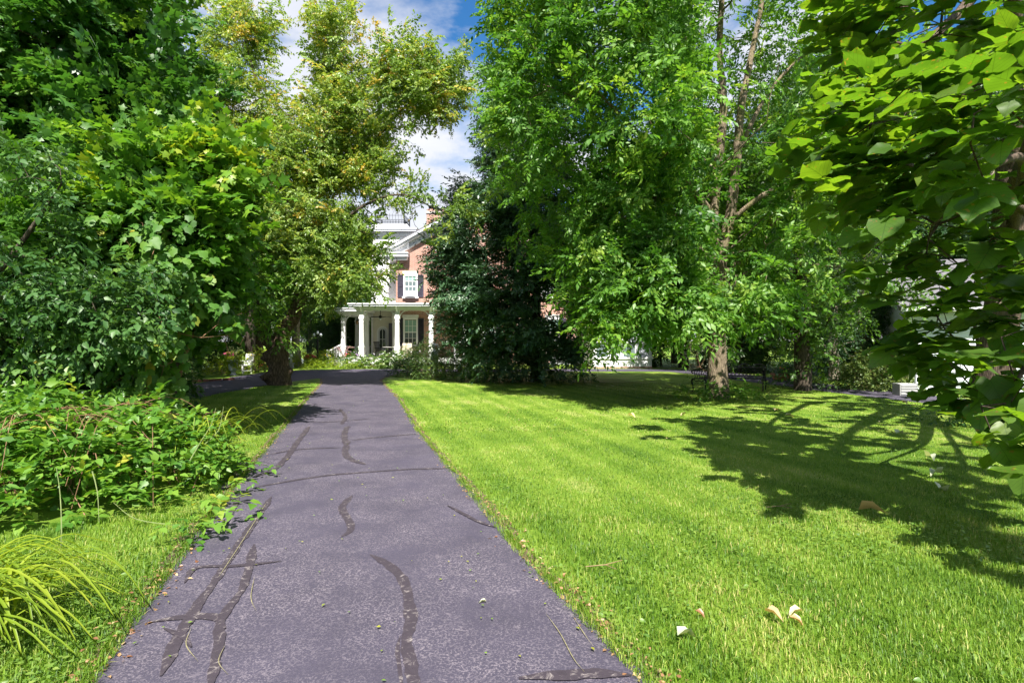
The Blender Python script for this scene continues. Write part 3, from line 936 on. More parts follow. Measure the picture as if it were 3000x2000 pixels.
def grow(lines, attract, rng, alpha=.30, step=.45, jit=.06, tip=.006, power=.46, sag=.0):
    """lines = manual limbs [(points, radii)]; then join every attractor to the nearest wood.
    returns list of tubes (pts, radii, manual)"""
    pos = []; par = []; plen = []; fixed = []
    tubes = []
    for pts, rad in lines:
        pr = np.concatenate([np.asarray(pts, float), np.asarray(rad, float)[:,None]], 1)
        c = catmull(pr, .3)
        tubes.append((c[:,:3], c[:,3], True))
        if pos:
            A = np.array(pos); prev = int(np.argmin(np.linalg.norm(A-c[0,:3], axis=1)))
        else: prev = -1
        for q_ in c:
            pos.append(q_[:3]); par.append(prev)
            plen.append(0 if prev < 0 else plen[prev]*0.6+np.linalg.norm(q_[:3]-pos[prev])*.5)
            fixed.append(q_[3]); prev = len(pos)-1
    n0 = len(pos)
    A = np.zeros((n0+len(attract)*14, 3)); A[:n0] = pos
    PL = np.zeros(len(A)); PL[:n0] = plen
    par = par + [0]*(len(A)-n0)
    cnt = n0
    tree0 = A[:n0]
    dd = np.min(np.linalg.norm(attract[:,None,:]-tree0[None,::2], axis=2), axis=1)
    ends = []
    for k in np.argsort(dd):
        p = attract[k]
        dist = np.linalg.norm(A[:cnt]-p, axis=1)
        j = int(np.argmin(dist + alpha*PL[:cnt] + .5*np.maximum(0, A[:cnt,2]-p[2])))
        dj = dist[j]
        ns = min(12, max(1, int(dj/step)))
        prev = j; st = A[j].copy()
        side = rng.normal(size=3)*jit*dj
        for s_ in range(1, ns+1):
            t = s_/ns
            q_ = st*(1-t)+p*t + side*math.sin(math.pi*t) + UP*sag*dj*math.sin(math.pi*t)
            A[cnt] = q_; par[cnt] = prev; PL[cnt] = PL[prev]+dj/ns
            prev = cnt; cnt += 1
            if cnt >= len(A)-1: break
        if cnt >= len(A)-1: break
    # descendants
    desc = np.ones(cnt)
    ch = [[] for _ in range(cnt)]
    for i in range(cnt-1, n0-1, -1):
        desc[par[i]] += desc[i]
        ch[par[i]].append(i)
    rad = tip*desc**power
    for i in range(n0, cnt):
        p_ = par[i]
        lim = fixed[p_]*.8 if p_ < n0 else rad[p_]
        rad[i] = min(rad[i], lim)
    started = set()
    for i in range(n0, cnt):
        p_ = par[i]
        prim = p_ >= n0 and max(ch[p_], key=lambda c: desc[c]) == i
        if prim: continue
        chain = [p_, i]
        while ch[i]:
            i = max(ch[i], key=lambda c: desc[c]); chain.append(i)
        pts = A[chain]; rr = np.array([rad[c] for c in chain]); rr[0] = rr[1]*1.15
        rr[-1] = tip*.5
        tubes.append((pts, rr, False))
    return tubes

def limbs_mesh(tubes, loc, name, mat, parent, sides=6, min_r=0.0):
    mb = MB(); loc = Vector(loc)
    for pts, rr, man in tubes:
        if max(rr) < min_r: continue
        n = 8 if max(rr) > .06 else (5 if max(rr) > .015 else 3)
        mb.tube([Vector(p)-loc for p in pts], list(rr), n, cap=False)
    if not mb.v: return None
    return mb.build(name, mat, parent, smooth_=True)

def trunk_mesh(pts, radii, loc, name, mat, parent, n=20, rough=.06, flare=.35, burls=(), ridge=5, seed=1.0, step=.08):
    c = catmull(np.concatenate([np.asarray(pts, float), np.asarray(radii, float)[:,None]], 1), step)
    vs_, fs_ = [], []
    zb = c[0,2]
    for i, q_ in enumerate(c):
        d = unit(c[min(i+1,len(c)-1),:3]-c[max(i-1,0),:3])
        a = unit(np.cross(d, np.array([0,1.0,.05]))); b = np.cross(d, a)
        for k in range(n):
            th = 2*math.pi*k/n
            r = q_[3]
            h = max(0, q_[2]-zb)
            r *= 1 + flare*math.exp(-h/.22)*(0.65+.5*math.sin(th*ridge+seed))
            r *= 1 + rough*(mnoise.noise((math.cos(th)*2+seed, math.sin(th)*2, h*1.6)) + .6*mnoise.noise((math.cos(th)*5+seed, math.sin(th)*5, h*3.0)))
            p = q_[:3] + (a*math.cos(th)+b*math.sin(th))*r
            for bc, br, ba in burls:
                dd = np.linalg.norm(p-np.array(bc))
                if dd < br*2.2:
                    w = math.exp(-(dd/br)**2)
                    p = p + unit(p-q_[:3])*ba*w*(1+.5*mnoise.noise(tuple(p*9)))
            vs_.append(p-np.array(loc))
    for i in range(len(c)-1):
        for k in range(n):
            fs_.append((i*n+k, i*n+(k+1)%n, (i+1)*n+(k+1)%n, (i+1)*n+k))
    mb = MB(); mb.add(vs_, fs_)
    return mb.build(name, mat, parent, smooth_=True)

# ------------------------------------------------------------------ crowns of many shared shoots
def shoot_meshes(name, mat, template, seed, n_var=4, length=.6, n_sub=6, sub_len=.3, n_leaf=8, leaf=.12, angle=50, sub_angle=50, droop=.3, hang=.2, tilt=.45, lc=False, vleaf=.10, size_j=.2, opposite=False):
    """leafy shoots along +x, z up; returned as unlinked objects that crowns repeat"""
    out = []
    for v in range(n_var):
        r_ = np.random.default_rng(seed*17+v)
        t = (np.arange(n_sub)+.5+.4*r_.normal(size=n_sub)*.5)/n_sub
        p = np.stack([t*length, r_.normal(size=n_sub)*.04*length, -droop*.4*length*t*t], -1)
        sg = np.where(np.arange(n_sub) % 2 == 0, 1, -1)
        a = np.radians(sub_angle)*(.6+.6*r_.random(n_sub)); a[-1] = 0
        d = np.stack([np.cos(a), sg*np.sin(a), r_.normal(size=n_sub)*.35], -1)
        lv = sprays(p, unit(d), r_, 1, n_leaf, sub_len, .03, leaf, angle=angle, droop=droop, outw=1, rand=.18, lift=.05, var0=.5, vclump=0, vspray=.10, vleaf=vleaf, tilt=tilt, hang=hang, size_j=size_j)
        ve, tr_, at = leaf_geo(*lv, template, lc)
        # the twig itself
        tw = MB().tube([(0,0,0),(length*.5,0,-droop*.1*length),(length,0,-droop*.4*length)], [.006,.004,.002], 3, False)
        tv = np.array(tw.v); tf = []
        for f in tw.f: tf += [(f[0],f[1],f[2]), (f[0],f[2],f[3])]
        at2 = {'var': np.full(len(tv), .0)}
        if lc: at2['lc'] = np.zeros((len(tv),3))
        ve, tr_, at = merge_geo([(ve, tr_, at), (tv, np.array(tf), at2)])
        out.append(bpy.data.objects.new(name, np_mesh(name, ve, tr_, M[mat], at)))
    return out

def shoot_group(name, protos):
    ng = bpy.data.node_groups.new(name, 'GeometryNodeTree')
    ng.interface.new_socket('Geometry', in_out='INPUT', socket_type='NodeSocketGeometry')
    ng.interface.new_socket('Geometry', in_out='OUTPUT', socket_type='NodeSocketGeometry')
    n, l = ng.nodes, ng.links
    gi = n.new('NodeGroupInput'); go = n.new('NodeGroupOutput'); jn = n.new('GeometryNodeJoinGeometry')
    def attr(nm, ty):
        a = n.new('GeometryNodeInputNamedAttribute'); a.data_type = ty; a.inputs['Name'].default_value = nm
        return a.outputs['Attribute']
    vid, rot, scl = attr('vid', 'INT'), attr('rot', 'FLOAT_VECTOR'), attr('scl', 'FLOAT')
    for k, o in enumerate(protos):
        cm = n.new('FunctionNodeCompare'); cm.data_type = 'INT'; cm.operation = 'EQUAL'
        l.new(vid, cm.inputs[2]); cm.inputs[3].default_value = k
        oi = n.new('GeometryNodeObjectInfo'); oi.inputs['Object'].default_value = o
        ip = n.new('GeometryNodeInstanceOnPoints')
        l.new(gi.outputs[0], ip.inputs['Points']); l.new(cm.outputs[0], ip.inputs['Selection'])
        l.new(oi.outputs['Geometry'], ip.inputs['Instance'])
        l.new(rot, ip.inputs['Rotation']); l.new(scl, ip.inputs['Scale'])
        l.new(ip.outputs[0], jn.inputs[0])
    l.new(jn.outputs[0], go.inputs[0])
    return ng

SHOOTS = {}
def shoots(key, *a, **k):
    SHOOTS[key] = (shoot_group(key, shoot_meshes(key, *a, **k)), k.get('n_var', 4))

def crown_of(key, name, p, d, parent, loc, rng, n=8, spread=.4, outw=.7, rand=.8, lift=.05, flat=.35, vclump=.14, vshoot=.10, var=0.0, vert=None, scale=1.0, zmin=None, mask=None):
    ng, nv = SHOOTS[key]
    m = len(p)*n
    P_ = np.repeat(p, n, 0) + rng.normal(size=(m,3))*spread
    T = unit(np.repeat(d, n, 0)*outw + rng.normal(size=(m,3))*rand + UP*lift)
    P_ = P_ - T*.25*scale
    N = UP + rng.normal(size=(m,3))*flat
    iv = var + np.repeat(rng.normal(size=len(p))*vclump, n) + rng.normal(size=m)*vshoot
    if vert is not None: iv = iv + vert(P_)
    keep = np.ones(m, bool)
    if zmin is not None: keep &= P_[:,2] > zmin
    if mask is not None: keep &= mask(P_)
    P_, T, N, iv = P_[keep], T[keep], N[keep], iv[keep]
    T, B, N = frames(T, N)
    rot = np.stack([np.arctan2(B[:,2], N[:,2]), -np.arcsin(np.clip(T[:,2], -1, 1)), np.arctan2(T[:,1], T[:,0])], -1)
    me = bpy.data.meshes.new(name)
    me.vertices.add(len(P_)); me.vertices.foreach_set('co', (P_-np.array(loc)).astype(np.float32).ravel())
    a = me.attributes.new('rot', 'FLOAT_VECTOR', 'POINT'); a.data.foreach_set('vector', rot.astype(np.float32).ravel())
    a = me.attributes.new('scl', 'FLOAT', 'POINT'); a.data.foreach_set('value', (scale*rng.uniform(.75,1.25,len(P_))).astype(np.float32))
    a = me.attributes.new('ivar', 'FLOAT', 'POINT'); a.data.foreach_set('value', iv.astype(np.float32))
    a = me.attributes.new('vid', 'INT', 'POINT'); a.data.foreach_set('value', rng.integers(0, nv, len(P_)).astype(np.int32))
    o = obj_from(name, me, None, parent)
    md = o.modifiers.new('shoots', 'NODES'); md.node_group = ng
    o['kind'] = 'stuff'
    return o

shoots('ash_shoot', 'ash_leaf', T_LANCE, 1, length=.6, n_sub=6, sub_len=.34, n_leaf=8, leaf=.145, droop=.25, hang=.08, tilt=.55)
shoots('yellow_shoot', 'yellow_maple_leaf', T_OVAL2, 2, length=.55, n_sub=7, sub_len=.28, n_leaf=8, leaf=.098, angle=55, droop=.3, hang=.4, tilt=.75)
shoots('linden_shoot', 'linden_leaf', T_OVAL2, 3, length=.6, n_sub=7, sub_len=.32, n_leaf=8, leaf=.105, angle=55, droop=.2, hang=.15, tilt=.5)
shoots('maple_shoot', 'maple_leaf', T_MAPLE8, 4, length=.55, n_sub=6, sub_len=.3, n_leaf=6, leaf=.135, angle=58, droop=.25, hang=.15, tilt=.4)
shoots('sapling_shoot', 'sapling_leaf', T_MAPLE, 5, length=.5, n_sub=5, sub_len=.28, n_leaf=5, leaf=.125, angle=58, droop=.2, hang=.1, tilt=.35)
shoots('wood_shoot', 'wood_leaf', T_OVAL2, 6, length=.8, n_sub=6, sub_len=.45, n_leaf=7, leaf=.16, tilt=.55)
shoots('dark_shoot', 'dark_leaf', T_OVAL2, 7, length=.8, n_sub=6, sub_len=.45, n_leaf=7, leaf=.16, tilt=.55)
shoots('cedar_shoot', 'cedar_leaf', T_LANCE, 8, length=.8, n_sub=8, sub_len=.35, n_leaf=7, leaf=.10, tilt=.4, hang=.35, angle=40)
shoots('cherry_shoot', 'cherry_leaf', T_OVATE, 9, length=.45, n_sub=4, sub_len=.26, n_leaf=7, leaf=.078, tilt=.4, hang=.3, droop=.35)

# ------------------------------------------------------------------ brick house
YW = 40.0
KS = F / YW
def wx(px): return (px-1500)/KS
def wz(py): return EYE-(py-1000)/KS
house = empty('brick_house', (wx(1160), YW, 0))
HL = Vector((wx(1160), YW, 0))
tag(house, 'red brick house with white porch, gable cornice and small roof tower behind the trees', 'house')
class HB(MB):
    """shape in world coordinates, stored relative to the house"""
    def build(s, name, mat=None, parent=None, smooth_=False, bevel=0, off=None):
        o_ = HL if off is None else off
        s.v = [(x-o_[0], y-o_[1], z-o_[2]) for x, y, z in s.v]
        return MB.build(s, name, mat, parent or house, smooth_, bevel)
XL, XR, ZE = wx(1160), wx(1750), 7.9
XP = (XL+XR)/2; SL = 0.55; ZP = ZE+SL*(XP-XL)
HB().prism([(XL,0),(XR,0),(XR,ZE),(XP,ZP),(XL,ZE)], YW, YW+.35).build('front_wall', M['brick'])
HB().box(XL+.002, XL+.35, YW+.35, YW+13, 0, ZE-.05).build('side_wall', M['brick'])
HB().box(XR-.35, XR-.002, YW+.35, YW+13, 0, ZE-.05).build('side_wall', M['brick'])
HB().prism([(XL,0),(XR,0),(XR,ZE),(XP,ZP),(XL,ZE)], YW+13, YW+13.3).build('rear_wall', M['brick'])
ov = .75
def slab(x0, z0, x1, z1, t, y0, y1):
    return HB().prism([(x0, z0), (x1, z1), (x1, z1+t), (x0, z0+t)], y0, y1)
roof = slab(XL-ov, ZE-SL*ov+.42, XP, ZP+.42, .10, YW-.62, YW+13.6).build('roof', M['slate'])
slab(XP, ZP+.421, XR+ov, ZE-SL*ov+.421, .10, YW-.62, YW+13.6).build('roof_slope', M['slate'], roof)
# rake cornice: layered boards with dentils and brackets
for sgn in (1, -1):
    def rk(t0, t1, y0, y1, xa=None, zoff=0):
        x0 = XL-ov if sgn > 0 else XR+ov
        if sgn > 0:
            return HB().prism([(x0, ZE-SL*ov+t0), (XP, ZP+t0), (XP, ZP+t1), (x0, ZE-SL*ov+t1)], y0, y1)
        return HB().prism([(XP, ZP+t0), (x0, ZE-SL*ov+t0), (x0, ZE-SL*ov+t1), (XP, ZP+t1)], y0, y1)
    c1 = rk(.25, .41, YW-.66, YW+.1).build('rake_cornice', M['grey_trim'])
    rk(.10, .245, YW-.48, YW+.1).build('soffit_board', M['white_paint'], c1)
    rk(-.22, .095, YW-.14, YW+.1).build('frieze_board', M['grey_trim'], c1)
    rk(-.32, -.225, YW-.20, YW+.1).build('lower_moulding', M['white_paint'], c1)
    dn = HB(); nd_ = int((XP-XL)/.17)
    for k in range(nd_):
        x = XL+.1+k*.17 if sgn > 0 else XR-.1-k*.17
        z = ZE+SL*abs(x-(XL if sgn > 0 else XR))
        dn.box(x-.045, x+.045, YW-.24, YW-.142, z-.02, z+.09)
    dn.build('dentils', M['white_paint'], c1)['kind'] = 'stuff'
    for k in range(5):
        x = XL+.9+k*1.3 if sgn > 0 else XR-.9-k*1.3
        z = ZE+SL*abs(x-(XL if sgn > 0 else XR))
        HB().prism_x([(YW-.44, z+.10), (YW-.145, z-.34), (YW-.145, z+.10)], x-.07, x+.07).build('cornice_bracket', M['grey_trim'], c1)
    # cornice return at the eave
    xe = XL if sgn > 0 else XR
    x0, x1 = (xe-ov-.05, xe+.95) if sgn > 0 else (xe-.95, xe+ov+.05)
    r_ = HB().box(x0, x1, YW-.64, YW+.12, ZE-.42, ZE-.20).build('cornice_return', M['grey_trim'])
    HB().box(x0+.1, x1-.1, YW-.45, YW+.11, ZE-.62, ZE-.423).build('return_moulding', M['white_paint'], r_)
    HB().box(x0-.02, x1+.03, YW-.70, YW+.11, ZE-.197, ZE-.13).build('return_cap', M['white_paint'], r_)
# side eaves
HB().box(XL-ov, XL-.003, YW+.13, YW+13.5, ZE-.45, ZE-.1).build('eave', M['white_paint'])
HB().box(XR+.003, XR+ov, YW+.13, YW+13.5, ZE-.45, ZE-.1).build('eave', M['white_paint'])
# chimney
cx0, cx1 = -6.25, -4.95
ch = HB().box(cx0, cx1, 41.6, 42.6, 9.0, 10.95).build('chimney', M['brick'])
HB().box(cx0-.06, cx1+.06, 41.54, 42.66, 10.955, 11.10).build('chimney_band', M['stone_grey'], ch)
HB().box(cx0+.02, cx1-.02, 41.62, 42.58, 11.105, 11.28).build('chimney_neck', M['brick'], ch)
HB().box(cx0+.1, cx1-.5, 41.6, 42.6, 11.50, 11.55).box(cx0+.14, cx0+.2, 41.7, 41.76, 11.28, 11.5).box(cx1-.6, cx1-.54, 41.7, 41.76, 11.28, 11.5).box(cx0+.14, cx0+.2, 42.4, 42.46, 11.28, 11.5).box(cx1-.6, cx1-.54, 42.4, 42.46, 11.28, 11.5).build('chimney_cap', M['black_iron'], ch)

def window(xc, z0, z1, w, y=YW, cols=3, rows=4, parent=None, pane_m=('pane_shade','pane_shade','pane_mid','pane_dark'), shutters=True, lintel=True):
    """frame with sill and lintel, panes row by row (top row first), muntin bars, shutters"""
    fw = .11
    x0, x1 = xc-w/2, xc+w/2
    fr = HB()
    fr.box(x0-fw, x0, y-.09, y+.02, z0-.02, z1+.03).box(x1, x1+fw, y-.09, y+.02, z0-.02, z1+.03).box(x0-fw, x1+fw, y-.085, y+.02, z1+.031, z1+.15)
    win = fr.build('window', M['white_paint'], parent)
    HB().box(x0-fw-.08, x1+fw+.08, y-.17, y+.02, z0-.14, z0-.021).build('sill', M['white_paint'], win)
    if lintel: HB().box(x0-fw-.06, x1+fw+.06, y-.07, y+.02, z1+.151, z1+.36).build('lintel', M['stone_white'], win)
    dz = (z1-z0)/rows; dx_ = (x1-x0)/cols
    for r_ in range(rows):
        for c_ in range(cols):
            HB().box(x0+c_*dx_+.014, x0+(c_+1)*dx_-.014, y-.035, y-.02, z1-(r_+1)*dz+.014, z1-r_*dz-.014).build('pane', M[pane_m[min(r_, len(pane_m)-1)]], win)
    mu = HB()
    for c_ in range(1, cols): mu.box(x0+c_*dx_-.013, x0+c_*dx_+.013, y-.055, y-.012, z0, z1)
    for r_ in range(1, rows):
        t = .03 if r_ == rows//2 else .013
        mu.box(x0, x1, y-.06, y-.011, z1-r_*dz-t, z1-r_*dz+t)
    mu.build('muntins', M['white_paint'], win)
    if shutters:
        for sx in (-1, 1):
            a = (x0-fw-.02-.40) if sx < 0 else (x1+fw+.02)
            sh = HB().box(a, a+.05, y-.07, y-.012, z0-.05, z1+.12).box(a+.35, a+.40, y-.07, y-.012, z0-.05, z1+.12)
            for zz_ in (z0-.05, (z0+z1)/2, z1+.06): sh.box(a+.051, a+.349, y-.068, y-.012, zz_, zz_+.06)
            so = sh.build('shutter', M['shutter_paint'], parent)
            lv = HB(); k = z0+.02
            while k < z1+.05:
                lv.prism_x([(y-.055, k), (y-.02, k+.035), (y-.015, k+.035), (y-.05, k)], a+.051, a+.349); k += .055
            lv.box(a+.05, a+.35, y-.014, y-.006, z0, z1+.1)
            lv.build('louvres', M['shutter_paint'], so)
    return win
window(wx(1203), wz(868), wz(810), .76, pane_m=('pane_shade','pane_mid','pane_mid','pane_pale'))
window(wx(1405), wz(868), wz(810), .76)
window(wx(1606), wz(868), wz(810), .76)
window(wx(1203), wz(1009), wz(937), .80)
window(wx(1430), wz(1009), wz(937), .80)
window(wx(1620), wz(1009), wz(937), .80)
window(wx(1330), 8.4, 9.7, .62, rows=4)
window(wx(1480), 8.6, 9.9, .62, rows=4)

# clapboard tower
TX0, TX1, TY0, TY1, TZ = -10.2, -7.35, 41.55, 44.4, 9.3
def clap(x0, x1, y0, y1, z0, z1, mb, course=.125, faces='fl'):
    z = z0
    while z < z1-1e-6:
        zt = min(z+course, z1)
        mb.add([(x0-.022,y0-.022,z),(x1+.022,y0-.022,z),(x1+.022,y1+.022,z),(x0-.022,y1+.022,z),
                (x0,y0,zt),(x1,y0,zt),(x1,y1,zt),(x0,y1,zt)],
               [(3,2,1,0),(4,5,6,7),(0,1,5,4),(1,2,6,5),(2,3,7,6),(3,0,4,7)])
        z = zt
    return mb
tower = clap(TX0, TX1, TY0, TY1, 0, 4.2, HB()).build('tower_lower_wall', M['cream_paint'])
clap(TX0, TX1, TY0, TY1, 4.2, TZ, HB()).build('tower_upper_wall', M['white_paint'], tower)
for x, y in ((TX0,TY0),(TX1,TY0)):
    HB().box(x-.07, x+.07, y-.06, y+.1, 0, TZ).build('corner_board', M['white_paint'], tower)
tc_ = HB().box(TX0-.12, TX1+.12, TY0-.12, TY1+.12, TZ+.001, TZ+.28).build('tower_frieze', M['white_paint'], tower)
tk = HB()
for k in range(22):
    x = TX0+.05+k*(TX1-TX0-.1)/21
    tk.box(x-.035, x+.035, TY0-.2, TY0-.121, TZ+.16, TZ+.275)
tk.build('tower_dentils', M['white_paint'], tower)['kind'] = 'stuff'
HB().box(TX0-.42, TX1+.42, TY0-.42, TY1+.42, TZ+.281, TZ+.42).build('tower_cornice', M['grey_trim'], tower)
HB().box(TX0-.48, TX1+.48, TY0-.48, TY1+.48, TZ+.421, TZ+.50).build('tower_cornice_cap', M['white_paint'], tower)
HB().box(TX0-.02, TX1-.3, TY0-.02, TY1-.3, TZ+.501, TZ+.86).build('tower_parapet', M['white_paint'], tower)
rl = HB(); zr = TZ+.861
for (xa, ya, xb, yb) in ((TX0+.18,TY0+.1,TX1-.55,TY0+.1),(TX0+.18,TY1-.5,TX1-.55,TY1-.5),(TX0+.18,TY0+.1,TX0+.18,TY1-.5),(TX1-.55,TY0+.1,TX1-.55,TY1-.5)):
    for h in (.06, .32, .66): rl.bar((xa,ya,zr+h), (xb,yb,zr+h), .025)
    for k in range(21):
        t = k/20; x, y = xa+(xb-xa)*t, ya+(yb-ya)*t
        rl.box(x-.009, x+.009, y-.009, y+.009, zr, zr+(.80 if k % 2 == 0 else .40))
for x, y in ((TX0+.18,TY0+.1),(TX1-.55,TY0+.1),(TX0+.18,TY1-.5),(TX1-.55,TY1-.5)):
    rl.box(x-.035, x+.035, y-.035, y+.035, zr, zr+.82)
rl.build('roof_railing', M['black_iron'], tower)
# arched window in the tower, under the porch
def arch_poly(x0, x1, z0, z1, n=14):
    r = (x1-x0)/2; xc = (x0+x1)/2; zs = z1-r
    return [(x0,z0),(x1,z0)] + [(xc+r*math.cos(math.pi*k/n), zs+r*math.sin(math.pi*k/n)) for k in range(n+1)]
aw = HB().prism(arch_poly(-9.86,-9.0,.95,2.72), TY0-.075, TY0-.02).build('arched_window', M['white_paint'], tower)
HB().prism(arch_poly(-9.74,-9.12,1.05,2.60), TY0-.10, TY0-.077).build('inner_frame', M['grey_trim'], aw)
HB().prism(arch_poly(-9.63,-9.23,1.12,2.48), TY0-.115, TY0-.102).build('pane', M['pane_dark'], aw)
HB().box(-9.445,-9.415, TY0-.13, TY0-.116, 1.12, 2.47).box(-9.63,-9.23, TY0-.128, TY0-.117, 1.75, 1.78).build('muntins', M['white_paint'], aw)
HB().box(-8.72, -8.5, TY0-1.3, TY0-.03, .5, 2.9).build('entry_door', M['shutter_paint'], tower)
HB().box(-8.46, -8.18, 40.2, 40.5, .5, 3.6).build('door_casing', M['white_paint'], tower)
HB().box(-8.27, -8.17, 39.62, 39.72, .5, 1.9).build('mailbox_post', M['white_paint'], tower)

# porch
PF = 37.5
deck = HB().box(-10.6, -2.6, PF-.25, YW-.005, .38, .50).build('porch', M['wood_floor'])
HB().box(-12.5, -10.61, 39.2, 43.6, .38, .50).build('deck_wing', M['wood_floor'], deck)
HB().box(-10.6, -8.2, YW, TY0-.03, .38, .499).build('deck_inner', M['wood_floor'], deck)
HB().box(-10.62, -2.58, PF-.30, PF-.253, .16, .53).build('deck_fascia', M['white_paint'], deck)
lat = HB()
for k in range(60):
    x = -10.6+k*.135
    lat.box(x, x+.05, PF-.27, PF-.24, 0, .158)
lat.build('lattice', M['white_paint'], deck)['kind'] = 'stuff'
HB().box(-12.5, -10.6, 39.14, 39.197, 0, .52).build('wing_fascia', M['white_paint'], deck)
def column(x, y, zt=3.62):
    c = HB()
    c.box(x-.17, x+.17, y-.17, y+.17, .501, 1.22)
    c.box(x-.20, x+.20, y-.20, y+.20, 1.221, 1.27).box(x-.185, x+.185, y-.185, y+.185, .502, .62)
    h = .125
    c.add([(x-h-.015,y-h-.015,1.271),(x+h+.015,y-h-.015,1.271),(x+h+.015,y+h+.015,1.271),(x-h-.015,y+h+.015,1.271),
           (x-h,y-h,3.05),(x+h,y-h,3.05),(x+h,y+h,3.05),(x-h,y+h,3.05)], [(0,1,5,4),(1,2,6,5),(2,3,7,6),(3,0,4,7)])
    c.box(x-.15, x+.15, y-.15, y+.15, 2.86, 2.90).box(x-.155, x+.155, y-.155, y+.155, 3.051, 3.13).box(x-.185, x+.185, y-.185, y+.185, 3.131, 3.19)
    c.box(x-.14, x+.14, y-.14, y+.14, 3.191, zt)
    return c.build('column', M['white_paint'], deck)
def arch_bracket(x0, x1, y, zt=3.62, zs=3.1, th=.05):
    """half-round brace pair between two columns: outer edge arch, thin bent board"""
    n = 12; r = .52
    for xc, sg in ((x0+.14, 1), (x1-.14, -1)):
        b = HB()
        outer = [(xc+sg*r*(1-math.cos(t)), zs+ (zt-zs)*math.sin(t)) for t in np.linspace(0, math.pi/2, n)]
        for p_, q_ in zip(outer[:-1], outer[1:]):
            b.bar((p_[0], y, p_[1]), (q_[0], y, q_[1]), .06, .055)
        b.build('arch_brace', M['white_paint'], deck)
cols_x = [-9.9, -7.55, -5.32, -3.1]
for x in cols_x: column(x, PF, 3.64)
for a, b in zip(cols_x[:-1], cols_x[1:]): arch_bracket(a, b, PF, 3.64)
column(-11.75, 39.7, 3.42); column(-11.75, 43.2, 3.42); column(-10.35, 40.6, 3.42)
arch_bracket(-11.75, -10.35, 39.72, 3.42, 2.95)
ent = HB().box(-10.25, -2.8, PF-.17, PF+.17, 3.641, 3.80).build('porch_beam', M['white_paint'], deck)
HB().box(-10.25, -9.9, PF+.171, YW+1.2, 3.641, 3.80).build('side_beam', M['white_paint'], deck)
HB().box(-10.45, -2.5, PF-.38, YW-.005, 3.801, 3.90).build('porch_ceiling', M['white_paint'], deck)
HB().box(-10.62, -2.4, PF-.55, YW-.004, 3.901, 4.02).build('porch_cornice', M['grey_trim'], deck)
HB().box(-10.68, -2.34, PF-.61, YW-.006, 4.021, 4.09).build('porch_cornice_cap', M['white_paint'], deck)
HB().prism_x([(PF-.6, 4.091), (YW-.01, 4.091), (YW-.01, 4.30)], -10.6, -2.4).build('porch_roof', M['slate'], deck)
HB().box(-10.4, -8.2, YW, TY0-.03, 3.80, 4.0).build('inner_ceiling', M['white_paint'], deck)
HB().box(-12.1, -10.2, 39.55, 43.5, 3.421, 3.58).build('wing_beam', M['white_paint'], deck)
HB().box(-12.35, -10.25, 39.3, 43.8, 3.581, 3.68).build('wing_soffit', M['white_paint'], deck)
HB().box(-12.55, -10.26, 39.1, 44.0, 3.681, 3.86).build('wing_cornice', M['grey_trim'], deck)
HB().box(-12.61, -10.265, 39.04, 44.05, 3.861, 3.92).build('wing_cornice_cap', M['white_paint'], deck)
for x in cols_x:
    HB().prism_x([(PF-.5, 3.895), (PF-.175, 3.895), (PF-.175, 3.55)], x-.06, x+.06).build('eave_bracket', M['white_paint'], deck)
# steps and rail at the left end
stp = HB()
for k in range(3): stp.box(-12.2, -10.9, 38.3+.3*k, 38.62+.3*k if k < 2 else 39.13, 0, .13*(k+1))
stp.build('steps', M['stone_grey'], deck)
for xr in (-12.35,):
    r_ = HB().box(xr-.08, xr+.08, 38.1, 38.26, 0, 1.05).bar((xr, 38.2, .92), (xr+.45, 39.6, 1.38), .07).bar((xr, 38.2, .35), (xr+.45, 39.6, .72), .05)
    for k in range(1, 8):
        t = k/8; r_.bar((xr+.45*t, 38.2+1.4*t, .33+.37*t), (xr+.45*t, 38.2+1.4*t, .92+.46*t), .035)
    r_.build('stair_railing', M['white_paint'], deck)

# sunroom wing on the right end
SY, SX0, SX1 = 34.0, 4.85, 8.35
sr_ = HB().box(SX0, SX1, SY, SY+6.5, .10, .56).build('sunroom', M['white_paint'])
HB().box(SX0-.03, SX1+.03, SY-.03, SY+6.4, 0, .099).build('sunroom_base', M['brick'], sr_)
for k in range(2):
    x = SX0+.55+k*1.6
    HB().box(x, x+1.15, SY-.012, SY-.001, .26, .285).build('panel_moulding', M['grey_trim'], sr_)
HB().box(SX0-.06, SX1+.06, SY-.08, SY+.12, .561, .68).build('sunroom_sill', M['white_paint'], sr_)
nb = 4
for k in range(nb):
    x0 = SX0+.12+k*(SX1-SX0-.24)/nb; x1 = SX0+.12+(k+1)*(SX1-SX0-.24)/nb
    w_ = HB().box(x0, x0+.07, SY-.03, SY+.06, .681, 2.5).box(x1-.07, x1, SY-.03, SY+.06, .681, 2.5).box(x0+.071, x1-.071, SY-.028, SY+.06, 1.5, 1.57).box(x0+.071, x1-.071, SY-.028, SY+.06, 2.42, 2.5).build('sunroom_window', M['white_paint'], sr_)
    HB().box(x0+.071, x1-.071, SY+.015, SY+.03, .69, 1.499).build('pane', M['pane_pale' if k % 2 else 'pane_mid'], w_)
    HB().box(x0+.071, x1-.071, SY+.015, SY+.03, 1.571, 2.42).build('pane', M['pane_pale'], w_)
HB().box(SX0, SX0+.1, SY+.01, SY+6.3, .57, 2.5).box(SX1-.1, SX1, SY+.01, SY+6.3, .57, 2.5).build('sunroom_side_wall', M['white_paint'], sr_)
HB().box(SX0-.25, SX1+.25, SY-.3, SY+6.4, 2.501, 2.78).build('sunroom_cornice', M['white_paint'], sr_)
HB().box(SX0-.2, SX1+.2, SY-.25, SY+6.3, 2.781, 2.86).build('sunroom_roof', M['slate'], sr_)
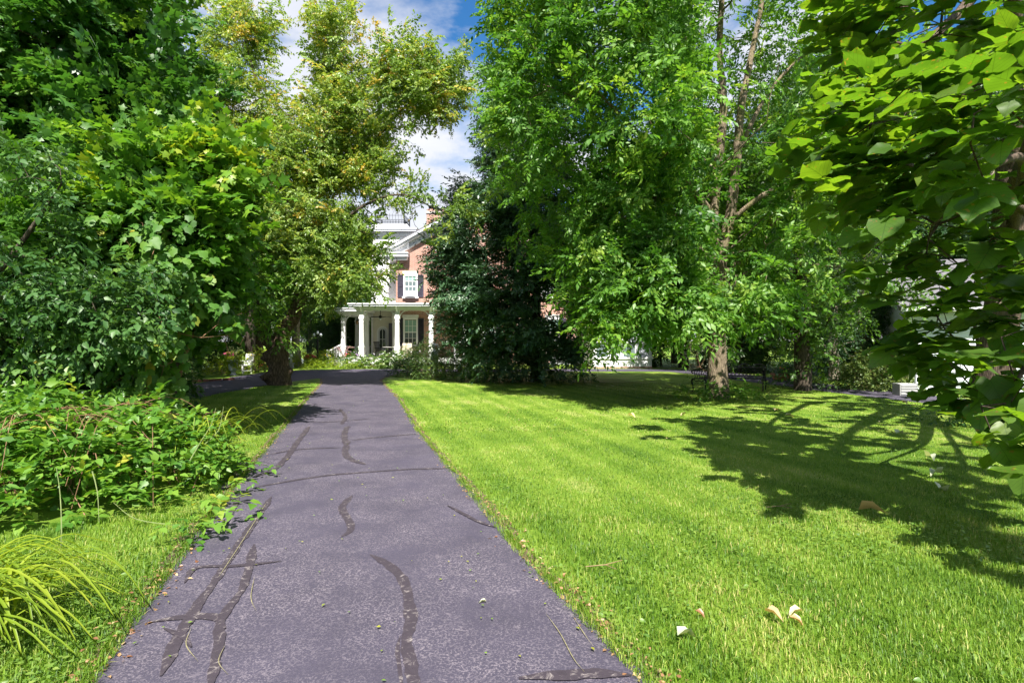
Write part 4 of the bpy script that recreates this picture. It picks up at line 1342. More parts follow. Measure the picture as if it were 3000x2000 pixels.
# grey lower panels against the brick left of the sunroom
HB().box(SX0-2.2, SX0-.05, YW-.12, YW-.01, 0, .55).build('cellar_hatch', M['siding_vinyl'])

# ------------------------------------------------------------------ white sided garage on the right
GY = 18.6
gar = empty('white_garage', (13.0, GY, 0), math.radians(-27)); tag(gar, 'pale garage with horizontal siding behind the big leaves at the right edge', 'garage')
class GB(MB):
    def build(s, name, mat=None, parent=None, smooth_=False, bevel=0):
        s.v = [(x-12.9, y-GY, z) for x, y, z in s.v]
        return MB.build(s, name, mat, parent or gar, smooth_, bevel)
gx0, gx1, gy1 = 12.9, 22.0, GY+7
GB().box(gx0+.02, gx1-.02, GY+.03, gy1, 0, 2.7).build('wall', M['siding_vinyl'])
k = 0
while k*.14 < 2.6:
    z = .06+k*.14
    b = GB().add([(gx0,GY-.022,z),(gx1,GY-.022,z),(gx1,GY+.029,z),(gx0,GY+.029,z),(gx0,GY,z+.138),(gx1,GY,z+.138),(gx1,GY+.029,z+.138),(gx0,GY+.029,z+.138)],
        [(3,2,1,0),(4,5,6,7),(0,1,5,4),(1,2,6,5),(2,3,7,6),(3,0,4,7)])
    b.build('siding_board', M['siding_vinyl']); k += 1
GB().box(gx0-.05, gx0+.09, GY-.04, GY+.05, 0, 2.7).build('corner_board', M['white_paint'])
GB().prism_x([(GY-.5, 2.6), (GY-.5, 2.72), (GY+3.5, 4.62), (gy1+.5, 2.72), (gy1+.5, 2.6), (GY+3.5, 4.5)], gx0-.35, gx1+.3).build('roof', M['slate'])
GB().box(gx0-.3, gx1+.3, GY-.55, GY-.45, 2.55, 2.70).build('gutter', M['white_paint'])
GB().prism_x([(GY+.03, 2.7), (gy1, 2.7), (GY+3.5, 4.45)], gx0+.05, gx0+.12).build('gable', M['siding_vinyl'])

# ------------------------------------------------------------------ garden things
class LB(MB):
    """local shapes: just MB"""
def thing(name, label, cat, loc, rz=0, group=None):
    t = empty(name, loc, rz); tag(t, label, cat, group); return t

def tuft_leaves(c, r, n, rng, leaf, var0=.5, outw=1.0, n_leaf=4, length=.12):
    p, d = ellipsoids([(c, r, n)], rng, .6)
    return sprays(p, d, rng, 1, n_leaf, length, .03, leaf, var0=var0)

def blossoms(name, c, r, n, mat, parent, loc, rng, size=.03):
    mb = MB()
    p, d = ellipsoids([(c, r, n)], rng, .85)
    for q_, dd in zip(p, d):
        if dd[2] < -.2: continue
        q_ = q_-np.array(loc)
        dv = Vector(dd+np.array([0,-.3,.4])).normalized()
        a = dv.orthogonal().normalized(); b = dv.cross(a)
        k5 = 5
        vs_ = [Vector(q_)+dv*size*.1]
        for k in range(k5*2):
            t = math.pi*k/k5; rr = size*(1 if k % 2 == 0 else .55)
            vs_.append(Vector(q_)+(a*math.cos(t)+b*math.sin(t))*rr+dv*size*(.35 if k % 2 == 0 else .1))
        mb.add(vs_, [(0, k+1, (k+1) % (2*k5)+1) for k in range(2*k5)])
    o = mb.build(name, mat, parent); o['kind'] = 'stuff'
    return o

# lamp post with three lanterns
g_ = G(930, 1073.5)
lamp = thing('lamp_post', 'black lamp post with three glass lanterns by the drive bend', 'lamp post', g_)
LB().lathe([(.17,0),(.17,.14),(.13,.18),(.12,.42),(.09,.48),(.075,.56),(.05,.62),(.045,1.85),(.06,1.88),(.06,1.93),(.04,1.95),(.035,2.05)], n=14).build('post', M['black_iron'], lamp, smooth_=False)
arm = LB()
for sx in (-1, 1):
    arm.tube([(0,0,1.72),(sx*.10,0,1.74),(sx*.20,0,1.80),(sx*.22,0,1.90)], .016, 7)
arm.build('arm', M['black_iron'], lamp)
for x, z in ((-.22,1.9),(0,2.05),(.22,1.9)):
    ln = LB().lathe([(.03,z),(.07,z+.03),(.085,z+.12),(.06,z+.22)], (x,0,0), 10).build('lantern', M['lamp_glass'], lamp, smooth_=True)
    LB().lathe([(.045,z-.02),(.045,z+.01)], (x,0,0), 10).lathe([(.07,z+.215),(.05,z+.25),(.015,z+.30),(.006,z+.35)], (x,0,0), 10).build('lantern_cap', M['black_iron'], ln)

# big blue-grey urn on the left lawn
rr = np.random.default_rng(5)
def urn_thing(name, label, g_, h, mat, cat='urn', flower='pink_petal', leaf='lime_leaf', fol=(.45,.4,.28), spikes=True, group=None):
    u = thing(name, label, cat, g_, 0, group)
    s = h
    LB().lathe([(.20*s,0),(.20*s,.06*s),(.13*s,.10*s),(.10*s,.20*s),(.15*s,.27*s),(.22*s,.30*s),(.22*s,.33*s),(.28*s,.36*s),(.30*s,.75*s),(.29*s,.86*s),(.38*s,.93*s),(.38*s,.98*s),(.30*s,1.0*s),(.26*s,.92*s)], n=22).build('urn_body', M[mat], u, smooth_=False)
    lv = tuft_leaves((g_[0],g_[1],h+fol[2]*.35), fol, 220, rr, .075, .5)
    lv2 = tuft_leaves((g_[0]+.3,g_[1]-.2,h*.85), (fol[0]*.5, .15, .22), 60, rr, .075, .6)
    crown('foliage', join(lv, lv2), T_OVATE, leaf, u, g_)
    blossoms('flowers', (g_[0]-.18, g_[1]-.12, h+fol[2]*.75), (fol[0]*.7, fol[1]*.6, fol[2]*.55), 60, M[flower], u, g_, rr, .045)
    if spikes:
        mb = LB()
        for k in range(16):
            a = rr.random()*6.28; L = .45+.25*rr.random(); ox, oy = math.cos(a), math.sin(a)
            pts = [(.10+ox*.02, oy*.02, h), (.10+ox*.10*L, oy*.10*L, h+.55*L), (.10+ox*.38*L, oy*.38*L, h+.95*L), (.10+ox*.75*L, oy*.75*L, h+.85*L)]
            mb.tube(pts, [.012,.012,.008,.002], 3, False)
        mb.build('spiky_leaves', M['clover_leaf'] if False else M['green_stem'], u)
    return u
urn_thing('garden_urn', 'large blue grey pedestal urn spilling lime leaves and pink flowers on the lawn', G(683, 1099), .72, 'urn_blue')
# white slatted chair behind the urn
g_ = G(712, 1094)
chair = thing('garden_chair', 'white slatted garden chair just behind the blue grey urn', 'chair', g_, math.radians(-25))
seat = LB()
for k in range(5): seat.box(-.27, .27, -.26+k*.11, -.17+k*.11, .40, .42)
seat.build('seat', M['white_paint'], chair)
bk = LB()
for k in range(6): bk.add(*[[(-.27+k*.095,.28,.43),(-.19+k*.095,.28,.43),(-.19+k*.095,.42,.98),(-.27+k*.095,.42,.98),(-.27+k*.095,.30,.43),(-.19+k*.095,.30,.43),(-.19+k*.095,.44,.98),(-.27+k*.095,.44,.98)],[(0,1,2,3),(7,6,5,4),(0,4,5,1),(1,5,6,2),(2,6,7,3),(3,7,4,0)]])
bk.bar((-.29,.30,.55),(.31,.30,.55),.05).bar((-.29,.42,.92),(.31,.42,.92),.05)
bk.build('backrest', M['white_paint'], chair)
for x in (-.27, .27):
    for y, z in ((-.26,.62),(.26,.45)):
        LB().bar((x,y,0),(x,y,z),.05).build('leg', M['white_paint'], chair)
    LB().bar((x,-.30,.63),(x,.34,.63),.08,.03).build('armrest', M['white_paint'], chair)
    LB().bar((x,-.26,.15),(x,.26,.15),.04).build('stretcher', M['white_paint'], chair)
# statue on pedestal beyond the maple
g_ = G(853, 1077.5)
st = thing('garden_statue', 'small white stone figure on a square pedestal beside the pale trunk', 'statue', g_)
LB().box(-.15,.15,-.15,.15,0,.05).box(-.12,.12,-.12,.12,.051,.25).box(-.16,.16,-.16,.16,.251,.30).build('pedestal', M['stone_grey'], st)
fig = LB()
fig.tube([(.03,0,.30),(.035,0,.42),(.03,-.02,.52),(.0,0,.60)], [.03,.028,.04,.06], 8)
fig.tube([(-.05,0,.30),(-.045,-.01,.42),(-.03,-.02,.52),(0,0,.60)], [.03,.028,.04,.06], 8)
fig.tube([(0,0,.57),(.005,0,.66),(-.01,0,.74),(-.015,0,.79),(-.015,0,.83)], [.072,.062,.078,.05,.025], 10)
fig.ball((-.025,-.01,.87), .046, 10, 8, (.9,1,1.15))
fig.tube([(.06,0,.76),(.10,-.02,.68),(.05,-.07,.64)], [.026,.022,.016], 7)
fig.tube([(-.085,0,.76),(-.12,-.02,.84),(-.06,-.02,.93)], [.026,.022,.016], 7)
fig.build('figure', M['stone_white'], st, smooth_=True)
# red flower urn
urn_thing('flower_urn', 'clay urn of red flowers beside the lamp post', G(909, 1076), .38, 'clay_pot', 'planter', 'red_petal', 'dark_leaf', (.34,.3,.20), False)
blossoms('flowers', (G(909,1076)[0], G(909,1076)[1], .62), (.34,.3,.17), 150, M['red_petal'], bpy.data.objects['flower_urn'], G(909,1076), rr, .05)
# square white planter by the steps
g_ = G(1006, 1074)
pl = thing('planter_box', 'square white planter of red and pale flowers beside the porch steps', 'planter', g_)
LB().add([(-.20,-.20,0),(.20,-.20,0),(.20,.20,0),(-.20,.20,0),(-.24,-.24,.42),(.24,-.24,.42),(.24,.24,.42),(-.24,.24,.42)], [(3,2,1,0),(4,5,6,7),(0,1,5,4),(1,2,6,5),(2,3,7,6),(3,0,4,7)]).box(-.27,.27,-.27,.27,.421,.47).build('box', M['stone_white'], pl)
crown('foliage', tuft_leaves((g_[0],g_[1],.62), (.4,.35,.22), 180, rr, .07, .5), T_OVATE, 'rose_leaf', pl, g_)
blossoms('red_flowers', (g_[0]+.18,g_[1]-.1,.72), (.28,.25,.16), 26, M['red_petal'], pl, g_, rr, .05)
blossoms('white_flowers', (g_[0]-.12,g_[1]-.1,.66), (.3,.25,.16), 34, M['white_petal'], pl, g_, rr, .045)
blossoms('yellow_flowers', (g_[0],g_[1]-.15,.55), (.25,.2,.12), 10, M['yellow_petal'], pl, g_, rr, .04)
pm = LB()
for k in range(26):
    a = rr.random()*6.28; L = .6+.4*rr.random(); ox, oy = math.cos(a), math.sin(a)*.7
    pm.tube([(0,0,.45),(ox*.12,oy*.12,.45+.5*L),(ox*.4*L,oy*.4*L,.45+.85*L),(ox*.75*L,oy*.75*L,.45+.78*L)], [.004,.004,.012,.004], 4, False)
pm.build('grass_plumes', M['plume'], pl)

# things on the porch
g0 = (-9.0, 38.9, 3.80)
fan = thing('ceiling_fan', 'black ceiling fan hanging from the porch ceiling', 'ceiling fan', g0)
LB().tube([(0,0,0),(0,0,-.42)], .02, 8).lathe([(.02,-.10),(.06,-.06),(.07,0)], n=10).build('down_rod', M['black_iron'], fan)
LB().lathe([(.04,-.62),(.11,-.58),(.12,-.48),(.05,-.42)], n=14).build('motor', M['black_iron'], fan)
LB().lathe([(.03,-.74),(.08,-.70),(.09,-.63),(.03,-.622)], n=12).build('light_bowl', M['lamp_glass'], fan)
for k in range(5):
    a = 2*math.pi*k/5+.35; c_, s_ = math.cos(a), math.sin(a)
    bl = LB(); vs_ = []
    for r_, w in ((.10,.03),(.25,.05),(.32,.09),(.66,.10),(.72,.06)):
        for sg in (-1, 1):
            for dz in (-.006, .006):
                vs_.append((c_*r_-s_*w*sg, s_*r_+c_*w*sg, -.53+sg*.015+dz))
    fs_ = []
    for i in range(4):
        b0 = i*4; b1 = b0+4
        fs_ += [(b0+1,b0+3,b1+3,b1+1),(b0,b1,b1+2,b0+2),(b0,b0+1,b1+1,b1),(b0+2,b1+2,b1+3,b0+3)]
    bl.add(vs_, fs_).build('blade', M['black_iron'], fan)
g0 = (-11.05, 40.6, 3.58)
lt = thing('hanging_lantern', 'small amber lantern hanging between the left porch columns', 'lantern', g0)
LB().tube([(0,0,0),(0,0,-.42)], .008, 5).build('chain', M['black_iron'], lt)
LB().lathe([(.05,-.76),(.10,-.62),(.09,-.55),(.06,-.50)], n=8).build('glass', M['amber_glass'], lt)
LB().lathe([(.03,-.80),(.055,-.765)], n=8).lathe([(.11,-.515),(.06,-.46),(.02,-.42)], n=8).build('cage', M['black_iron'], lt)
# rocking chair
g0 = (-9.05, 39.4, .50)
rk_ = thing('rocking_chair', 'black rocking chair on the porch in front of the arched window', 'chair', g0, math.radians(60))
st_ = LB()
for k in range(5): st_.box(-.26,.26,-.25+k*.105,-.16+k*.105,.40,.42)
st_.build('seat', M['black_iron'], rk_)
bb = LB()
for k in range(6): bb.bar((-.23+k*.092,.27,.42),(-.23+k*.092,.45,1.05),.03)
bb.bar((-.27,.45,1.05),(.27,.45,1.05),.07).bar((-.27,.33,.62),(.27,.33,.62),.04)
bb.build('backrest', M['black_iron'], rk_)
for x in (-.27, .27):
    LB().tube([(x,-.45,.08),(x,-.2,.03),(x,.1,.02),(x,.4,.06),(x,.62,.16)], .02, 6).build('rocker', M['black_iron'], rk_)
    LB().bar((x,-.24,.04),(x,-.24,.63),.04).build('leg', M['black_iron'], rk_)
    LB().bar((x,.25,.04),(x,.25,.45),.04).build('leg', M['black_iron'], rk_)
    LB().bar((x,-.30,.64),(x,.36,.66),.06,.03).build('armrest', M['black_iron'], rk_)
g0 = (-8.35, 38.6, .50)
tb = thing('porch_table', 'small round dark metal table beside the porch chair', 'table', g0)
LB().lathe([(.40,.70),(.42,.715),(.40,.73)], n=20).build('table_top', M['stone_grey'], tb)
LB().lathe([(.20,0),(.03,.06),(.025,.66),(.12,.70)], n=10).build('pedestal', M['black_iron'], tb)
g0 = (-7.05, 38.6, .5)
wk = thing('wicker_chair', 'tan wicker chair under the lower porch window', 'chair', g0)
LB().box(-.30,.30,-.30,.30,.30,.42).build('seat', M['wicker'], wk, bevel=.03)
LB().box(-.32,.32,-.36,-.28,.425,.98).build('backrest', M['wicker'], wk, bevel=.03)
for x in (-.33,.33): LB().box(x-.04,x+.04,-.28,.30,.425,.62).build('armrest', M['wicker'], wk, bevel=.02)
for x in (-.26,.26):
    for y in (-.26,.26): LB().box(x-.025,x+.025,y-.025,y+.025,0,.299).build('leg', M['wicker'], wk)
# window unit
ac = thing('air_conditioner', 'white window air conditioner in the upper window', 'air conditioner', (wx(1203), YW-.02, wz(871)))
LB().box(-.36,.36,-.36,-.01,.02,.33).build('case', M['white_paint'], ac, bevel=.015)
gl = LB()
for k in range(8): gl.box(-.20,.28,-.375,-.361,.05+k*.03,.065+k*.03)
gl.build('grille', M['curtain'], ac)
# stone figure by the fourth column, above the roses
g_ = np.array([-3.95, 29.0, 0])
bs = thing('stone_bust', 'weathered pale stone bust rising out of the rose bushes', 'statue', g_)
LB().box(-.17,.17,-.17,.17,0,.72).box(-.20,.20,-.20,.20,.721,.78).build('plinth', M['stone_grey'], bs)
f_ = LB().tube([(0,0,.78),(0,0,.90),(0,0,1.05),(.0,-.01,1.16)], [.16,.19,.17,.07], 12).tube([(0,-.01,1.14),(-.02,-.02,1.26)], [.06,.06], 10)
f_.ball((-.03,-.04,1.38), .12, 14, 10, (.85,1.0,1.2)).tube([(.12,0,1.0),(.24,-.02,1.16),(.16,-.05,1.42),(-.02,-.04,1.53)], [.06,.05,.045,.03], 8)
f_.ball((-.03,-.155,1.36), .025, 6, 5)
f_.build('figure', M['stone_white'], bs, smooth_=True)
# white garden arch at the end of the porch bed
g_ = np.array([-3.02, 33.4, 0])
ar = thing('garden_arch', 'white wooden post of the garden arch against the brick wall', 'arch')if False else thing('garden_arch', 'white wooden garden arch beside the brick wall behind the roses', 'arch', g_)
for x in (-.32, .32):
    LB().box(x-.055,x+.055,-.055,.055,0,1.25).build('post', M['white_paint'], ar)
ab_ = LB()
for k in range(12):
    t0, t1 = math.pi*k/12, math.pi*(k+1)/12
    ab_.bar((.32*math.cos(t0),0,1.25+.32*math.sin(t0)), (.32*math.cos(t1),0,1.25+.32*math.sin(t1)), .08, .06)
ab_.build('arch_top', M['white_paint'], ar)
lt_ = LB()
for k in range(6): lt_.bar((-.26,0,.15+k*.18),(.26,0,.15+k*.18),.02)
lt_.build('lattice', M['white_paint'], ar)
# black garden bench in the bed
g_ = np.array([-3.1, 29.6, 0])
sb_ = thing('stone_bench', 'low dark bench in the shade beside the rose bush', 'bench', g_)
LB().box(-.55,.55,-.18,.18,.36,.43).build('seat', M['black_iron'], sb_)
for x in (-.4,.4): LB().box(x-.06,x+.06,-.15,.15,0,.359).build('leg', M['black_iron'], sb_)

# cast iron benches behind the ash
def iron_bench(label, loc, rz, W=1.15):
    t = thing('iron_bench', label, 'bench', loc, rz, 'cast iron benches round the ash tree')
    seat = LB()
    seat.box(-W/2, W/2, -.22, -.19, .40, .43).box(-W/2, W/2, .20, .23, .40, .43)
    for k in range(12): seat.bar((-W/2+.05+k*(W-.1)/11,-.2,.415),(-W/2+.05+k*(W-.1)/11,.2,.415),.022,.012)
    for k in range(3): seat.bar((-W/2,-.11+.11*k,.415),(W/2,-.11+.11*k,.415),.016,.012)
    seat.build('seat', M['black_iron'], t)
    back = LB()
    # honeycomb of rings between two rails, humped crest
    y0 = .23
    back.bar((-W/2,y0,.50),(W/2,y0,.50),.03)
    nx2 = int(W/.105)
    for r_ in range(3):
        for k in range(nx2):
            cx_ = -W/2+.06+k*(W-.12)/(nx2-1) + (.025 if r_ % 2 else -.01); cz_ = .555+r_*.088
            pts = [(cx_+.045*math.cos(a), y0+.01*r_, cz_+.045*math.sin(a)) for a in np.linspace(0, 2*math.pi, 9)]
            back.tube(pts, .011, 4, False)
    back.bar((-W/2,y0+.03,.785),(W/2,y0+.03,.785),.028)
    crest = LB()
    for hcx in (-W/3, 0, W/3):
        hw = W/6
        pts = [(hcx-hw+2*hw*u, y0+.035, .80+.10*math.sin(math.pi*u)**1.5) for u in np.linspace(0,1,10)]
        crest.tube(pts, .02, 5)
        pts = [(hcx+.05*u*math.cos(5*u*2), y0+.035, .83+.04*u*math.sin(5*u*2)) for u in np.linspace(.1,1,12)]
        crest.tube(pts, .014, 4)
    back.build('backrest', M['black_iron'], t)
    crest.build('crest', M['black_iron'], t)
    for sx in (-1, 1):
        x = sx*W/2
        a = LB().tube([(x,.23,.78),(x,.0,.70),(x,-.2,.69),(x,-.27,.63),(x,-.22,.58)], .02, 6)
        for k in range(5):
            yk = -.16+k*.085
            a.tube([(x,yk,.43),(x,yk+.03,.50),(x,yk-.01,.58),(x,yk+.02,.69)], .012, 4)
        a.build('armrest', M['black_iron'], t)
        for y in (-.21, .22):
            yo = -.05 if y < 0 else .05
            LB().tube([(x,y,.42),(x*1.02,y+yo*.9,.34),(x,y+yo*.2,.18),(x,y-yo*.1,.07),(x,y+yo*.8,.0)], [.035,.032,.022,.016,.022], 6).build('leg', M['black_iron'], t)
        LB().tube([(x,-.2,.40),(x,-.1,.33),(x,0,.37),(x,.1,.33),(x,.2,.40)], .015, 5).build('apron', M['black_iron'], t)
    return t
iron_bench('black cast iron bench with honeycomb back right of the ash trunk', (7.42, 18.25, 0), math.radians(180-14), 1.25)
iron_bench('black cast iron bench half hidden by the ash trunk on its left', (6.35, 18.35, 0), math.radians(180+38), 1.1)

# terracotta planters beyond the right drive
def pot(label, loc, s, fl):
    t = thing('terracotta_planter', label, 'planter', loc, 0, 'terracotta planters beyond the right drive')
    LB().add([(-.26*s,-.13*s,0),(.26*s,-.13*s,0),(.26*s,.13*s,0),(-.26*s,.13*s,0),(-.34*s,-.18*s,.24*s),(.34*s,-.18*s,.24*s),(.34*s,.18*s,.24*s),(-.34*s,.18*s,.24*s)], [(3,2,1,0),(4,5,6,7),(0,1,5,4),(1,2,6,5),(2,3,7,6),(3,0,4,7)]).box(-.37*s,.37*s,-.21*s,.21*s,.241*s,.29*s).build('pot', M['terracotta'], t)
    crown('foliage', tuft_leaves((loc[0],loc[1],.42*s), (.26*s,.2*s,.18*s), 90, rr, .08, .4), T_LANCE, 'rose_leaf', t, loc)
    blossoms('flowers', (loc[0]+.1*s,loc[1]-.1*s,.5*s), (.25*s,.2*s,.14*s), fl, M['orange_petal'], t, loc, rr, .045)
pot('terracotta trough with green spikes on the far side of the right drive', G(2289, 1114), 1.0, 5)
pot('terracotta pot of orange flowers beside the terracotta trough', G(2312, 1109), .8, 26)
# small grey block and pole near the round shrub
g_ = G(2655, 1158)
cb = thing('utility_box', 'small grey louvred box beside the round shrub', 'utility box', g_)
LB().box(-.30,.22,-.18,.18,0,.36).build('case', M['grey_box'], cb, bevel=.02)
for k in range(4): LB().box(-.28,.20,-.20,-.182,.05+k*.08,.09+k*.08).build('louvre', M['grey_box'], cb)
LB().box(.27,.32,-.03,.03,0,.62).build('post', M['siding_vinyl'], cb)

# parked car beyond the lawn, on lower ground
g_ = np.array([-22.0, 57.0, -1.45])
car = thing('parked_car', 'silver parked car half hidden beyond the pale trunk', 'car', g_)
prof = [(-2.1,.30),(2.1,.30),(2.15,.62),(2.05,.80),(1.15,.92),(.55,1.42),(-.95,1.46),(-1.65,.98),(-2.12,.90),(-2.18,.55)]
LB().prism(prof, -.85, .85).build('body', M['car_paint'], car, bevel=.06)
LB().prism([(.95,.95),(.50,1.36),(-.10,1.38),(-.10,.95)], -.862, -.848).build('side_window', M['car_glass'], car)
LB().prism([(-.18,.95),(-.18,1.38),(-.88,1.40),(-1.42,.98)][::-1], -.862, -.848).build('side_window', M['car_glass'], car)
for x in (-1.35, 1.35):
    for y in (-.80, .80):
        w = LB(); n = 16
        w.tube([(x,y-.1,.32),(x,y+.1,.32)], .32, n).build('wheel', M['rubber'], car)

# brick edging of the left bed
for k in range(7):
    p_ = np.array([-12.5+k*.27, 22.2+k*.42, 0])
    if k == 0:
        ed = thing('brick_edging', 'short row of bricks edging the planted bed on the left lawn', 'edging', p_, math.radians(57))
    b = LB().box(-.11,.11,-.05,.05,0,.10).mesh('brick', M['brick_edge'])
    o = obj_from('brick', b, None, ed)
    o.location = (k*.27, rr.normal()*.02, 0); o.rotation_euler = (0, 0, rr.normal()*.05)

# ------------------------------------------------------------------ trees
def tree_root(name, label, loc, cat='tree', group=None):
    return thing(name, label, cat, loc, 0, group)

# --- ash on the right lawn
r_ = np.random.default_rng(21)
A0 = G(2108, 1166); A0[2] = 0
ash = tree_root('ash_tree', 'tall ash with forked grey trunk standing on the right lawn', A0)
def ap(px, py, dy=0): return P(px, py, A0[1]+dy)
trunk_pts = [A0+[0,0,-.1], ap(2103,1100), ap(2100,1000), ap(2100,900), ap(2104,800), ap(2110,730)]
trunk_mesh(trunk_pts, [.285,.27,.25,.235,.22,.20], A0, 'trunk', M['ash_bark'], ash, 26, .05, .22, seed=2.0,
           burls=[(ap(2085,1020,-.2), .12, .06), (ap(2115,1000,-.2), .10, .03)])
ash_lines = [
    (trunk_pts[4:], [.19,.18]),
    ([ap(2106,740), ap(2090,640), ap(2106,480), ap(2120,300), ap(2108,150), ap(2118,-100), ap(2110,-400), ap(2120,-700)], [.15,.14,.125,.11,.09,.07,.05,.02]),
    ([ap(2112,740), ap(2138,640), ap(2158,480), ap(2170,330), ap(2200,170,.4), ap(2240,-50,.6), ap(2260,-350,.8)], [.16,.15,.13,.11,.085,.06,.03]),
    ([ap(2148,640), ap(2230,575,-.3), ap(2330,520,-.5), ap(2420,455,-.8), ap(2520,330,-1)], [.075,.07,.06,.05,.03]),
    ([ap(2118,800), ap(2200,740,.4), ap(2290,620,.6), ap(2350,530,.8), ap(2460,400,1.2)], [.075,.07,.06,.05,.02]),
    ([ap(2112,860), ap(2180,800,.3), ap(2300,775,.6), ap(2450,780,.8), ap(2620,800,1.0)], [.045,.04,.035,.028,.012]),
    ([ap(2100,880), ap(2050,790,-.5), ap(1980,740,-1.0), ap(1900,690,-1.4)], [.10,.085,.06,.03]),
    ([ap(2098,930), ap(2040,870,-.8), ap(1960,880,-1.4), ap(1860,920,-2.0)], [.06,.05,.04,.02]),
    ([ap(2095,640), ap(2000,520,-.6), ap(1900,420,-1.0), ap(1780,300,-1.2)], [.11,.09,.07,.03]),
    ([ap(2110,480), ap(2020,330,.6), ap(1900,200,1.0), ap(1750,60,1.4)], [.10,.08,.06,.03]),
    ([ap(2092,780), ap(1990,640,.8), ap(1880,560,1.2), ap(1700,520,1.4)], [.10,.08,.06,.03]),
    ([ap(2115,300), ap(2010,120,-.8), ap(1900,-60,-1.2)], [.08,.06,.03]),
    ([ap(2160,450), ap(2260,260,.5), ap(2420,100,.8), ap(2560,-20,1.0)], [.07,.05,.03,.015]),
]
specs = [((4.3,15.6,9.4), (5.2,4.6,7.2), 300), ((2.2,15.4,7.6), (3.0,3.0,3.4), 90), ((2.4,15.3,11.0), (3.1,3,3.0), 80), ((4.2,14.3,4.7), (2.6,2.0,1.8), 80), ((2.75,13.8,2.45), (1.55,1.2,1.0), 46),
         ((3.9,13.8,3.2), (1.6,1.2,1.0), 40),
         ((5.9,14.6,2.75), (.95,.9,.85), 26), ((4.9,14.6,2.2), (.9,.7,.55), 14), ((7.6,16.5,9.5), (3.2,3.5,5.5), 95), ((6.6,15.2,5.0), (1.5,1.4,1.0), 22), ((8.8,17,6.0), (2.2,1.8,1.6), 26)]
pa, da = ellipsoids(specs, r_, .6)
pa, da = thin(pa, da, -.30, .42, 3.0, r_)
px_, py_ = project(pa)
keep = (pa[:,2] > 1.15) & ~((px_ > 1990) & (px_ < 2240) & (py_ > 960)) & ~((pa[:,0] > 6.8) & (r_.random(len(pa)) < .6))
# keep the gap of sky left of the crown
keep &= ~((px_ < 1428) & (py_ < 620))
pa, da = pa[keep], da[keep]
tubes = grow(ash_lines, pa, r_, tip=.007)
limbs_mesh(tubes, A0, 'branches', M['ash_bark'], ash)
lv = sprays(pa, da, r_, 1, 9, .42, .46, .155, angle=48, droop=.45, outw=.7, rand=.8, lift=.05, var0=.46, vclump=.13, vspray=.12, tilt=.45, hang=.25)
near, rest = split_near(lv, 280, r_)
leaf_objects(lv, near, T_LANCE, 'ash_leaf', ash, A0)
def ash_mask(p):
    x_, y_ = project(p)
    low = np.interp(x_, [1600,1690,1800,1850,2040,2060,2250,2300], [1030,1045,1020,955,940,930,950,900])
    clear = (p[:,1] < A0[1]+.6) & (x_ > 2045) & (x_ < 2235) & (y_ > 60) & (y_ < 880) & (np.abs(x_-np.interp(y_, [60,880], [2140,2115])) < 85) & (r_.random(len(x_)) < .93)
    # open the way for the sun onto the lower trunk
    q_ = p - (A0+np.array([0,0,1.0])); ts = np.array(to_sun)
    k_ = q_ @ ts; off = np.linalg.norm(q_-k_[:,None]*ts, axis=1)
    lit = (k_ > .4) & (k_ < 14) & (off < .85)
    return (y_ < low) & (x_ > np.interp(y_, [0,640,740,800,870,900,1030], [1455,1462,1485,1535,1625,1695,1705])) & ~clear & ~lit
crown_of('ash_shoot', 'crown', pa, da, ash, A0, r_, 8, .42, zmin=1.45, mask=ash_mask, vclump=.18)

# --- gnarled maple with yellowing crown by the drive
r_ = np.random.default_rng(22)
B0 = G(822, 1127); B0[2] = 0
mapl = tree_root('gnarled_maple', 'gnarled old maple with burled trunk and yellowing crown beside the drive', B0)
def bp_(px, py, dy=0): return P(px, py, B0[1]+dy)
tp_ = [B0+[0,0,-.1], bp_(821,1100), bp_(818,1060), bp_(822,1010), bp_(835,965), bp_(860,925), bp_(880,870), bp_(888,800), bp_(886,700)]
trunk_mesh(tp_, [.40,.36,.335,.33,.29,.25,.22,.20,.17], B0, 'trunk', M['old_bark'], mapl, 40, .13, .22, seed=6.0, step=.05,
           burls=[(bp_(785,1045,-.15), .24, .30), (bp_(790,1105,-.25), .18, .36), (bp_(852,1085,-.1), .17, .18), (bp_(800,1075,-.3), .12, .08), (bp_(835,1112,-.3), .15, .10), (bp_(845,1020,-.2), .12, .05)])
trunk_mesh([bp_(815,1030), bp_(797,1005,-.05), bp_(780,985,-.1), bp_(772,965,-.1), bp_(766,935,0), bp_(760,890,.1)], [.24,.22,.17,.14,.11,.07], B0, 'broken_limb', M['old_bark'], mapl, 28, .20, 0, seed=9.0, step=.05,
           burls=[(bp_(785,1000,-.1), .2, .12)])
ml = [(tp_[7:], [.17,.15]),
      ([bp_(886,700), bp_(900,600), bp_(935,480), bp_(960,360), bp_(985,230), bp_(1010,90)], [.16,.14,.12,.09,.06,.02]),
      ([bp_(888,760), bp_(850,640,.3), bp_(815,520,.4), bp_(790,400,.4), bp_(750,240,.3), bp_(705,70,.2)], [.14,.12,.10,.08,.05,.015]),
      ([bp_(900,600), bp_(1000,520,-.5), bp_(1090,420,-.8), bp_(1170,330,-.8), bp_(1280,240,-.6)], [.10,.085,.06,.045,.015]),
      ([bp_(888,780), bp_(960,690,-.8), bp_(1070,600,-1.2), bp_(1180,570,-1.2), bp_(1270,610,-1)], [.09,.07,.05,.03,.012]),
      ([bp_(880,830), bp_(960,800,-1), bp_(1050,800,-1.5), bp_(1110,850,-1.6)], [.05,.04,.03,.012]),
      ([bp_(870,720), bp_(770,640,.6), bp_(690,560,.8), bp_(620,470,.8)], [.09,.07,.05,.02]),
      ([bp_(770,960), bp_(760,900,-.5), bp_(740,840,-.9)], [.07,.05,.02])]
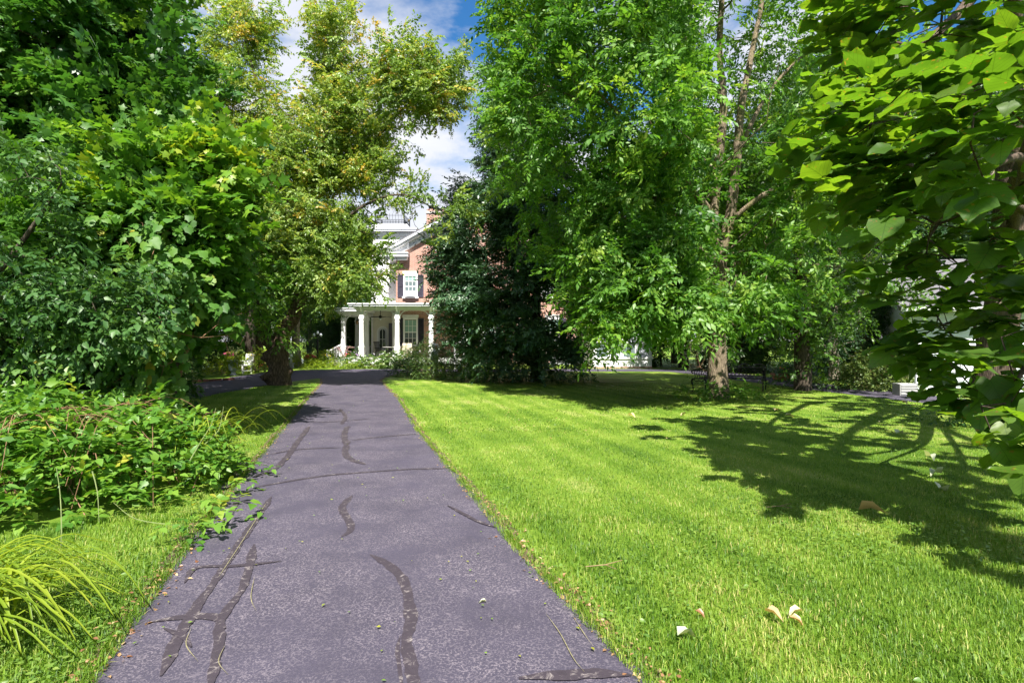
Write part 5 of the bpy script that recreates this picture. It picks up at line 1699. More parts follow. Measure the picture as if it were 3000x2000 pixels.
def bw(px, py, dy=0): return tuple(bp_(px, py, dy))
specs = [(bw(690,170,.3), (1.25,1.2,2.3), 46), (bw(760,330,.3), (1.7,1.5,1.9), 50), (bw(620,380,.6), (1.3,1.2,1.7), 30), (bw(1000,120), (1.3,1.4,1.6), 40), (bw(1040,300), (1.9,1.7,2.2), 70), (bw(1120,180,-.3), (.9,1.0,1.6), 26),
         (bw(1225,260,-.6), (1.35,1.1,1.35), 40), (bw(1290,220,-.6), (.55,.6,.6), 8), (bw(1170,400,-.5), (1.0,1.0,1.5), 24), (bw(930,430), (1.9,1.7,1.7), 46), (bw(880,600), (2.9,2.3,1.9), 90), (bw(1050,580,-.6), (1.8,1.7,1.7), 52), (bw(1130,560,-.8), (.9,.9,.9), 14),
         (bw(1040,760,-1), (1.7,1.3,1.2), 44), (bw(1110,860,-1.5), (.95,.8,.55), 14), (bw(1010,850,-1.2), (1.1,.9,.7), 16), (bw(930,800,.2), (1.3,1.2,1.1), 24), (bw(700,560,.8), (1.9,1.6,1.8), 46), (bw(720,720,.9), (1.5,1.3,1.2), 26), (bw(1280,595,-1), (.85,.7,.6), 12), (bw(1190,640,-1), (.8,.8,.7), 10), (bw(970,930,-.9), (.7,.6,.4), 6)]
pb, db = ellipsoids(specs, r_, .5)
pb, db = thin(pb, db, -.22, .5, 9.0, r_)
px_, py_ = project(pb)
pad = 22
k1 = ~((px_ > 872-pad) & (px_ < 920) & (py_ > 80) & (py_ < 330))
k1 &= ~((px_ > 1190) & (py_ > 400) & (py_ < 560)) & ~((px_ > 1090) & (px_ < 1180) & (py_ > 640) & (py_ < 690) & (r_.random(len(px_)) < .6))
k1 &= ~((px_ > 1125) & (py_ > 760) & (py_ < 1100) & (r_.random(len(px_)) < .75))
pb, db = pb[k1], db[k1]
tubes = grow(ml, pb, r_, tip=.006)
limbs_mesh(tubes, B0, 'branches', M['dark_bark'], mapl)
def yv(p): return np.clip((p[:,2]-6.0)/9.0, -.25, .42)*.34
def yel_mask(p):
    x_, y_ = project(p)
    return ~((x_ > 1120) & (y_ > 700)) & ~((x_ > 975) & (y_ > 845)) & ~((x_ > 1085) & (y_ > 620) & (y_ < 700) & (r_.random(len(x_)) < .5)) & ~((x_ > 1150) & (y_ > 420) & (y_ < 545)) & ~((x_ > 1062) & (x_ < 1235) & (y_ > 590) & (y_ < 715)) & ~((x_ > 1235) & (x_ < 1310) & (y_ > 570) & (y_ < 690) & (r_.random(len(x_)) < .8)) & (y_ < 905) & ~((x_ > 860) & (x_ < 915) & (y_ > 60) & (y_ < 300))
crown_of('yellow_shoot', 'crown', pb, db, mapl, B0, r_, 9, .38, outw=.6, rand=.9, lift=.15, var=-.05, vert=yv, mask=yel_mask)
# leafy shoots low on the broken limb
ps, ds = ellipsoids([(bw(760,850,-.9), (1.2,.9,1.0), 46), (bw(700,900,-.6), (.9,.8,.6), 16), (bw(815,960,-.9), (.55,.4,.35), 10), (bw(690,800,-.4), (.9,.8,.8), 20)], r_, .6)
lv = sprays(ps, ds, r_, 7, 9, .38, .26, .135, angle=50, droop=.4, outw=.8, rand=.7, var0=.62, tilt=.4, hang=.2)
crown('shoots', lv, T_LANCE, 'ash_leaf', mapl, B0)

# --- dense dark linden in front of the house
r_ = np.random.default_rng(23)
C0 = np.array([1.0, 23.6, 0])
lin = tree_root('dark_linden', 'dense dark linden with branches sweeping to the ground in front of the house', C0)
tl_ = [C0+[0,0,-.1], C0+[.02,0,1.5], C0+[0,0,4], C0+[-.1,0,8], C0+[-.1,0,11.5]]
trunk_mesh(tl_[:4], [.24,.20,.17,.10], C0, 'trunk', M['dark_bark'], lin, 16, .08, .3, seed=4)
specs = [((.75,23.2,3.4), (4.1,3.2,2.4), 190), ((.35,23.2,5.9), (3.2,2.8,2.3), 130), ((.2,23.3,8.2), (2.3,2.0,2.2), 80), ((.2,23.3,10.4), (1.3,1.2,1.9), 34), ((-1.0,23.0,6.2), (2.0,1.6,1.5), 60), ((-.4,23.2,8.8), (1.2,1.2,1.5), 34), ((.9,21.7,1.2), (3.0,1.0,.65), 44), ((3.3,22.4,1.3), (1.6,1.2,.7), 22), ((-2.6,22.8,4.3), (1.3,1.2,1.1), 24), ((-1.2,22.3,2.2), (1.5,1.0,.8), 26)]
pc, dc = ellipsoids(specs, r_, .7)
pc, dc = thin(pc, dc, -.30, .5, 5.0, r_)
px_, py_ = project(pc)
k1 = (pc[:,2] > .35) & ~((px_ < 1385) & (py_ > 1000)) & ~((px_ < 1405) & (py_ < 520)) & ~((px_ < 1325) & (py_ < 690)) & ~((px_ < 1290) & (py_ < 900) & (r_.random(len(px_)) < .4))
k1 &= ~((px_ < 1320) & (py_ > 930)) & ~((px_ > 1480) & (px_ < 1740) & (py_ > 1085) & (r_.random(len(px_)) < .3))
pc, dc = pc[k1], dc[k1]
rad_ = np.hypot(pc[:,0]-C0[0], pc[:,1]-C0[1])
pc[:,2] = np.round((pc[:,2]+.14*rad_)/.75)*.75-.14*rad_+r_.normal(size=len(pc))*.10
pc[:,2] = np.maximum(pc[:,2], .45)
dc = unit(dc*np.array([1,1,.25])+np.array([0,0,-.12]))
tubes = grow([(tl_, [.2,.19,.16,.10,.03])], pc, r_, tip=.006)
limbs_mesh(tubes, C0, 'branches', M['dark_bark'], lin)
def lin_mask(p):
    x_, y_ = project(p)
    return (x_ > np.interp(y_, [400,520,600,700,780,900,1000,1130], [1425,1378,1328,1288,1258,1290,1338,1392])) & ~((x_ > 1700) & (y_ > 985))
crown_of('linden_shoot', 'crown', pc, dc, lin, C0, r_, 9, .30, outw=1.0, rand=.42, lift=-.05, flat=.22, var=-.04, zmin=.4, mask=lin_mask)

# --- big maple at the upper left
r_ = np.random.default_rng(24)
D0 = np.array([-11.2, 12.4, 0])
bm = tree_root('left_maple', 'tall dark green maple filling the upper left corner', D0)
tD = [D0+[0,0,-.1], D0+[.1,0,2], D0+[.3,0,4.5], D0+[.4,.1,8], D0+[.3,.1,12]]
trunk_mesh(tD[:4], [.34,.28,.24,.16], D0, 'trunk', M['dark_bark'], bm, 18, .08, .3, seed=7)
specs = [((-10.9,12.3,8.0), (3.4,3.5,5.6), 210), ((-9.6,11.8,5.2), (3.0,2.6,2.2), 110), ((-8.0,12.2,4.6), (1.7,1.7,1.9), 46), ((-8.9,11.2,7.2), (1.5,1.5,1.5), 36), ((-9.4,10.4,4.2), (2.0,1.6,1.4), 36), ((-12.0,10.5,7.0), (2.2,2,2.5), 50), ((-8.3,12,8.4),(.9,.9,1.1),14)]
pd, dd_ = ellipsoids(specs, r_, .65)
pd, dd_ = thin(pd, dd_, -.34, .5, 15.0, r_)
px_, py_ = project(pd)
lim = np.interp(py_, [-600,0,130,200,300,420,600], [470,478,480,535,610,640,660])
k1 = (px_ < lim) & (pd[:,2] > 2.2)
pd, dd_ = pd[k1], dd_[k1]
tubes = grow([(tD, [.3,.28,.24,.16,.04]), ([D0+[.3,0,4], D0+[-1,-.5,6], D0+[-2,-1,9]], [.15,.1,.03]), ([D0+[.3,0,4.2], D0+[2,-.5,5.5], D0+[3,-.6,7.5]], [.13,.09,.02]), ([D0+[.2,0,3], D0+[1.6,-.3,3.6], D0+[3.1,-.2,4.2]], [.1,.07,.02])], pd, r_, tip=.006)
limbs_mesh(tubes, D0, 'branches', M['dark_bark'], bm)
crown_of('maple_shoot', 'crown', pd, dd_, bm, D0, r_, 7, .40, outw=.9, rand=.6, var=-.06)

# --- sunlit sapling clump under it
r_ = np.random.default_rng(25)
E0 = np.array([-5.9, 9.9, 0])
sap = tree_root('young_maple', 'sunlit young maple with bright yellow green leaves beside the left thicket', E0)
def ew(px, py, Y): return tuple(P(px, py, Y))
tE = [E0, E0+[.1,-.1,1.5], E0+[.3,-.2,3.0], E0+[.6,-.3,4.6]]
trunk_mesh(tE, [.09,.07,.055,.02], E0, 'trunk', M['dark_bark'], sap, 12, .05, .3, seed=3)
specs = [(ew(610,520,9.6), (.5,.7,.6), 36), (ew(520,550,9.6), (.7,.8,.5), 36), (ew(400,540,9.4), (.6,.7,.5), 26), (ew(540,660,9.4), (.85,.9,.6), 50), (ew(620,600,10), (.4,.6,.6), 18), (ew(330,670,9.0), (1.0,.8,.42), 40), (ew(160,640,8.8), (.9,.8,.4), 34), (ew(30,680,8.8), (.7,.7,.5), 22), (ew(460,760,9.2), (1.0,.8,.7), 40), (ew(230,780,9.0), (1.2,.8,.7), 44), (ew(560,850,9.8), (.55,.6,.4), 20), (ew(500,950,9.9), (.4,.5,.3), 10)]
pe, de = ellipsoids(specs, r_, .55)
tubes = grow([(tE, [.08,.07,.05,.02]), ([E0+[.05,0,1.2], E0+[-.6,-.4,2.6], E0+[-1.3,-.6,3.6]], [.05,.04,.015]), ([E0+[.1,0,1.0], E0+[.6,-.3,2.0], E0+[.9,-.4,2.6]], [.04,.03,.012])], pe, r_, tip=.004, step=.35)
limbs_mesh(tubes, E0, 'branches', M['vine_stem'], sap)
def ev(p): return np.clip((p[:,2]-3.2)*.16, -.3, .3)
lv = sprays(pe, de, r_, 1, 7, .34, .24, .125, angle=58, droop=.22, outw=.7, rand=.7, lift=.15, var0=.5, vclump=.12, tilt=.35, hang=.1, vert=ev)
near, rest = split_near(lv, 280, r_)
leaf_objects(lv, near, T_MAPLE, 'sapling_leaf', sap, E0)
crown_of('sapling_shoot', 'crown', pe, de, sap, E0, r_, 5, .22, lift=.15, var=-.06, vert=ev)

# --- grape vine draped over the thicket
r_ = np.random.default_rng(26)
V0 = np.array([-5.6, 8.9, 0])
vin = tree_root('grape_vine', 'wild grape vine hanging in a curtain over the left thicket', V0, 'vine')
specs = [(ew(380,690,8.5), (.9,.5,.35), 30), (ew(470,760,8.4), (.45,.4,.5), 24), (ew(510,830,8.4), (.3,.3,.4), 16), (ew(430,1000,8.3), (.30,.3,.42), 20), (ew(450,1075,8.2), (.25,.25,.22), 12), (ew(300,640,8.6), (.9,.5,.3), 20), (ew(540,860,8.6), (.35,.3,.2), 10), (ew(400,900,8.3), (.5,.4,.4), 18), (ew(680,950,9.0), (.25,.25,.5), 10), (ew(690,1000,9.0), (.12,.12,.45), 6), (ew(200,1000,8.2), (.8,.4,.5), 10)]
pv, dv_ = ellipsoids(specs, r_, .6)
dv_ = unit(dv_*.6+np.array([.1,-.6,-.3]))
vines = [([V0, V0+[0,-.2,1.2], V0+[.1,-.3,2.4], V0+[-.5,-.4,3.3]], [.025,.02,.016,.008]), ([P(460,860,8.3), P(470,960,8.2), P(505,1060,8.2)], [.01,.009,.006]), ([P(230,900,8.1), P(300,1010,8.05), P(250,1110,8.0)], [.006,.006,.004]), ([P(450,820,8.1), P(455,890,8.05), P(478,955,8.0)], [.010,.010,.005])]
tubes = grow(vines, pv, r_, tip=.003, step=.25, jit=.15)
limbs_mesh(tubes, V0, 'stem', M['vine_stem'], vin)
lv = sprays(pv, dv_, r_, 3, 5, .30, .16, .120, angle=60, droop=.6, outw=.5, rand=.8, lift=-.2, var0=.5, vclump=.12, tilt=.25, hang=.65)
lv[2] = lv[2] + np.array([0,-.6,.1])
vx, vy = project(lv[0])
lv = sub(lv, vx < np.interp(vy, [800,900,960,1000,1100], [700,660,730,560,545]))
lv = sub(lv, ~((project(lv[0])[0] > 560) & (project(lv[0])[0] < 640) & (project(lv[0])[1] > 940)))
near, rest = split_near(lv, 290, r_)
leaf_objects(lv, near, T_GRAPE, 'vine_leaf', vin, V0)
crown('foliage', sub(lv, rest), T_GRAPE, 'vine_leaf', vin, V0)

# --- glossy cherry at the left edge
r_ = np.random.default_rng(27)
H0 = np.array([-7.4, 7.6, 0])
chy = tree_root('wild_cherry', 'glossy dark cherry reaching in from the left edge', H0)
tH = [H0, H0+[.2,-.1,1.2], H0+[.4,-.2,2.2], H0+[.3,-.3,4.0]]
trunk_mesh(tH, [.10,.08,.06,.02], H0, 'trunk', M['dark_bark'], chy, 10, .05, .3, seed=13)
specs = [(ew(230,850,7.0), (.75,.5,.25), 26), (ew(340,900,6.9), (.55,.4,.2), 22), (ew(100,800,7.0), (.7,.5,.35), 26), (ew(120,950,6.8), (.55,.4,.3), 20), (ew(420,920,7.0), (.3,.25,.12), 8), (ew(60,680,7.1), (.6,.5,.4), 22), (ew(90,520,7.2), (.45,.4,.3), 16), (ew(30,440,7.2), (.5,.4,.3), 14), (ew(280,970,6.8), (.4,.3,.2), 12), (ew(30,900,6.8), (.5,.5,.4), 16), (ew(360,840,7.2), (.5,.4,.25), 16)]
ph, dh = ellipsoids([(c_, q_, int(n_*.62)) for c_, q_, n_ in specs], r_, .5)
dh = unit(dh + np.array([.7,-.2,-.1]))
tubes = grow([(tH, [.1,.08,.06,.02]), ([H0+[.3,-.1,1.8], H0+[1.3,-.5,2.3], H0+[2.4,-.6,2.2]], [.04,.03,.01]), ([H0+[.35,-.2,2.0], H0+[1.2,-.3,3.0], H0+[1.7,-.4,3.6]], [.04,.03,.01])], ph, r_, tip=.003, step=.25)
limbs_mesh(tubes, H0, 'branches', M['dark_bark'], chy)
lv = sprays(ph, dh, r_, 2, 9, .30, .16, .078, angle=55, droop=.35, outw=1.0, rand=.45, lift=0, var0=.5, tilt=.4, hang=.3)
near, rest = split_near(lv, 200, r_)
leaf_objects(lv, near, T_OVATE, 'cherry_leaf', chy, H0)
crown_of('cherry_shoot', 'crown', ph, dh, chy, H0, r_, 2, .16, outw=1, rand=.45)

# --- bramble mound in the left foreground
r_ = np.random.default_rng(28)
K0 = np.array([-4.9, 6.4, 0])
brm = thing('bramble_thicket', 'sunlit bramble mound spilling onto the drive in the left foreground', 'bush', K0)
def mound_h(x, y):
    a = ((x+5.3)/2.1)**2 + ((y-6.2)/1.75)**2
    b = ((x+3.95)/.68)**2 + ((y-6.3)/1.15)**2
    return np.maximum(.86*np.sqrt(np.clip(1-a, 0, 1)), .55*np.sqrt(np.clip(1-b, 0, 1)))
n = 9000
x = r_.uniform(-7.6,-2.6,n); y = r_.uniform(4.3,8.8,n); h = mound_h(x, y)
m = h > .08
x, y, h = x[m], y[m], h[m]
u = np.where(r_.random(len(x)) < .6, r_.uniform(.82,1.06,len(x)), r_.uniform(.15,.9,len(x)))
pk = np.stack([x, y, h*u*(1+.13*np.array([mnoise.noise((a*1.7, b*1.7, 0)) for a, b in zip(x, y)]))+.03], -1)
sel = r_.choice(len(pk), 900, replace=False); pk = pk[sel]
e = .05
gxx = (mound_h(pk[:,0]+e, pk[:,1])-mound_h(pk[:,0]-e, pk[:,1]))/(2*e); gyy = (mound_h(pk[:,0], pk[:,1]+e)-mound_h(pk[:,0], pk[:,1]-e))/(2*e)
dk = unit(np.stack([-gxx, -gyy, np.full(len(pk), .8)], -1))
canes = MB()
for i in range(120):
    a = r_.uniform(0, 6.28); s = np.array([r_.normal(-5.1,.7), r_.normal(6.2,.5), 0.0]); L = r_.uniform(.8,2.0)
    d = np.array([math.cos(a), math.sin(a), 0])
    hh = mound_h(s[0], s[1])+.1
    pts = [s, s+d*L*.25+UP*hh*.75, s+d*L*.6+UP*hh*.95, s+d*L+UP*max(.05, mound_h(*(s+d*L)[:2])*1.0)]
    if (s+d*L)[0] > np.interp((s+d*L)[1], L_EDGE[:,1], L_EDGE[:,0])-.1: continue
    c = catmull(pts, .15)
    canes.tube([Vector(q_-K0) for q_ in c], list(np.linspace(.006,.002,len(c))), 4, False)
o = canes.build('canes', M['vine_stem'], brm); o['kind'] = 'stuff'
# arching pale canes that stand out
for pts in ([P(175,1660,4.4), P(180,1560,4.4), P(176,1450,4.6), P(165,1370,4.9)], [P(555,1350,5.2), P(590,1290,5.6), P(620,1240,6), P(632,1195,6.3)], [P(600,1300,6.2), P(640,1260,6.4), P(655,1190,6.5)], [P(430,1150,7.4), P(500,1155,7.2), P(512,1148,7.1)],
            [P(270,1380,5), P(285,1440,4.9), P(290,1530,4.8)], [P(530,1540,4.9), P(400,1520,4.9), P(330,1470,5.1)]):
    mb = MB(); c = catmull(pts, .08); mb.tube([Vector(q_-K0) for q_ in c], list(np.linspace(.005,.002,len(c))), 5, False); mb.build('cane', M['green_stem'], brm)
lv = sprays(pk, dk, r_, 3, 5, .22, .07, .098, angle=62, droop=.2, outw=.6, rand=.8, lift=.2, var0=.52, vclump=.10, vspray=.12, tilt=.38, hang=.12)
# sprigs that overhang the asphalt
tips = np.array([P(735,1395,6.6), P(700,1440,6.0), P(600,1550,4.9), P(660,1515,5.1), P(545,1620,4.5), P(560,1600,4.6), P(690,1370,6.8), P(620,1500,5.3), P(655,1470,5.6)])
tips[:,2] = np.maximum(tips[:,2], .10)
td = unit(np.tile(np.array([.9,-.5,-.1]), (len(tips),1)))
lt2 = sprays(tips, td, r_, 5, 5, .24, .08, .085, angle=60, droop=.3, outw=1, rand=.5, var0=.62, tilt=.3)
# glaucous sprig on top
gs = np.array([P(340,1185,7.6), P(300,1180,7.7), P(380,1200,7.5), P(310,1150,7.8), P(370,1165,7.7)])
lt3 = sprays(gs, np.tile(UP, (5,1)), r_, 5, 7, .25, .10, .07, angle=60, droop=.1, outw=.8, rand=.6, var0=.25, tilt=.5)
lv = join(lv, lt2, lt3)
lv = sub(lv, lv[0][:,2] > .02)
near, rest = split_near(lv, 295, r_, .8)
leaf_objects(lv, near, T_OVATE, 'bramble_leaf', brm, K0)
crown('foliage', sub(lv, rest), T_OVATE, 'bramble_leaf', brm, K0)

# --- daylily clump, bottom left
r_ = np.random.default_rng(29)
L0 = np.array([-3.05, 3.05, 0])
lily = thing('daylily_clump', 'arching strap leaves of a daylily clump at the lower left corner', 'plant', L0)
def blade_mesh(pts, w, var, tipc=0.0):
    c = catmull(pts, .06); n = len(c)
    t = unit(np.gradient(c, axis=0)); sd = unit(np.cross(t, UP)); 
    k = np.linspace(0,1,n); ww = w*np.where(k < .15, .6+k*2.6, 1)*np.sqrt(np.clip(1-k**2.5, 0.0, 1))
    up_ = np.cross(sd, t)
    a = c+sd*ww[:,None]+up_*(ww*.45)[:,None]; b = c-sd*ww[:,None]+up_*(ww*.45)[:,None]
    v = np.concatenate([a, c, b]); i = np.arange(n-1)
    f = np.concatenate([np.stack([i, i+n, i+1], -1), np.stack([i+1, i+n, i+n+1], -1), np.stack([i+n, i+2*n, i+n+1], -1), np.stack([i+n+1, i+2*n, i+2*n+1], -1)])
    vr = np.clip(var + tipc*np.maximum(0, k-.8)*5, 0, 1)
    return v, f, {'var': np.concatenate([vr]*3)}
for i in range(170):
    a = r_.uniform(-1.9, 2.2); L = r_.uniform(.40,.82); o_ = np.array([r_.normal(0,.13), r_.normal(0,.16), 0])
    d = np.array([math.cos(a), math.sin(a), 0]); hh = r_.uniform(.20,.46)
    pts = [o_, o_+d*L*.22+UP*hh*.75, o_+d*L*.55+UP*hh*1.0, o_+d*L*.85+UP*hh*.72, o_+d*L*1.08+UP*hh*r_.uniform(.1,.5)]
    v, f, at = blade_mesh(pts, r_.uniform(.006,.0105), np.clip(r_.normal(.5,.16),0,.85), .35 if r_.random() < .25 else 0)
    obj_from('blade', np_mesh('blade', v, f, M['lily_blade'], at), None, lily)
# strap leaves among the brambles further up
L1 = np.array([-3.75, 6.9, 0])
lily2 = thing('strap_leaf_clump', 'small clump of yellow green strap leaves at the far edge of the brambles', 'plant', L1)
for i in range(60):
    a = r_.uniform(-1.6, 1.6); L = r_.uniform(.4,.75); o_ = np.array([r_.normal(0,.12), r_.normal(0,.25), 0])
    d = np.array([math.cos(a), math.sin(a), 0]); hh = r_.uniform(.4,.75)
    pts = [o_, o_+d*L*.2+UP*hh*.75, o_+d*L*.55+UP*hh*1.0, o_+d*L*.9+UP*hh*.7]
    v, f, at = blade_mesh(pts, .007, np.clip(r_.normal(.6,.15),0,.9))
    obj_from('blade', np_mesh('blade', v, f, M['lily_blade'], at), None, lily2)

# --- catalpa on the right
r_ = np.random.default_rng(30)
Q0 = np.array([9.75, 11.5, 0])
cat = tree_root('catalpa_tree', 'catalpa with huge heart shaped leaves hanging in from the right edge', Q0)
tQ = [Q0+[0,0,-.1], Q0+[0,0,1.0], Q0+[.05,-.1,2.0], Q0+[0,-.3,3.4], Q0+[-.2,-.6,5.0]]
trunk_mesh(tQ, [.36,.32,.30,.28,.22], Q0, 'trunk', M['catalpa_bark'], cat, 24, .08, .4, seed=8)
ql = [(tQ[3:], [.26,.22]),
      ([Q0+[-.1,-.5,4.6], P(2960,-60,9.5), P(2800,50,8.3), P(2700,150,7.6), P(2640,260,7.2), P(2560,300,7.0), P(2500,330,6.9)], [.16,.12,.075,.06,.05,.035,.015]),
      ([Q0+[0,-.3,3.4], P(3000,480,8.6), P(2870,500,7.2), P(2720,500,6.2), P(2600,455,5.7), P(2480,410,5.4)], [.12,.075,.04,.03,.022,.010]),
      ([Q0+[0,-.3,3.0], P(3060,700,7.0), P(2900,560,5.6), P(2780,620,5.2), P(2720,700,5.0)], [.08,.05,.03,.02,.01]),
      ([Q0+[0,-.2,2.6], P(2990,860,7.6), P(2850,920,6.2), P(2740,960,5.6)], [.08,.045,.025,.01]),
      ([P(2850,920,6.2), P(2870,1060,5.8), P(2830,1160,5.6)], [.02,.014,.008]),
      ([Q0+[0,-.2,2.6], P(3150,900,6.0), P(3010,1060,4.6), P(2960,1180,4.3)], [.07,.04,.02,.01]),
      ([Q0+[-.1,-.4,4.2], np.array([6.5,6,6.2]), np.array([4.5,3.0,6.4]), np.array([3.3,.5,6.2])], [.15,.10,.06,.02]),
      ([Q0+[-.1,-.4,4.4], np.array([7.5,5,5.5]), np.array([6.5,1.0,5.5])], [.13,.09,.03]),
      ([P(2700,150,7.6), P(2600,120,7.4), P(2520,150,7.2)], [.03,.022,.01])]
specs = [(ew(2560,390,5.6), (.75,.7,.35), 26), (ew(2450,400,5.8), (.45,.5,.3), 12), (ew(2760,330,4.6), (.7,.6,.35), 18), (ew(2900,170,4.2), (.6,.6,.4), 14), (ew(2930,420,4.2), (.55,.6,.45), 18), (ew(2700,480,5.4), (.9,.8,.35), 26), (ew(2620,570,6.0), (.8,.7,.35), 18), (ew(2840,620,4.8), (.8,.7,.4), 24),
         (ew(2620,180,6.8), (1.1,.9,.6), 46), (ew(2500,120,7.2), (.7,.7,.6), 30), (ew(2700,60,6.2), (.9,.8,.5), 30), (ew(2360,500,7.0), (.5,.6,.35), 10), (ew(2760,760,5.6), (.7,.7,.35), 18), (ew(2900,860,5.0), (.8,.7,.35), 22), (ew(2760,950,5.4), (.8,.6,.28), 24), (ew(2700,1020,5.6), (.5,.5,.22), 12), (ew(2850,1080,5.0), (.55,.5,.25), 14), (ew(2790,1180,5.2), (.35,.4,.18), 8), (ew(2960,1040,4.4), (.4,.5,.35), 10), (ew(2960,1230,4.0), (.28,.35,.14), 6),
         (ew(2960,700,4.6), (.5,.6,.4), 12),
         ((4.5,4.4,6.8), (2.0,2.6,.6), 46), ((4.9,.6,6.8), (2.0,2.3,.6), 46), ((5.2,-1.7,6.8), (2.2,1.7,.6), 40), ((7.2,2.5,6.5), (2.4,5.0,.9), 60), ((8.5,8.5,6.5), (3.2,3.5,1.8), 70), ((10.5,11,6.5), (3.0,3,2.0), 50), ((9.2,9.4,4.0), (1.8,1.6,1.0), 24)]
specs = [(c_, q_, n_ if k_ > 20 else max(4, int(n_*.62))) for k_, (c_, q_, n_) in enumerate(specs)]
pq, dq = ellipsoids(specs, r_, .35)
px_, py_ = project(pq)
bnd = np.interp(py_, [-300,0,150,300,420,540,640,760,900,1000,1100,1220,1300], [2480,2420,2400,2400,2270,2330,2420,2560,2640,2590,2720,2790,2900])
front = pq[:,1] > .4
onscreen = front & (py_ > -250) & (px_ < 3300)
k1 = np.where(onscreen, px_ > bnd, True) & (np.where(front & (py_ > -250), px_ > 2300, pq[:,0] > 2.45)) & (pq[:,2] > .75)
# gaps through which the sun reaches the outer sprays
ts_ = np.array(to_sun)
for tgt, gap in ((P(2560,390,5.6),.62), (P(2440,400,5.8),.5), (P(2760,330,4.6),.6), (P(2900,170,4.2),.55), (P(2930,420,4.2),.5), (P(2700,480,5.4),.45)):
    q2 = pq-tgt; kk = q2 @ ts_
    k1 &= ~((kk > .8) & (np.linalg.norm(q2-kk[:,None]*ts_, axis=1) < gap))
# nothing right in front of the lens
k1 &= ~((pq[:,1] < 3.4) & (py_ > -300) & front & (px_ < 3400))
pq, dq = pq[k1], dq[k1]
tubes = grow(ql, pq, r_, tip=.005, step=.3, sag=-.03)
limbs_mesh(tubes, Q0, 'branches', M['catalpa_bark'], cat)
dq = unit(dq*np.array([1,1,.3])+np.array([-.55,-.25,0]))
lv = sprays(pq, dq, r_, 2, 5, .34, .14, .205, angle=65, droop=.10, outw=.8, rand=.4, lift=.04, var0=.5, vclump=.12, vspray=.10, vleaf=.14, tilt=.20, hang=.08, size_j=.25)
px_, py_ = project(lv[0])
m = ~((lv[0][:,1] < 2.9) & (py_ > -200) & (px_ < 3300) & (lv[0][:,1] > .2)) & ~((lv[0][:,1] > .2) & (py_ > -50) & (px_ < np.interp(py_, [0,300,420,540,700,900,1000,1100,1300], [2380,2360,2230,2290,2430,2560,2540,2660,2830])))
lv = sub(lv, m)
near, rest = split_near(lv, 300, r_, .3)
leaf_objects(lv, near, T_CAT, 'catalpa_leaf', cat, Q0, lc=True)
o = crown('crown', sub(lv, rest), T_CAT, 'catalpa_leaf', cat, Q0, lc=True)
# ivy and dark ground plants round its foot
iv, dvv = ellipsoids([((9.3,11.0,.12), (1.3,.9,.32), 130)], r_, .3)
iv[:,2] = np.abs(iv[:,2])
ivy = thing('ivy_patch', 'dark ivy patch round the foot of the catalpa trunk', 'ivy', (9.3,11.0,0))
crown('leaves', sprays(iv, dvv, r_, 2, 5, .2, .08, .09, var0=.35), T_OVATE, 'dark_leaf', ivy, (9.3,11.0,0))

# ------------------------------------------------------------------ background trees: a few kinds, copied
def bg_tree(seed, h, rad, base_h, mat, bark, leaf, n_att, n_sp, n_lf, name, label, tpl_=T_OVAL2, conic=False, tr=.22, tilt=.6, hang=.2):
    r_ = np.random.default_rng(seed)
    t = thing(name, label, 'tree', (0,0,0))
    tp = [np.array([0,0,-.3]), np.array([r_.normal()*.1,r_.normal()*.1,h*.25]), np.array([r_.normal()*.25,r_.normal()*.25,h*.55]), np.array([r_.normal()*.3,r_.normal()*.3,h*.9])]
    trunk_mesh(tp, [tr, tr*.8, tr*.5, tr*.12], (0,0,0), 'trunk', M[bark], t, 12, .08, .3, seed=seed, step=.25)
    specs = []
    if conic:
        for k in range(9):
            u = k/8; z = base_h+(h-base_h)*u; R = rad*(1-u)**.8+.25
            specs.append(((0,0,z), (R, R, h*.09), int(n_att*(1-u*.75)/5.5)))
    else:
        specs.append(((0,0,(h+base_h)/2), (rad*.8, rad*.8, (h-base_h)/2*.95), n_att//2))
        for k in range(7):
            a = r_.uniform(0,6.28); rr_ = rad*r_.uniform(.4,.75); z = r_.uniform(base_h+.1*h, h*.88)
            s_ = rad*r_.uniform(.3,.5)
            specs.append(((rr_*math.cos(a), rr_*math.sin(a), z), (s_, s_, s_*.8), n_att//14))
    p, d = ellipsoids(specs, r_, .6)
    p, d = thin(p, d, -.3, .45, seed*3.3, r_)
    p = p[p[:,2] > .4]; d = d[:len(p)]
    tubes = grow([(tp, [tr*.8, tr*.7, tr*.45, tr*.1])], p, r_, tip=.009, step=.7)
    limbs_mesh(tubes, (0,0,0), 'branches', M[bark], t, min_r=.012)
    key = {'wood_leaf': 'wood_shoot', 'dark_leaf': 'dark_shoot', 'cedar_leaf': 'cedar_shoot'}[mat]
    crown_of(key, 'crown', p, d, t, (0,0,0), r_, n_sp, .45, var=-.05, vclump=.16, scale=leaf/.15)
    return t
def place(proto, spots, labels, group, first=[True]):
    """spots: x, y, scale; the prototype itself takes the first spot"""
    for i, (x, y, s) in enumerate(spots):
        o = proto if not proto.get('_used') else copy_tree(proto)
        proto['_used'] = 1
        o.location = (x, y, float(ground_z(x, y)))
        o.rotation_euler = (0, 0, (i*2.399+x) % 6.283)
        o.scale = (s, s, s)
        o['label'] = labels[i] if isinstance(labels, list) else labels
        o['group'] = group
        if '_used' in o and o is not proto: del o['_used']
broad = bg_tree(41, 14, 4.6, 2.2, 'wood_leaf', 'dark_bark', .15, 190, 6, 8, 'broadleaf_tree', '')
broad2 = bg_tree(42, 16, 4.4, 3.0, 'dark_leaf', 'dark_bark', .15, 190, 6, 8, 'dark_broadleaf_tree', '')
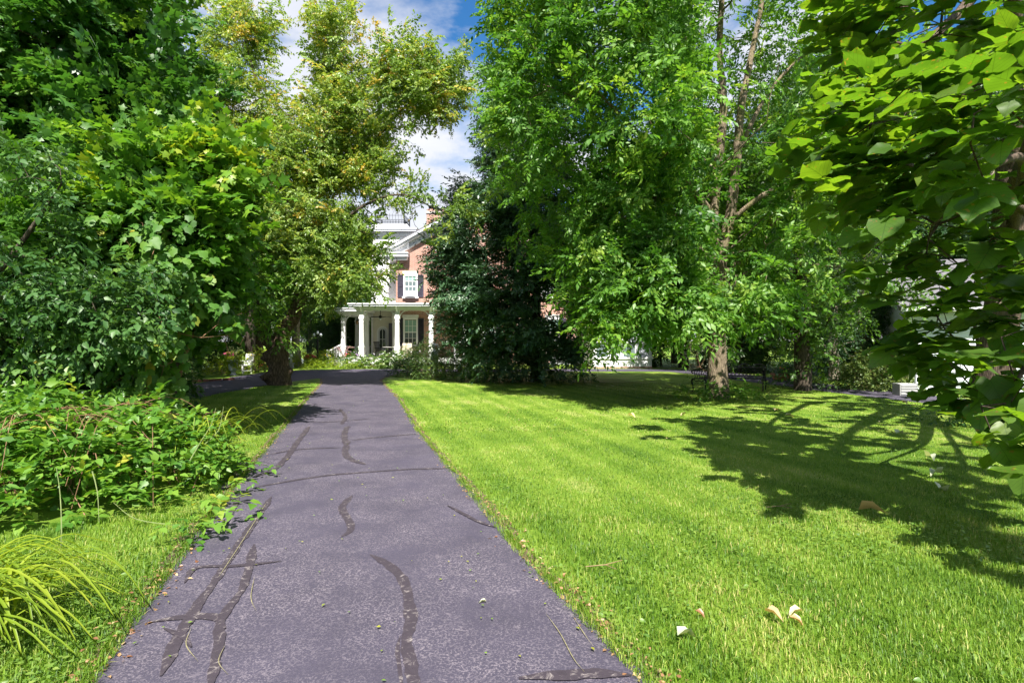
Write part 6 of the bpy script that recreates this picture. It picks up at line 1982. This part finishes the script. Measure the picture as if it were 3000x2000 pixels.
cedar = bg_tree(43, 12, 2.6, .5, 'cedar_leaf', 'pale_bark', .13, 190, 6, 8, 'cedar_tree', '', conic=True, tilt=.5, hang=.3)
low = bg_tree(44, 6.0, 2.6, .3, 'dark_leaf', 'dark_bark', .12, 130, 6, 8, 'understorey_tree', '', tr=.09)
place(broad, [(-17.5,41,1.0),(-15.5,20.5,.8),(-20.5,27,1.05)], ['broadleaf tree deep in the wood behind the white garden chair', 'broadleaf tree showing only behind the tall upper left maple', 'broadleaf tree in the wood behind the brick edged bed'], 'broadleaf trees beyond the left drive')
place(broad2, [(-18.2,23,1.0),(-19.5,31,1.0),(-16.8,47,.95),(-14.6,36.5,.62)], ['dark tree showing through the edge of the upper left maple', 'dark tree deep in the wood beyond the blue grey urn', 'tall dark tree beyond the parked car', 'low dark tree over the small white statue'], 'dark trees beyond the left drive')
place(broad2, [(14,27,1.0),(18,33,1.1),(13,38,.95),(22,26,1.0)], ['dark tree filling the gap right of the forked ash trunk', 'dark tree far behind the terracotta planters', 'dark tree far behind the ash trunk', 'dark tree top seen through the highest catalpa leaves'], 'dark trees beyond the right drive')
place(broad, [(11.5,31.5,1.0),(16.5,29.5,1.05),(20.5,29,1.1),(12,42,1.1),(26,31,1.1)], ['green tree behind the ash crown, left of its trunk', 'green tree between the low branched maple and the cedars', 'green tree rising above the pale garage roof', 'green tree far behind the sunroom', 'green tree at the upper right edge behind the catalpa'], 'green trees beyond the right drive')
place(cedar, [(13.2,23.3,.95),(16.8,24.3,1.05),(19.5,22.6,1.0)], ['feathery cedar behind the round shrub', 'feathery cedar rising behind the pale garage', 'cedar beside the garage at the far right edge'], 'cedars by the garage')
place(cedar, [(-13.6,45.5,.85),(-15.4,43.2,.8)], ['dark cedar behind the lamp post', 'dark cedar behind the pale trunk'], 'cedars behind the lamp post')
place(broad, [(-9.0,58,.92),(-14,60,1.0),(-20,62,1.1),(6,62,.85),(22,55,1.1)], ['tree top behind the chimney of the brick house', 'tree top behind the white tower left of the brick house', 'farthest tree beyond the parked car', 'tree hidden behind the right end of the brick house', 'far tree behind the cedars on the right'], 'trees behind the brick house')
place(low, [(-12.8,16.2,.6),(-14.8,23.5,.7),(-16.4,27.5,.75),(-17.5,32,.8),(-18,36.5,.8),(-9.0,9.0,.55),(-10.8,9.2,.6)], ['small leafy tree in the shade behind the hanging vine', 'small leafy tree just left of the planted bed', 'small leafy tree left of the blue grey urn', 'leafy understorey tree behind the blue grey urn', 'leafy understorey tree farthest back behind the white chair', 'dark leafy understorey tree behind the cherry at the left edge', 'small tree at the very left edge above the brambles'], 'understorey trees on the left')
place(low, [(11.8,29.5,.75),(13.6,31.5,.8),(15.6,26.8,.7),(17.8,27.8,.8),(12.6,34.5,.85),(9.6,36.5,.8)], ['leafy understorey tree right behind the iron benches', 'leafy understorey tree behind the terracotta planters', 'leafy understorey tree left of the pale pinkish trunk', 'leafy understorey tree behind the round shrub', 'leafy understorey tree behind the straight dark trunk', 'leafy understorey tree beside the right end of the sunroom'], 'understorey trees on the right')
place(low, [(-13.0,44.8,.75),(-10.6,47.5,.8),(-15.2,48.5,.8),(-12.3,50,.9)], ['bushy tree left of the first porch column', 'bushy tree seen between the second and third porch columns', 'bushy tree behind the lamp post lanterns', 'bushy tree seen between the first and second porch columns'], 'bushy trees behind the porch')

# individual trees that can be told apart
def single_tree(seed, x, y, kw, name, label):
    t = bg_tree(seed, **kw, name=name, label=label)
    t.location = (x, y, float(ground_z(x, y)))
    return t
g_ = G(2352, 1143)
t = single_tree(51, g_[0], g_[1], dict(h=10.5, rad=3.0, base_h=1.3, mat='wood_leaf', bark='dark_bark', leaf=.12, n_att=170, n_sp=6, n_lf=8, tpl_=T_LANCE, tr=.28, hang=.3), 'drooping_maple', 'low branched maple with dark trunk just right of the iron benches')
g_ = G(2003, 1076)
single_tree(52, g_[0], g_[1], dict(h=13, rad=3.6, base_h=2.6, mat='wood_leaf', bark='dark_bark', leaf=.14, n_att=150, n_sp=6, n_lf=8, tr=.33), 'wood_edge_tree', 'straight dark trunk behind the left iron bench')
g_ = G(2522, 1112)
single_tree(53, g_[0], g_[1], dict(h=13, rad=3.0, base_h=3.4, mat='cedar_leaf', bark='pale_bark', leaf=.13, n_att=140, n_sp=6, n_lf=8, tr=.26), 'tall_cedar', 'pale pinkish trunk rising left of the round shrub')
g_ = np.array([-14.1, 37.4, 0])
single_tree(54, g_[0], g_[1], dict(h=12, rad=2.6, base_h=3.8, mat='wood_leaf', bark='pale_bark', leaf=.14, n_att=110, n_sp=6, n_lf=8, tr=.30), 'pale_trunk_tree', 'sunlit pale trunk between the statue and the lamp post')
g_ = G(735, 1088)
single_tree(55, g_[0], g_[1], dict(h=12, rad=2.6, base_h=3.2, mat='dark_leaf', bark='dark_bark', leaf=.14, n_att=110, n_sp=6, n_lf=8, tr=.30), 'shade_tree', 'dark trunk right behind the urn and white chair')
g_ = G(762, 1077)
single_tree(56, g_[0], g_[1], dict(h=12, rad=2.6, base_h=3.4, mat='dark_leaf', bark='old_bark', leaf=.14, n_att=100, n_sp=6, n_lf=8, tr=.28), 'shade_tree', 'second brown trunk to the right behind the white chair')

# ------------------------------------------------------------------ shrubs and beds
def shrub(name, label, specs, mat, leaf, seed, tpl_=T_OVAL2, n_sp=6, n_lf=7, stems=True, cat='shrub', group=None, flowers=None, length=.25, spread=.12, var0=.5, tilt=.6, hang=.1):
    r_ = np.random.default_rng(seed)
    c0 = np.array([specs[0][0][0], specs[0][0][1], 0.0])
    t = thing(name, label, cat, c0, 0, group)
    p, d = ellipsoids(specs, r_, .6)
    m = p[:,2] > .05; p, d = p[m], d[m]
    if stems:
        tubes = grow([([c0, c0+[0,0,.15]], [.025,.02])], p, r_, tip=.003, step=.25)
        limbs_mesh(tubes, c0, 'stems', M['vine_stem'], t)
    lv = sprays(p, d, r_, n_sp, n_lf, length, spread, leaf, var0=var0, tilt=tilt, hang=hang)
    lv = sub(lv, lv[0][:,2] > .02)
    crown('foliage', lv, tpl_, mat, t, c0)
    for fm, c, r, n, sz in (flowers or []):
        blossoms('flowers', c, r, n, M[fm], t, c0, r_, sz)
    return t
shrub('rose_bush', 'big rounded rose bush with pale green leaves in front of the porch', [((-3.35,24.1,.75), (.95,.8,.85), 120), ((-3.0,23.9,.6), (.8,.7,.6), 50), ((-4.1,24.6,.7), (.5,.5,.6), 30)], 'rose_leaf', .055, 61, T_OVAL2, 7, 8)
shrub('rose_bush', 'darker rose bush with pink blooms right of the stone bust', [((-2.75,26.8,.85), (.75,.7,.85), 90)], 'rose_leaf', .055, 62, T_OVAL2, 7, 8, flowers=[('pink_petal', (-2.75,26.5,1.45), (.7,.5,.35), 26, .05)], var0=.3)
shrub('ornamental_grass', 'low dark tufted plant in front of the hosta bed', [((-4.9,26.6,.28), (.75,.5,.36), 60)], 'dark_leaf', .11, 63, T_LANCE, 6, 6, var0=.6, hang=-.3)
shrub('fern_clump', 'dark fern like clump in the shade under the linden edge', [((-2.0,28.4,.3), (.8,.5,.45), 60)], 'dark_leaf', .12, 64, T_LANCE, 6, 6, var0=.5, hang=-.2)
shrub('hosta_bed', 'pale edged hostas massed below the porch', [((-8.3,33.9,.25), (1.1,.5,.35), 90), ((-7.0,33.6,.3), (.8,.5,.4), 60)], 'hosta_leaf', .16, 65, T_OVATE, 3, 5, flowers=[('white_petal', (-7.4,33.5,.75), (1.3,.4,.2), 26, .035)], cat='plants')
shrub('purple_shrub', 'dark mixed shrub with lilac flowers beside the planter box', [((-9.6,34.3,.4), (.7,.5,.5), 70)], 'dark_leaf', .08, 66, T_OVATE, 5, 6, flowers=[('lilac_petal', (-9.6,34.0,.75), (.7,.4,.25), 24, .04)], var0=.6)
shrub('boxwood_edging', 'lime green ground cover edging the bed by the drive', [((-10.9,33.4,.15), (1.4,.45,.22), 100), ((-9.3,33.2,.12), (.9,.35,.18), 60), ((-11.9,34.6,.2), (.7,.6,.25), 60)], 'lime_leaf', .06, 67, T_OVAL2, 5, 6, stems=False, cat='ground cover', var0=.35)
shrub('flowering_perennials', 'tall flowering perennials between the hostas and the rose bush', [((-5.9,33.0,.5), (.9,.6,.6), 90), ((-6.9,34.6,.5), (1.2,.5,.55), 70)], 'rose_leaf', .075, 68, T_LANCE, 5, 6, flowers=[('white_petal', (-5.9,32.7,.9), (.9,.5,.3), 20, .04), ('pink_petal', (-5.0,32.7,.8), (.5,.4,.3), 8, .05)], cat='plants', var0=.6)
shrub('climbing_rose', 'thin climbing rose stems beside the lower window', [((-5.6,36.6,1.0), (.35,.25,.8), 36), ((-6.6,36.7,.8), (.5,.25,.5), 26)], 'rose_leaf', .06, 69, T_OVAL2, 5, 6, var0=.65)
shrub('round_shrub', 'rounded pale green shrub beside the right drive', [((11.95,18.7,.55), (.95,.75,.55), 120), ((12.5,18.5,.5), (.6,.6,.45), 60), ((11.5,18.9,.5), (.5,.5,.45), 40)], 'rose_leaf', .065, 70, T_OVAL2, 7, 8, var0=.85)
shrub('dry_shrub', 'brown twiggy half bare shrub behind the ash trunk', [((9.2,26.8,.9), (1.3,.8,.95), 110)], 'pale_leaf', .05, 71, T_OVAL2, 2, 4, var0=.2)
shrub('dark_ground_cover', 'dark ground cover under the drooping maple', [((g_[0]*0+9.75,19.6,.1), (1.0,.5,.22), 80), ((10.9,18.9,.1), (.6,.35,.2), 50)], 'dark_leaf', .07, 72, T_OVATE, 4, 5, stems=False, cat='ground cover')
shrub('linden_skirt_plants', 'dark low plants in the deep shade under the linden', [((.6,22.3,.12), (2.6,.8,.3), 170)], 'dark_leaf', .09, 73, T_OVATE, 4, 6, stems=False, cat='ground cover')
shrub('ash_foot_weeds', 'leafy weeds and sprouts round the foot of the ash', [((5.6,15.6,.06), (1.1,.5,.16), 110), ((6.5,15.8,.08), (.5,.35,.18), 30), ((6.75,15.9,.15), (.2,.2,.25), 10)], 'bramble_leaf', .075, 74, T_OVATE, 4, 5, stems=False, cat='plants', var0=.45)
shrub('yellow_flower_bush', 'small bright bush with yellow flowers left of the gnarled maple', [((-12.9,29.0,.5), (.62,.5,.6), 70)], 'lime_leaf', .08, 75, T_OVATE, 5, 6, flowers=[('orange_petal', (-12.4,28.6,.35), (.3,.2,.2), 8, .06), ('yellow_petal', (-12.9,28.7,.8), (.5,.3,.3), 22, .05)], var0=.3)
shrub('left_bed_plants', 'pale feathery plants in the brick edged bed on the left', [((-12.9,21.2,.25), (.9,.7,.35), 80), ((-13.4,22.8,.3), (.8,.6,.4), 60)], 'rose_leaf', .09, 76, T_LANCE, 5, 6, cat='plants', var0=.7)
shrub('statue_bed_plants', 'yellow green bed plants behind the statue and red flower urn', [((-13.0,36.0,.3), (1.0,.4,.4), 80), ((-12.0,36.8,.4), (.8,.4,.5), 60), ((-11.4,36.4,.2), (.8,.4,.3), 50)], 'lime_leaf', .08, 77, T_OVATE, 5, 6, cat='plants', var0=.3, flowers=[('yellow_petal', (-12.2,35.8,.6), (.9,.3,.2), 16, .05)])
shrub('urn_grass', 'soft pale grass mound left of the blue grey urn', [((-14.1,27.6,.25), (.7,.5,.4), 60)], 'lime_leaf', .10, 78, T_LANCE, 5, 6, cat='plants', hang=-.3)
for i, (x, y, s, lab) in enumerate([(-8.9,13.4,.9,'dark leafy bush in the shade behind the bramble mound'), (-10.6,15.6,.8,'dark bush at the edge of the shaded left lawn'), (-9.3,12.0,1.1,'deep shaded bush left of the young maple'), (-8.0,11.4,.8,'dark bush under the hanging grape vine'), (-8.8,7.4,1.0,'dark bush at the left edge behind the brambles'), (-7.1,10.4,.8,'shaded bush at the foot of the young maple')]):
    shrub('dark_bush', lab, [((x,y,.7*s), (1.1*s,.9*s,.85*s), 110)], 'dark_leaf', .10, 80+i, T_OVATE, 6, 7, group='dark bushes of the left thicket', var0=.4, spread=.2)

# ------------------------------------------------------------------ grass, clover, fallen leaves
r_ = np.random.default_rng(90)
def grass_patch(n, y0, y1, blade, width, seed, segs):
    r_ = np.random.default_rng(seed)
    y = y0*(y1/y0)**r_.random(n)
    x = r_.uniform(-1.02, 1.02, n)*y
    l_, rr_ = drive_edges(y)
    m = ~on_asphalt(x, y, -.05) & ~((x < -3.0) & (mound_h(x, y) > .2))
    x, y = x[m], y[m]
    l_, rr_ = drive_edges(y)
    edge = np.exp(-np.minimum(np.abs(x-l_), np.abs(x-rr_))/.25)
    n = len(x)
    nz1 = np.array([mnoise.noise((a*.8, b*.8, 2)) for a, b in zip(x, y)])
    nz2 = np.array([mnoise.noise((a*3.1, b*3.1, 5)) for a, b in zip(x, y)])
    h = blade*(.55+.7*r_.random(n))*(1+.35*nz2)*(1+.7*edge*r_.random(n))
    a = r_.uniform(0, 6.283, n); lean = r_.uniform(.15, .95, n)
    d = np.stack([np.cos(a), np.sin(a), np.zeros(n)], -1)
    s = np.stack([-np.sin(a), np.cos(a), np.zeros(n)], -1)
    b0 = np.stack([x, y, np.full(n, .002)], -1)
    w = (width*(.6+.8*r_.random(n)))[:,None]
    # mowing stripes run with the drive
    str_ = np.sin((x+.3*y)*2*math.pi/1.05 + 1.2*nz1)
    var = .48 + .22*nz1 + .16*nz2 + .16*str_ + r_.normal(size=n)*.20
    var = np.where(r_.random(n) < .05, .97, var)
    h_ = h[:,None]
    tip = b0 + d*h_*lean[:,None] + UP*h_*np.sqrt(np.clip(1-lean[:,None]**2*.8, .1, 1))
    if segs == 1:
        v = np.stack([b0-s*w, b0+s*w, tip], 1).reshape(-1, 3)
        t = np.arange(n*3).reshape(-1, 3); k = 3
    else:
        mid = b0 + d*h_*lean[:,None]*.35 + UP*h_*.62
        v = np.stack([b0-s*w, b0+s*w, mid-s*w*.8, mid+s*w*.8, tip], 1).reshape(-1, 3)
        i = np.arange(n)[:,None]*5
        t = np.concatenate([i+np.array([0,1,3]), i+np.array([0,3,2]), i+np.array([2,3,4])]); k = 5
    return v, t, {'var': np.repeat(np.clip(var,0,1), k)}
parts = [grass_patch(120000, 2.3, 5.2, .045, .0020, 91, 2), grass_patch(170000, 5.0, 10.5, .038, .0028, 92, 1), grass_patch(110000, 10.0, 22.0, .036, .0055, 93, 1)]
# longer tufts that creep over the edge of the asphalt
n = 16000
y = 2.3*(16/2.3)**r_.random(n); le_, re_ = drive_edges(y); sd_ = r_.random(n) < .5
cl_ = np.array([mnoise.noise((b_*2.3, 4.0 if s2 else 9.0, 0)) + .6*mnoise.noise((b_*7.0, 4.0 if s2 else 9.0, 3)) for b_, s2 in zip(y, sd_)])
mk = cl_ + r_.normal(size=n)*.15 > .02
y, le_, re_, sd_ = y[mk], le_[mk], re_[mk], sd_[mk]; n = len(y)
x = np.where(sd_, le_-.05+np.abs(r_.normal(size=n))*.035, re_+.05-np.abs(r_.normal(size=n))*.035)
dr_ = np.stack([np.where(sd_, 1, -1)*r_.uniform(.2,1,n), r_.normal(size=n)*.5, r_.uniform(.25,1.2,n)], -1)
b0 = np.stack([x, y, np.full(n, .004)], -1); tipv = b0+unit(dr_)*r_.uniform(.04,.11,n)[:,None]
sdv = unit(np.cross(dr_, UP))*(.0012+.00025*y)[:,None]
parts.append((np.stack([b0-sdv, b0+sdv, tipv], 1).reshape(-1,3), np.arange(n*3).reshape(-1,3), {'var': np.repeat(np.clip(r_.normal(.55,.2,n),0,1), 3)}))
v, t, a = merge_geo(parts)
gr = obj_from('grass', np_mesh('grass', v, t, M['grass_blade'], a))
tag(gr, 'short mown grass of the lawn on both sides of the drive', 'grass', kind='stuff')
# clover and broad weeds
n = 26000
y = 2.4*(11/2.4)**r_.random(n); x = r_.uniform(-1, 1, n)*y
nz = np.array([mnoise.noise((a_*.55+9, b_*.55, 1)) for a_, b_ in zip(x, y)])
nearl = np.exp(-np.abs(x-drive_edges(y)[0])/.5)+np.exp(-np.abs(x-drive_edges(y)[1])/.2)
m = ~on_asphalt(x, y, .02) & (nz+.8*nearl+r_.normal(size=n)*.22 > .22) & ~((x < -3.0) & (mound_h(x, y) > .25))
x, y = x[m], y[m]; n = len(x)
pos = np.stack([x, y, r_.uniform(.025,.05,n)], -1); an = r_.uniform(0, 6.28, n)
cl = [pos, np.stack([np.cos(an), np.sin(an), r_.normal(size=n)*.2], -1), UP+r_.normal(size=(n,3))*.25, r_.uniform(.018,.042,n), np.clip(r_.normal(.55,.2,n),0,1)]
clo = crown('clover', cl, T_OVATE, 'clover_leaf', None, (0,0,0)); tag(clo, 'clover and broad weeds scattered through the lawn', 'clover')
# litter on the verge and under the ash
n = 2600
y = np.concatenate([2.3*(24/2.3)**r_.random(1500), r_.uniform(9,22,1100)]); 
sd_ = r_.random(1500) < .5
le_, re_ = drive_edges(y[:1500])
x = np.concatenate([np.where(sd_, le_-r_.normal(size=1500)*.06, re_+r_.normal(size=1500)*.06+.02), r_.uniform(-2,10,1100)])
pos = np.stack([x, y, np.where(on_asphalt(x, y, .0), .022, .045)], -1); an = r_.uniform(0, 6.28, n)
lt_ = [pos, np.stack([np.cos(an), np.sin(an), r_.normal(size=n)*.15], -1), UP+r_.normal(size=(n,3))*.5, r_.uniform(.012,.034,n), np.clip(r_.normal(.3,.25,n),0,1)]
li = crown('leaf_litter', lt_, T_OVATE, 'dry_leaf', None, (0,0,0)); tag(li, 'small dry leaves and debris along the drive edges and lawn', 'leaf litter')
# small yellow leaves on the drive
n = 150
y = 2.6*(27/2.6)**r_.random(n); le_, re_ = drive_edges(y); x = le_+(re_-le_)*r_.random(n)
pos = np.stack([x, y, np.full(n,.03)], -1); an = r_.uniform(0, 6.28, n)
yl = [pos, np.stack([np.cos(an), np.sin(an), r_.normal(size=n)*.1], -1), UP+r_.normal(size=(n,3))*.2, r_.uniform(.014,.036,n), np.clip(r_.normal(.9,.1,n),0,1)]
yo = crown('drive_leaves', yl, T_OVAL2, 'bramble_leaf', None, (0,0,0)); tag(yo, 'tiny yellow leaves scattered over the asphalt drive', 'fallen leaves')
# larger fallen leaves, one by one
FALL = [(2037,1812,'dry_leaf',.08,.05,'red fallen leaf on the sunlit near lawn'),(2240,1812,'dry_leaf',.62,.085,'tan curled fallen leaf on the near lawn, left of the cream one'),(2352,1812,'dry_leaf',1.0,.075,'cream fallen leaf beside the tan curled leaf on the near lawn'),
        (2313,1832,'dry_leaf',.45,.06,'small brown fallen leaf just below the cream leaf'),(1985,1888,'pale_leaf',.6,.09,'pale green fallen leaf on the lawn near the lower drive edge'),(2515,1508,'dry_leaf',.5,.16,'large brown fallen leaf catching light in the lawn shade'),
        (2712,1345,'pale_leaf',.5,.17,'large pale fallen leaf on the shaded lawn, second row back'),(2625,1278,'pale_leaf',.6,.16,'pale folded leaf farthest back in the shaded lawn'),(2758,1398,'pale_leaf',.7,.17,'pale fallen leaf in the middle of the lawn shade'),(2750,1442,'pale_leaf',.8,.17,'pale fallen leaf nearest in the lawn shade'),
        (1842,1222,'dry_leaf',.95,.14,'cream fallen leaf on the lit lawn in front of the linden'),(2300,1224,'dry_leaf',.9,.13,'cream fallen leaf on the lit strip right of the ash'),(2270,1208,'dry_leaf',.95,.12,'pale fallen leaf on the lit strip nearest the ash'),(2010,1218,'dry_leaf',.9,.12,'pale fallen leaf left of the ash foot'),
        (1425,1772,'pale_leaf',.9,.035,'tiny white fallen leaf lying on the asphalt'),(2645,1185,'dry_leaf',.9,.14,'cream fallen leaf on the far lit lawn near the right drive')]
for px, py, mt, vr, sz, lab in FALL:
    g2 = G(px, py); g2[2] = .05 if mt != 'pale_leaf' or px != 1425 else .025
    V, TR = T_OVATE
    V2 = V.copy(); V2[:,2] = V2[:,2]*3+.35*np.abs(V2[:,1])
    a_ = r_.uniform(0, 6.28)
    o = obj_from('fallen_leaf', np_mesh('fallen_leaf', V2*sz*1.3, TR, M[mt], {'var': np.full(len(V2), vr)}))
    o.location = g2; o.rotation_euler = (r_.normal()*.2, r_.normal()*.2-.1, a_)
    tag(o, lab, 'leaf', 'larger fallen leaves')
# two dry twigs on the lawn
for px, py, lab in ((1775,1680,'forked dry twig on the lawn near the drive'), (2290,1500,'thin dry twig at the edge of the lawn shade')):
    g2 = G(px, py)
    mb = MB().tube([(-.14,0,.05),(0,.02,.055),(.13,.09,.06)], [.004,.004,.002], 5).tube([(0,.02,.055),(.06,-.07,.06)], [.003,.002], 5)
    o = mb.build('dry_twig', M['dry_twig']); o.location = g2; tag(o, lab, 'twig')

for o in bpy.data.objects:
    if '_used' in o: del o['_used']
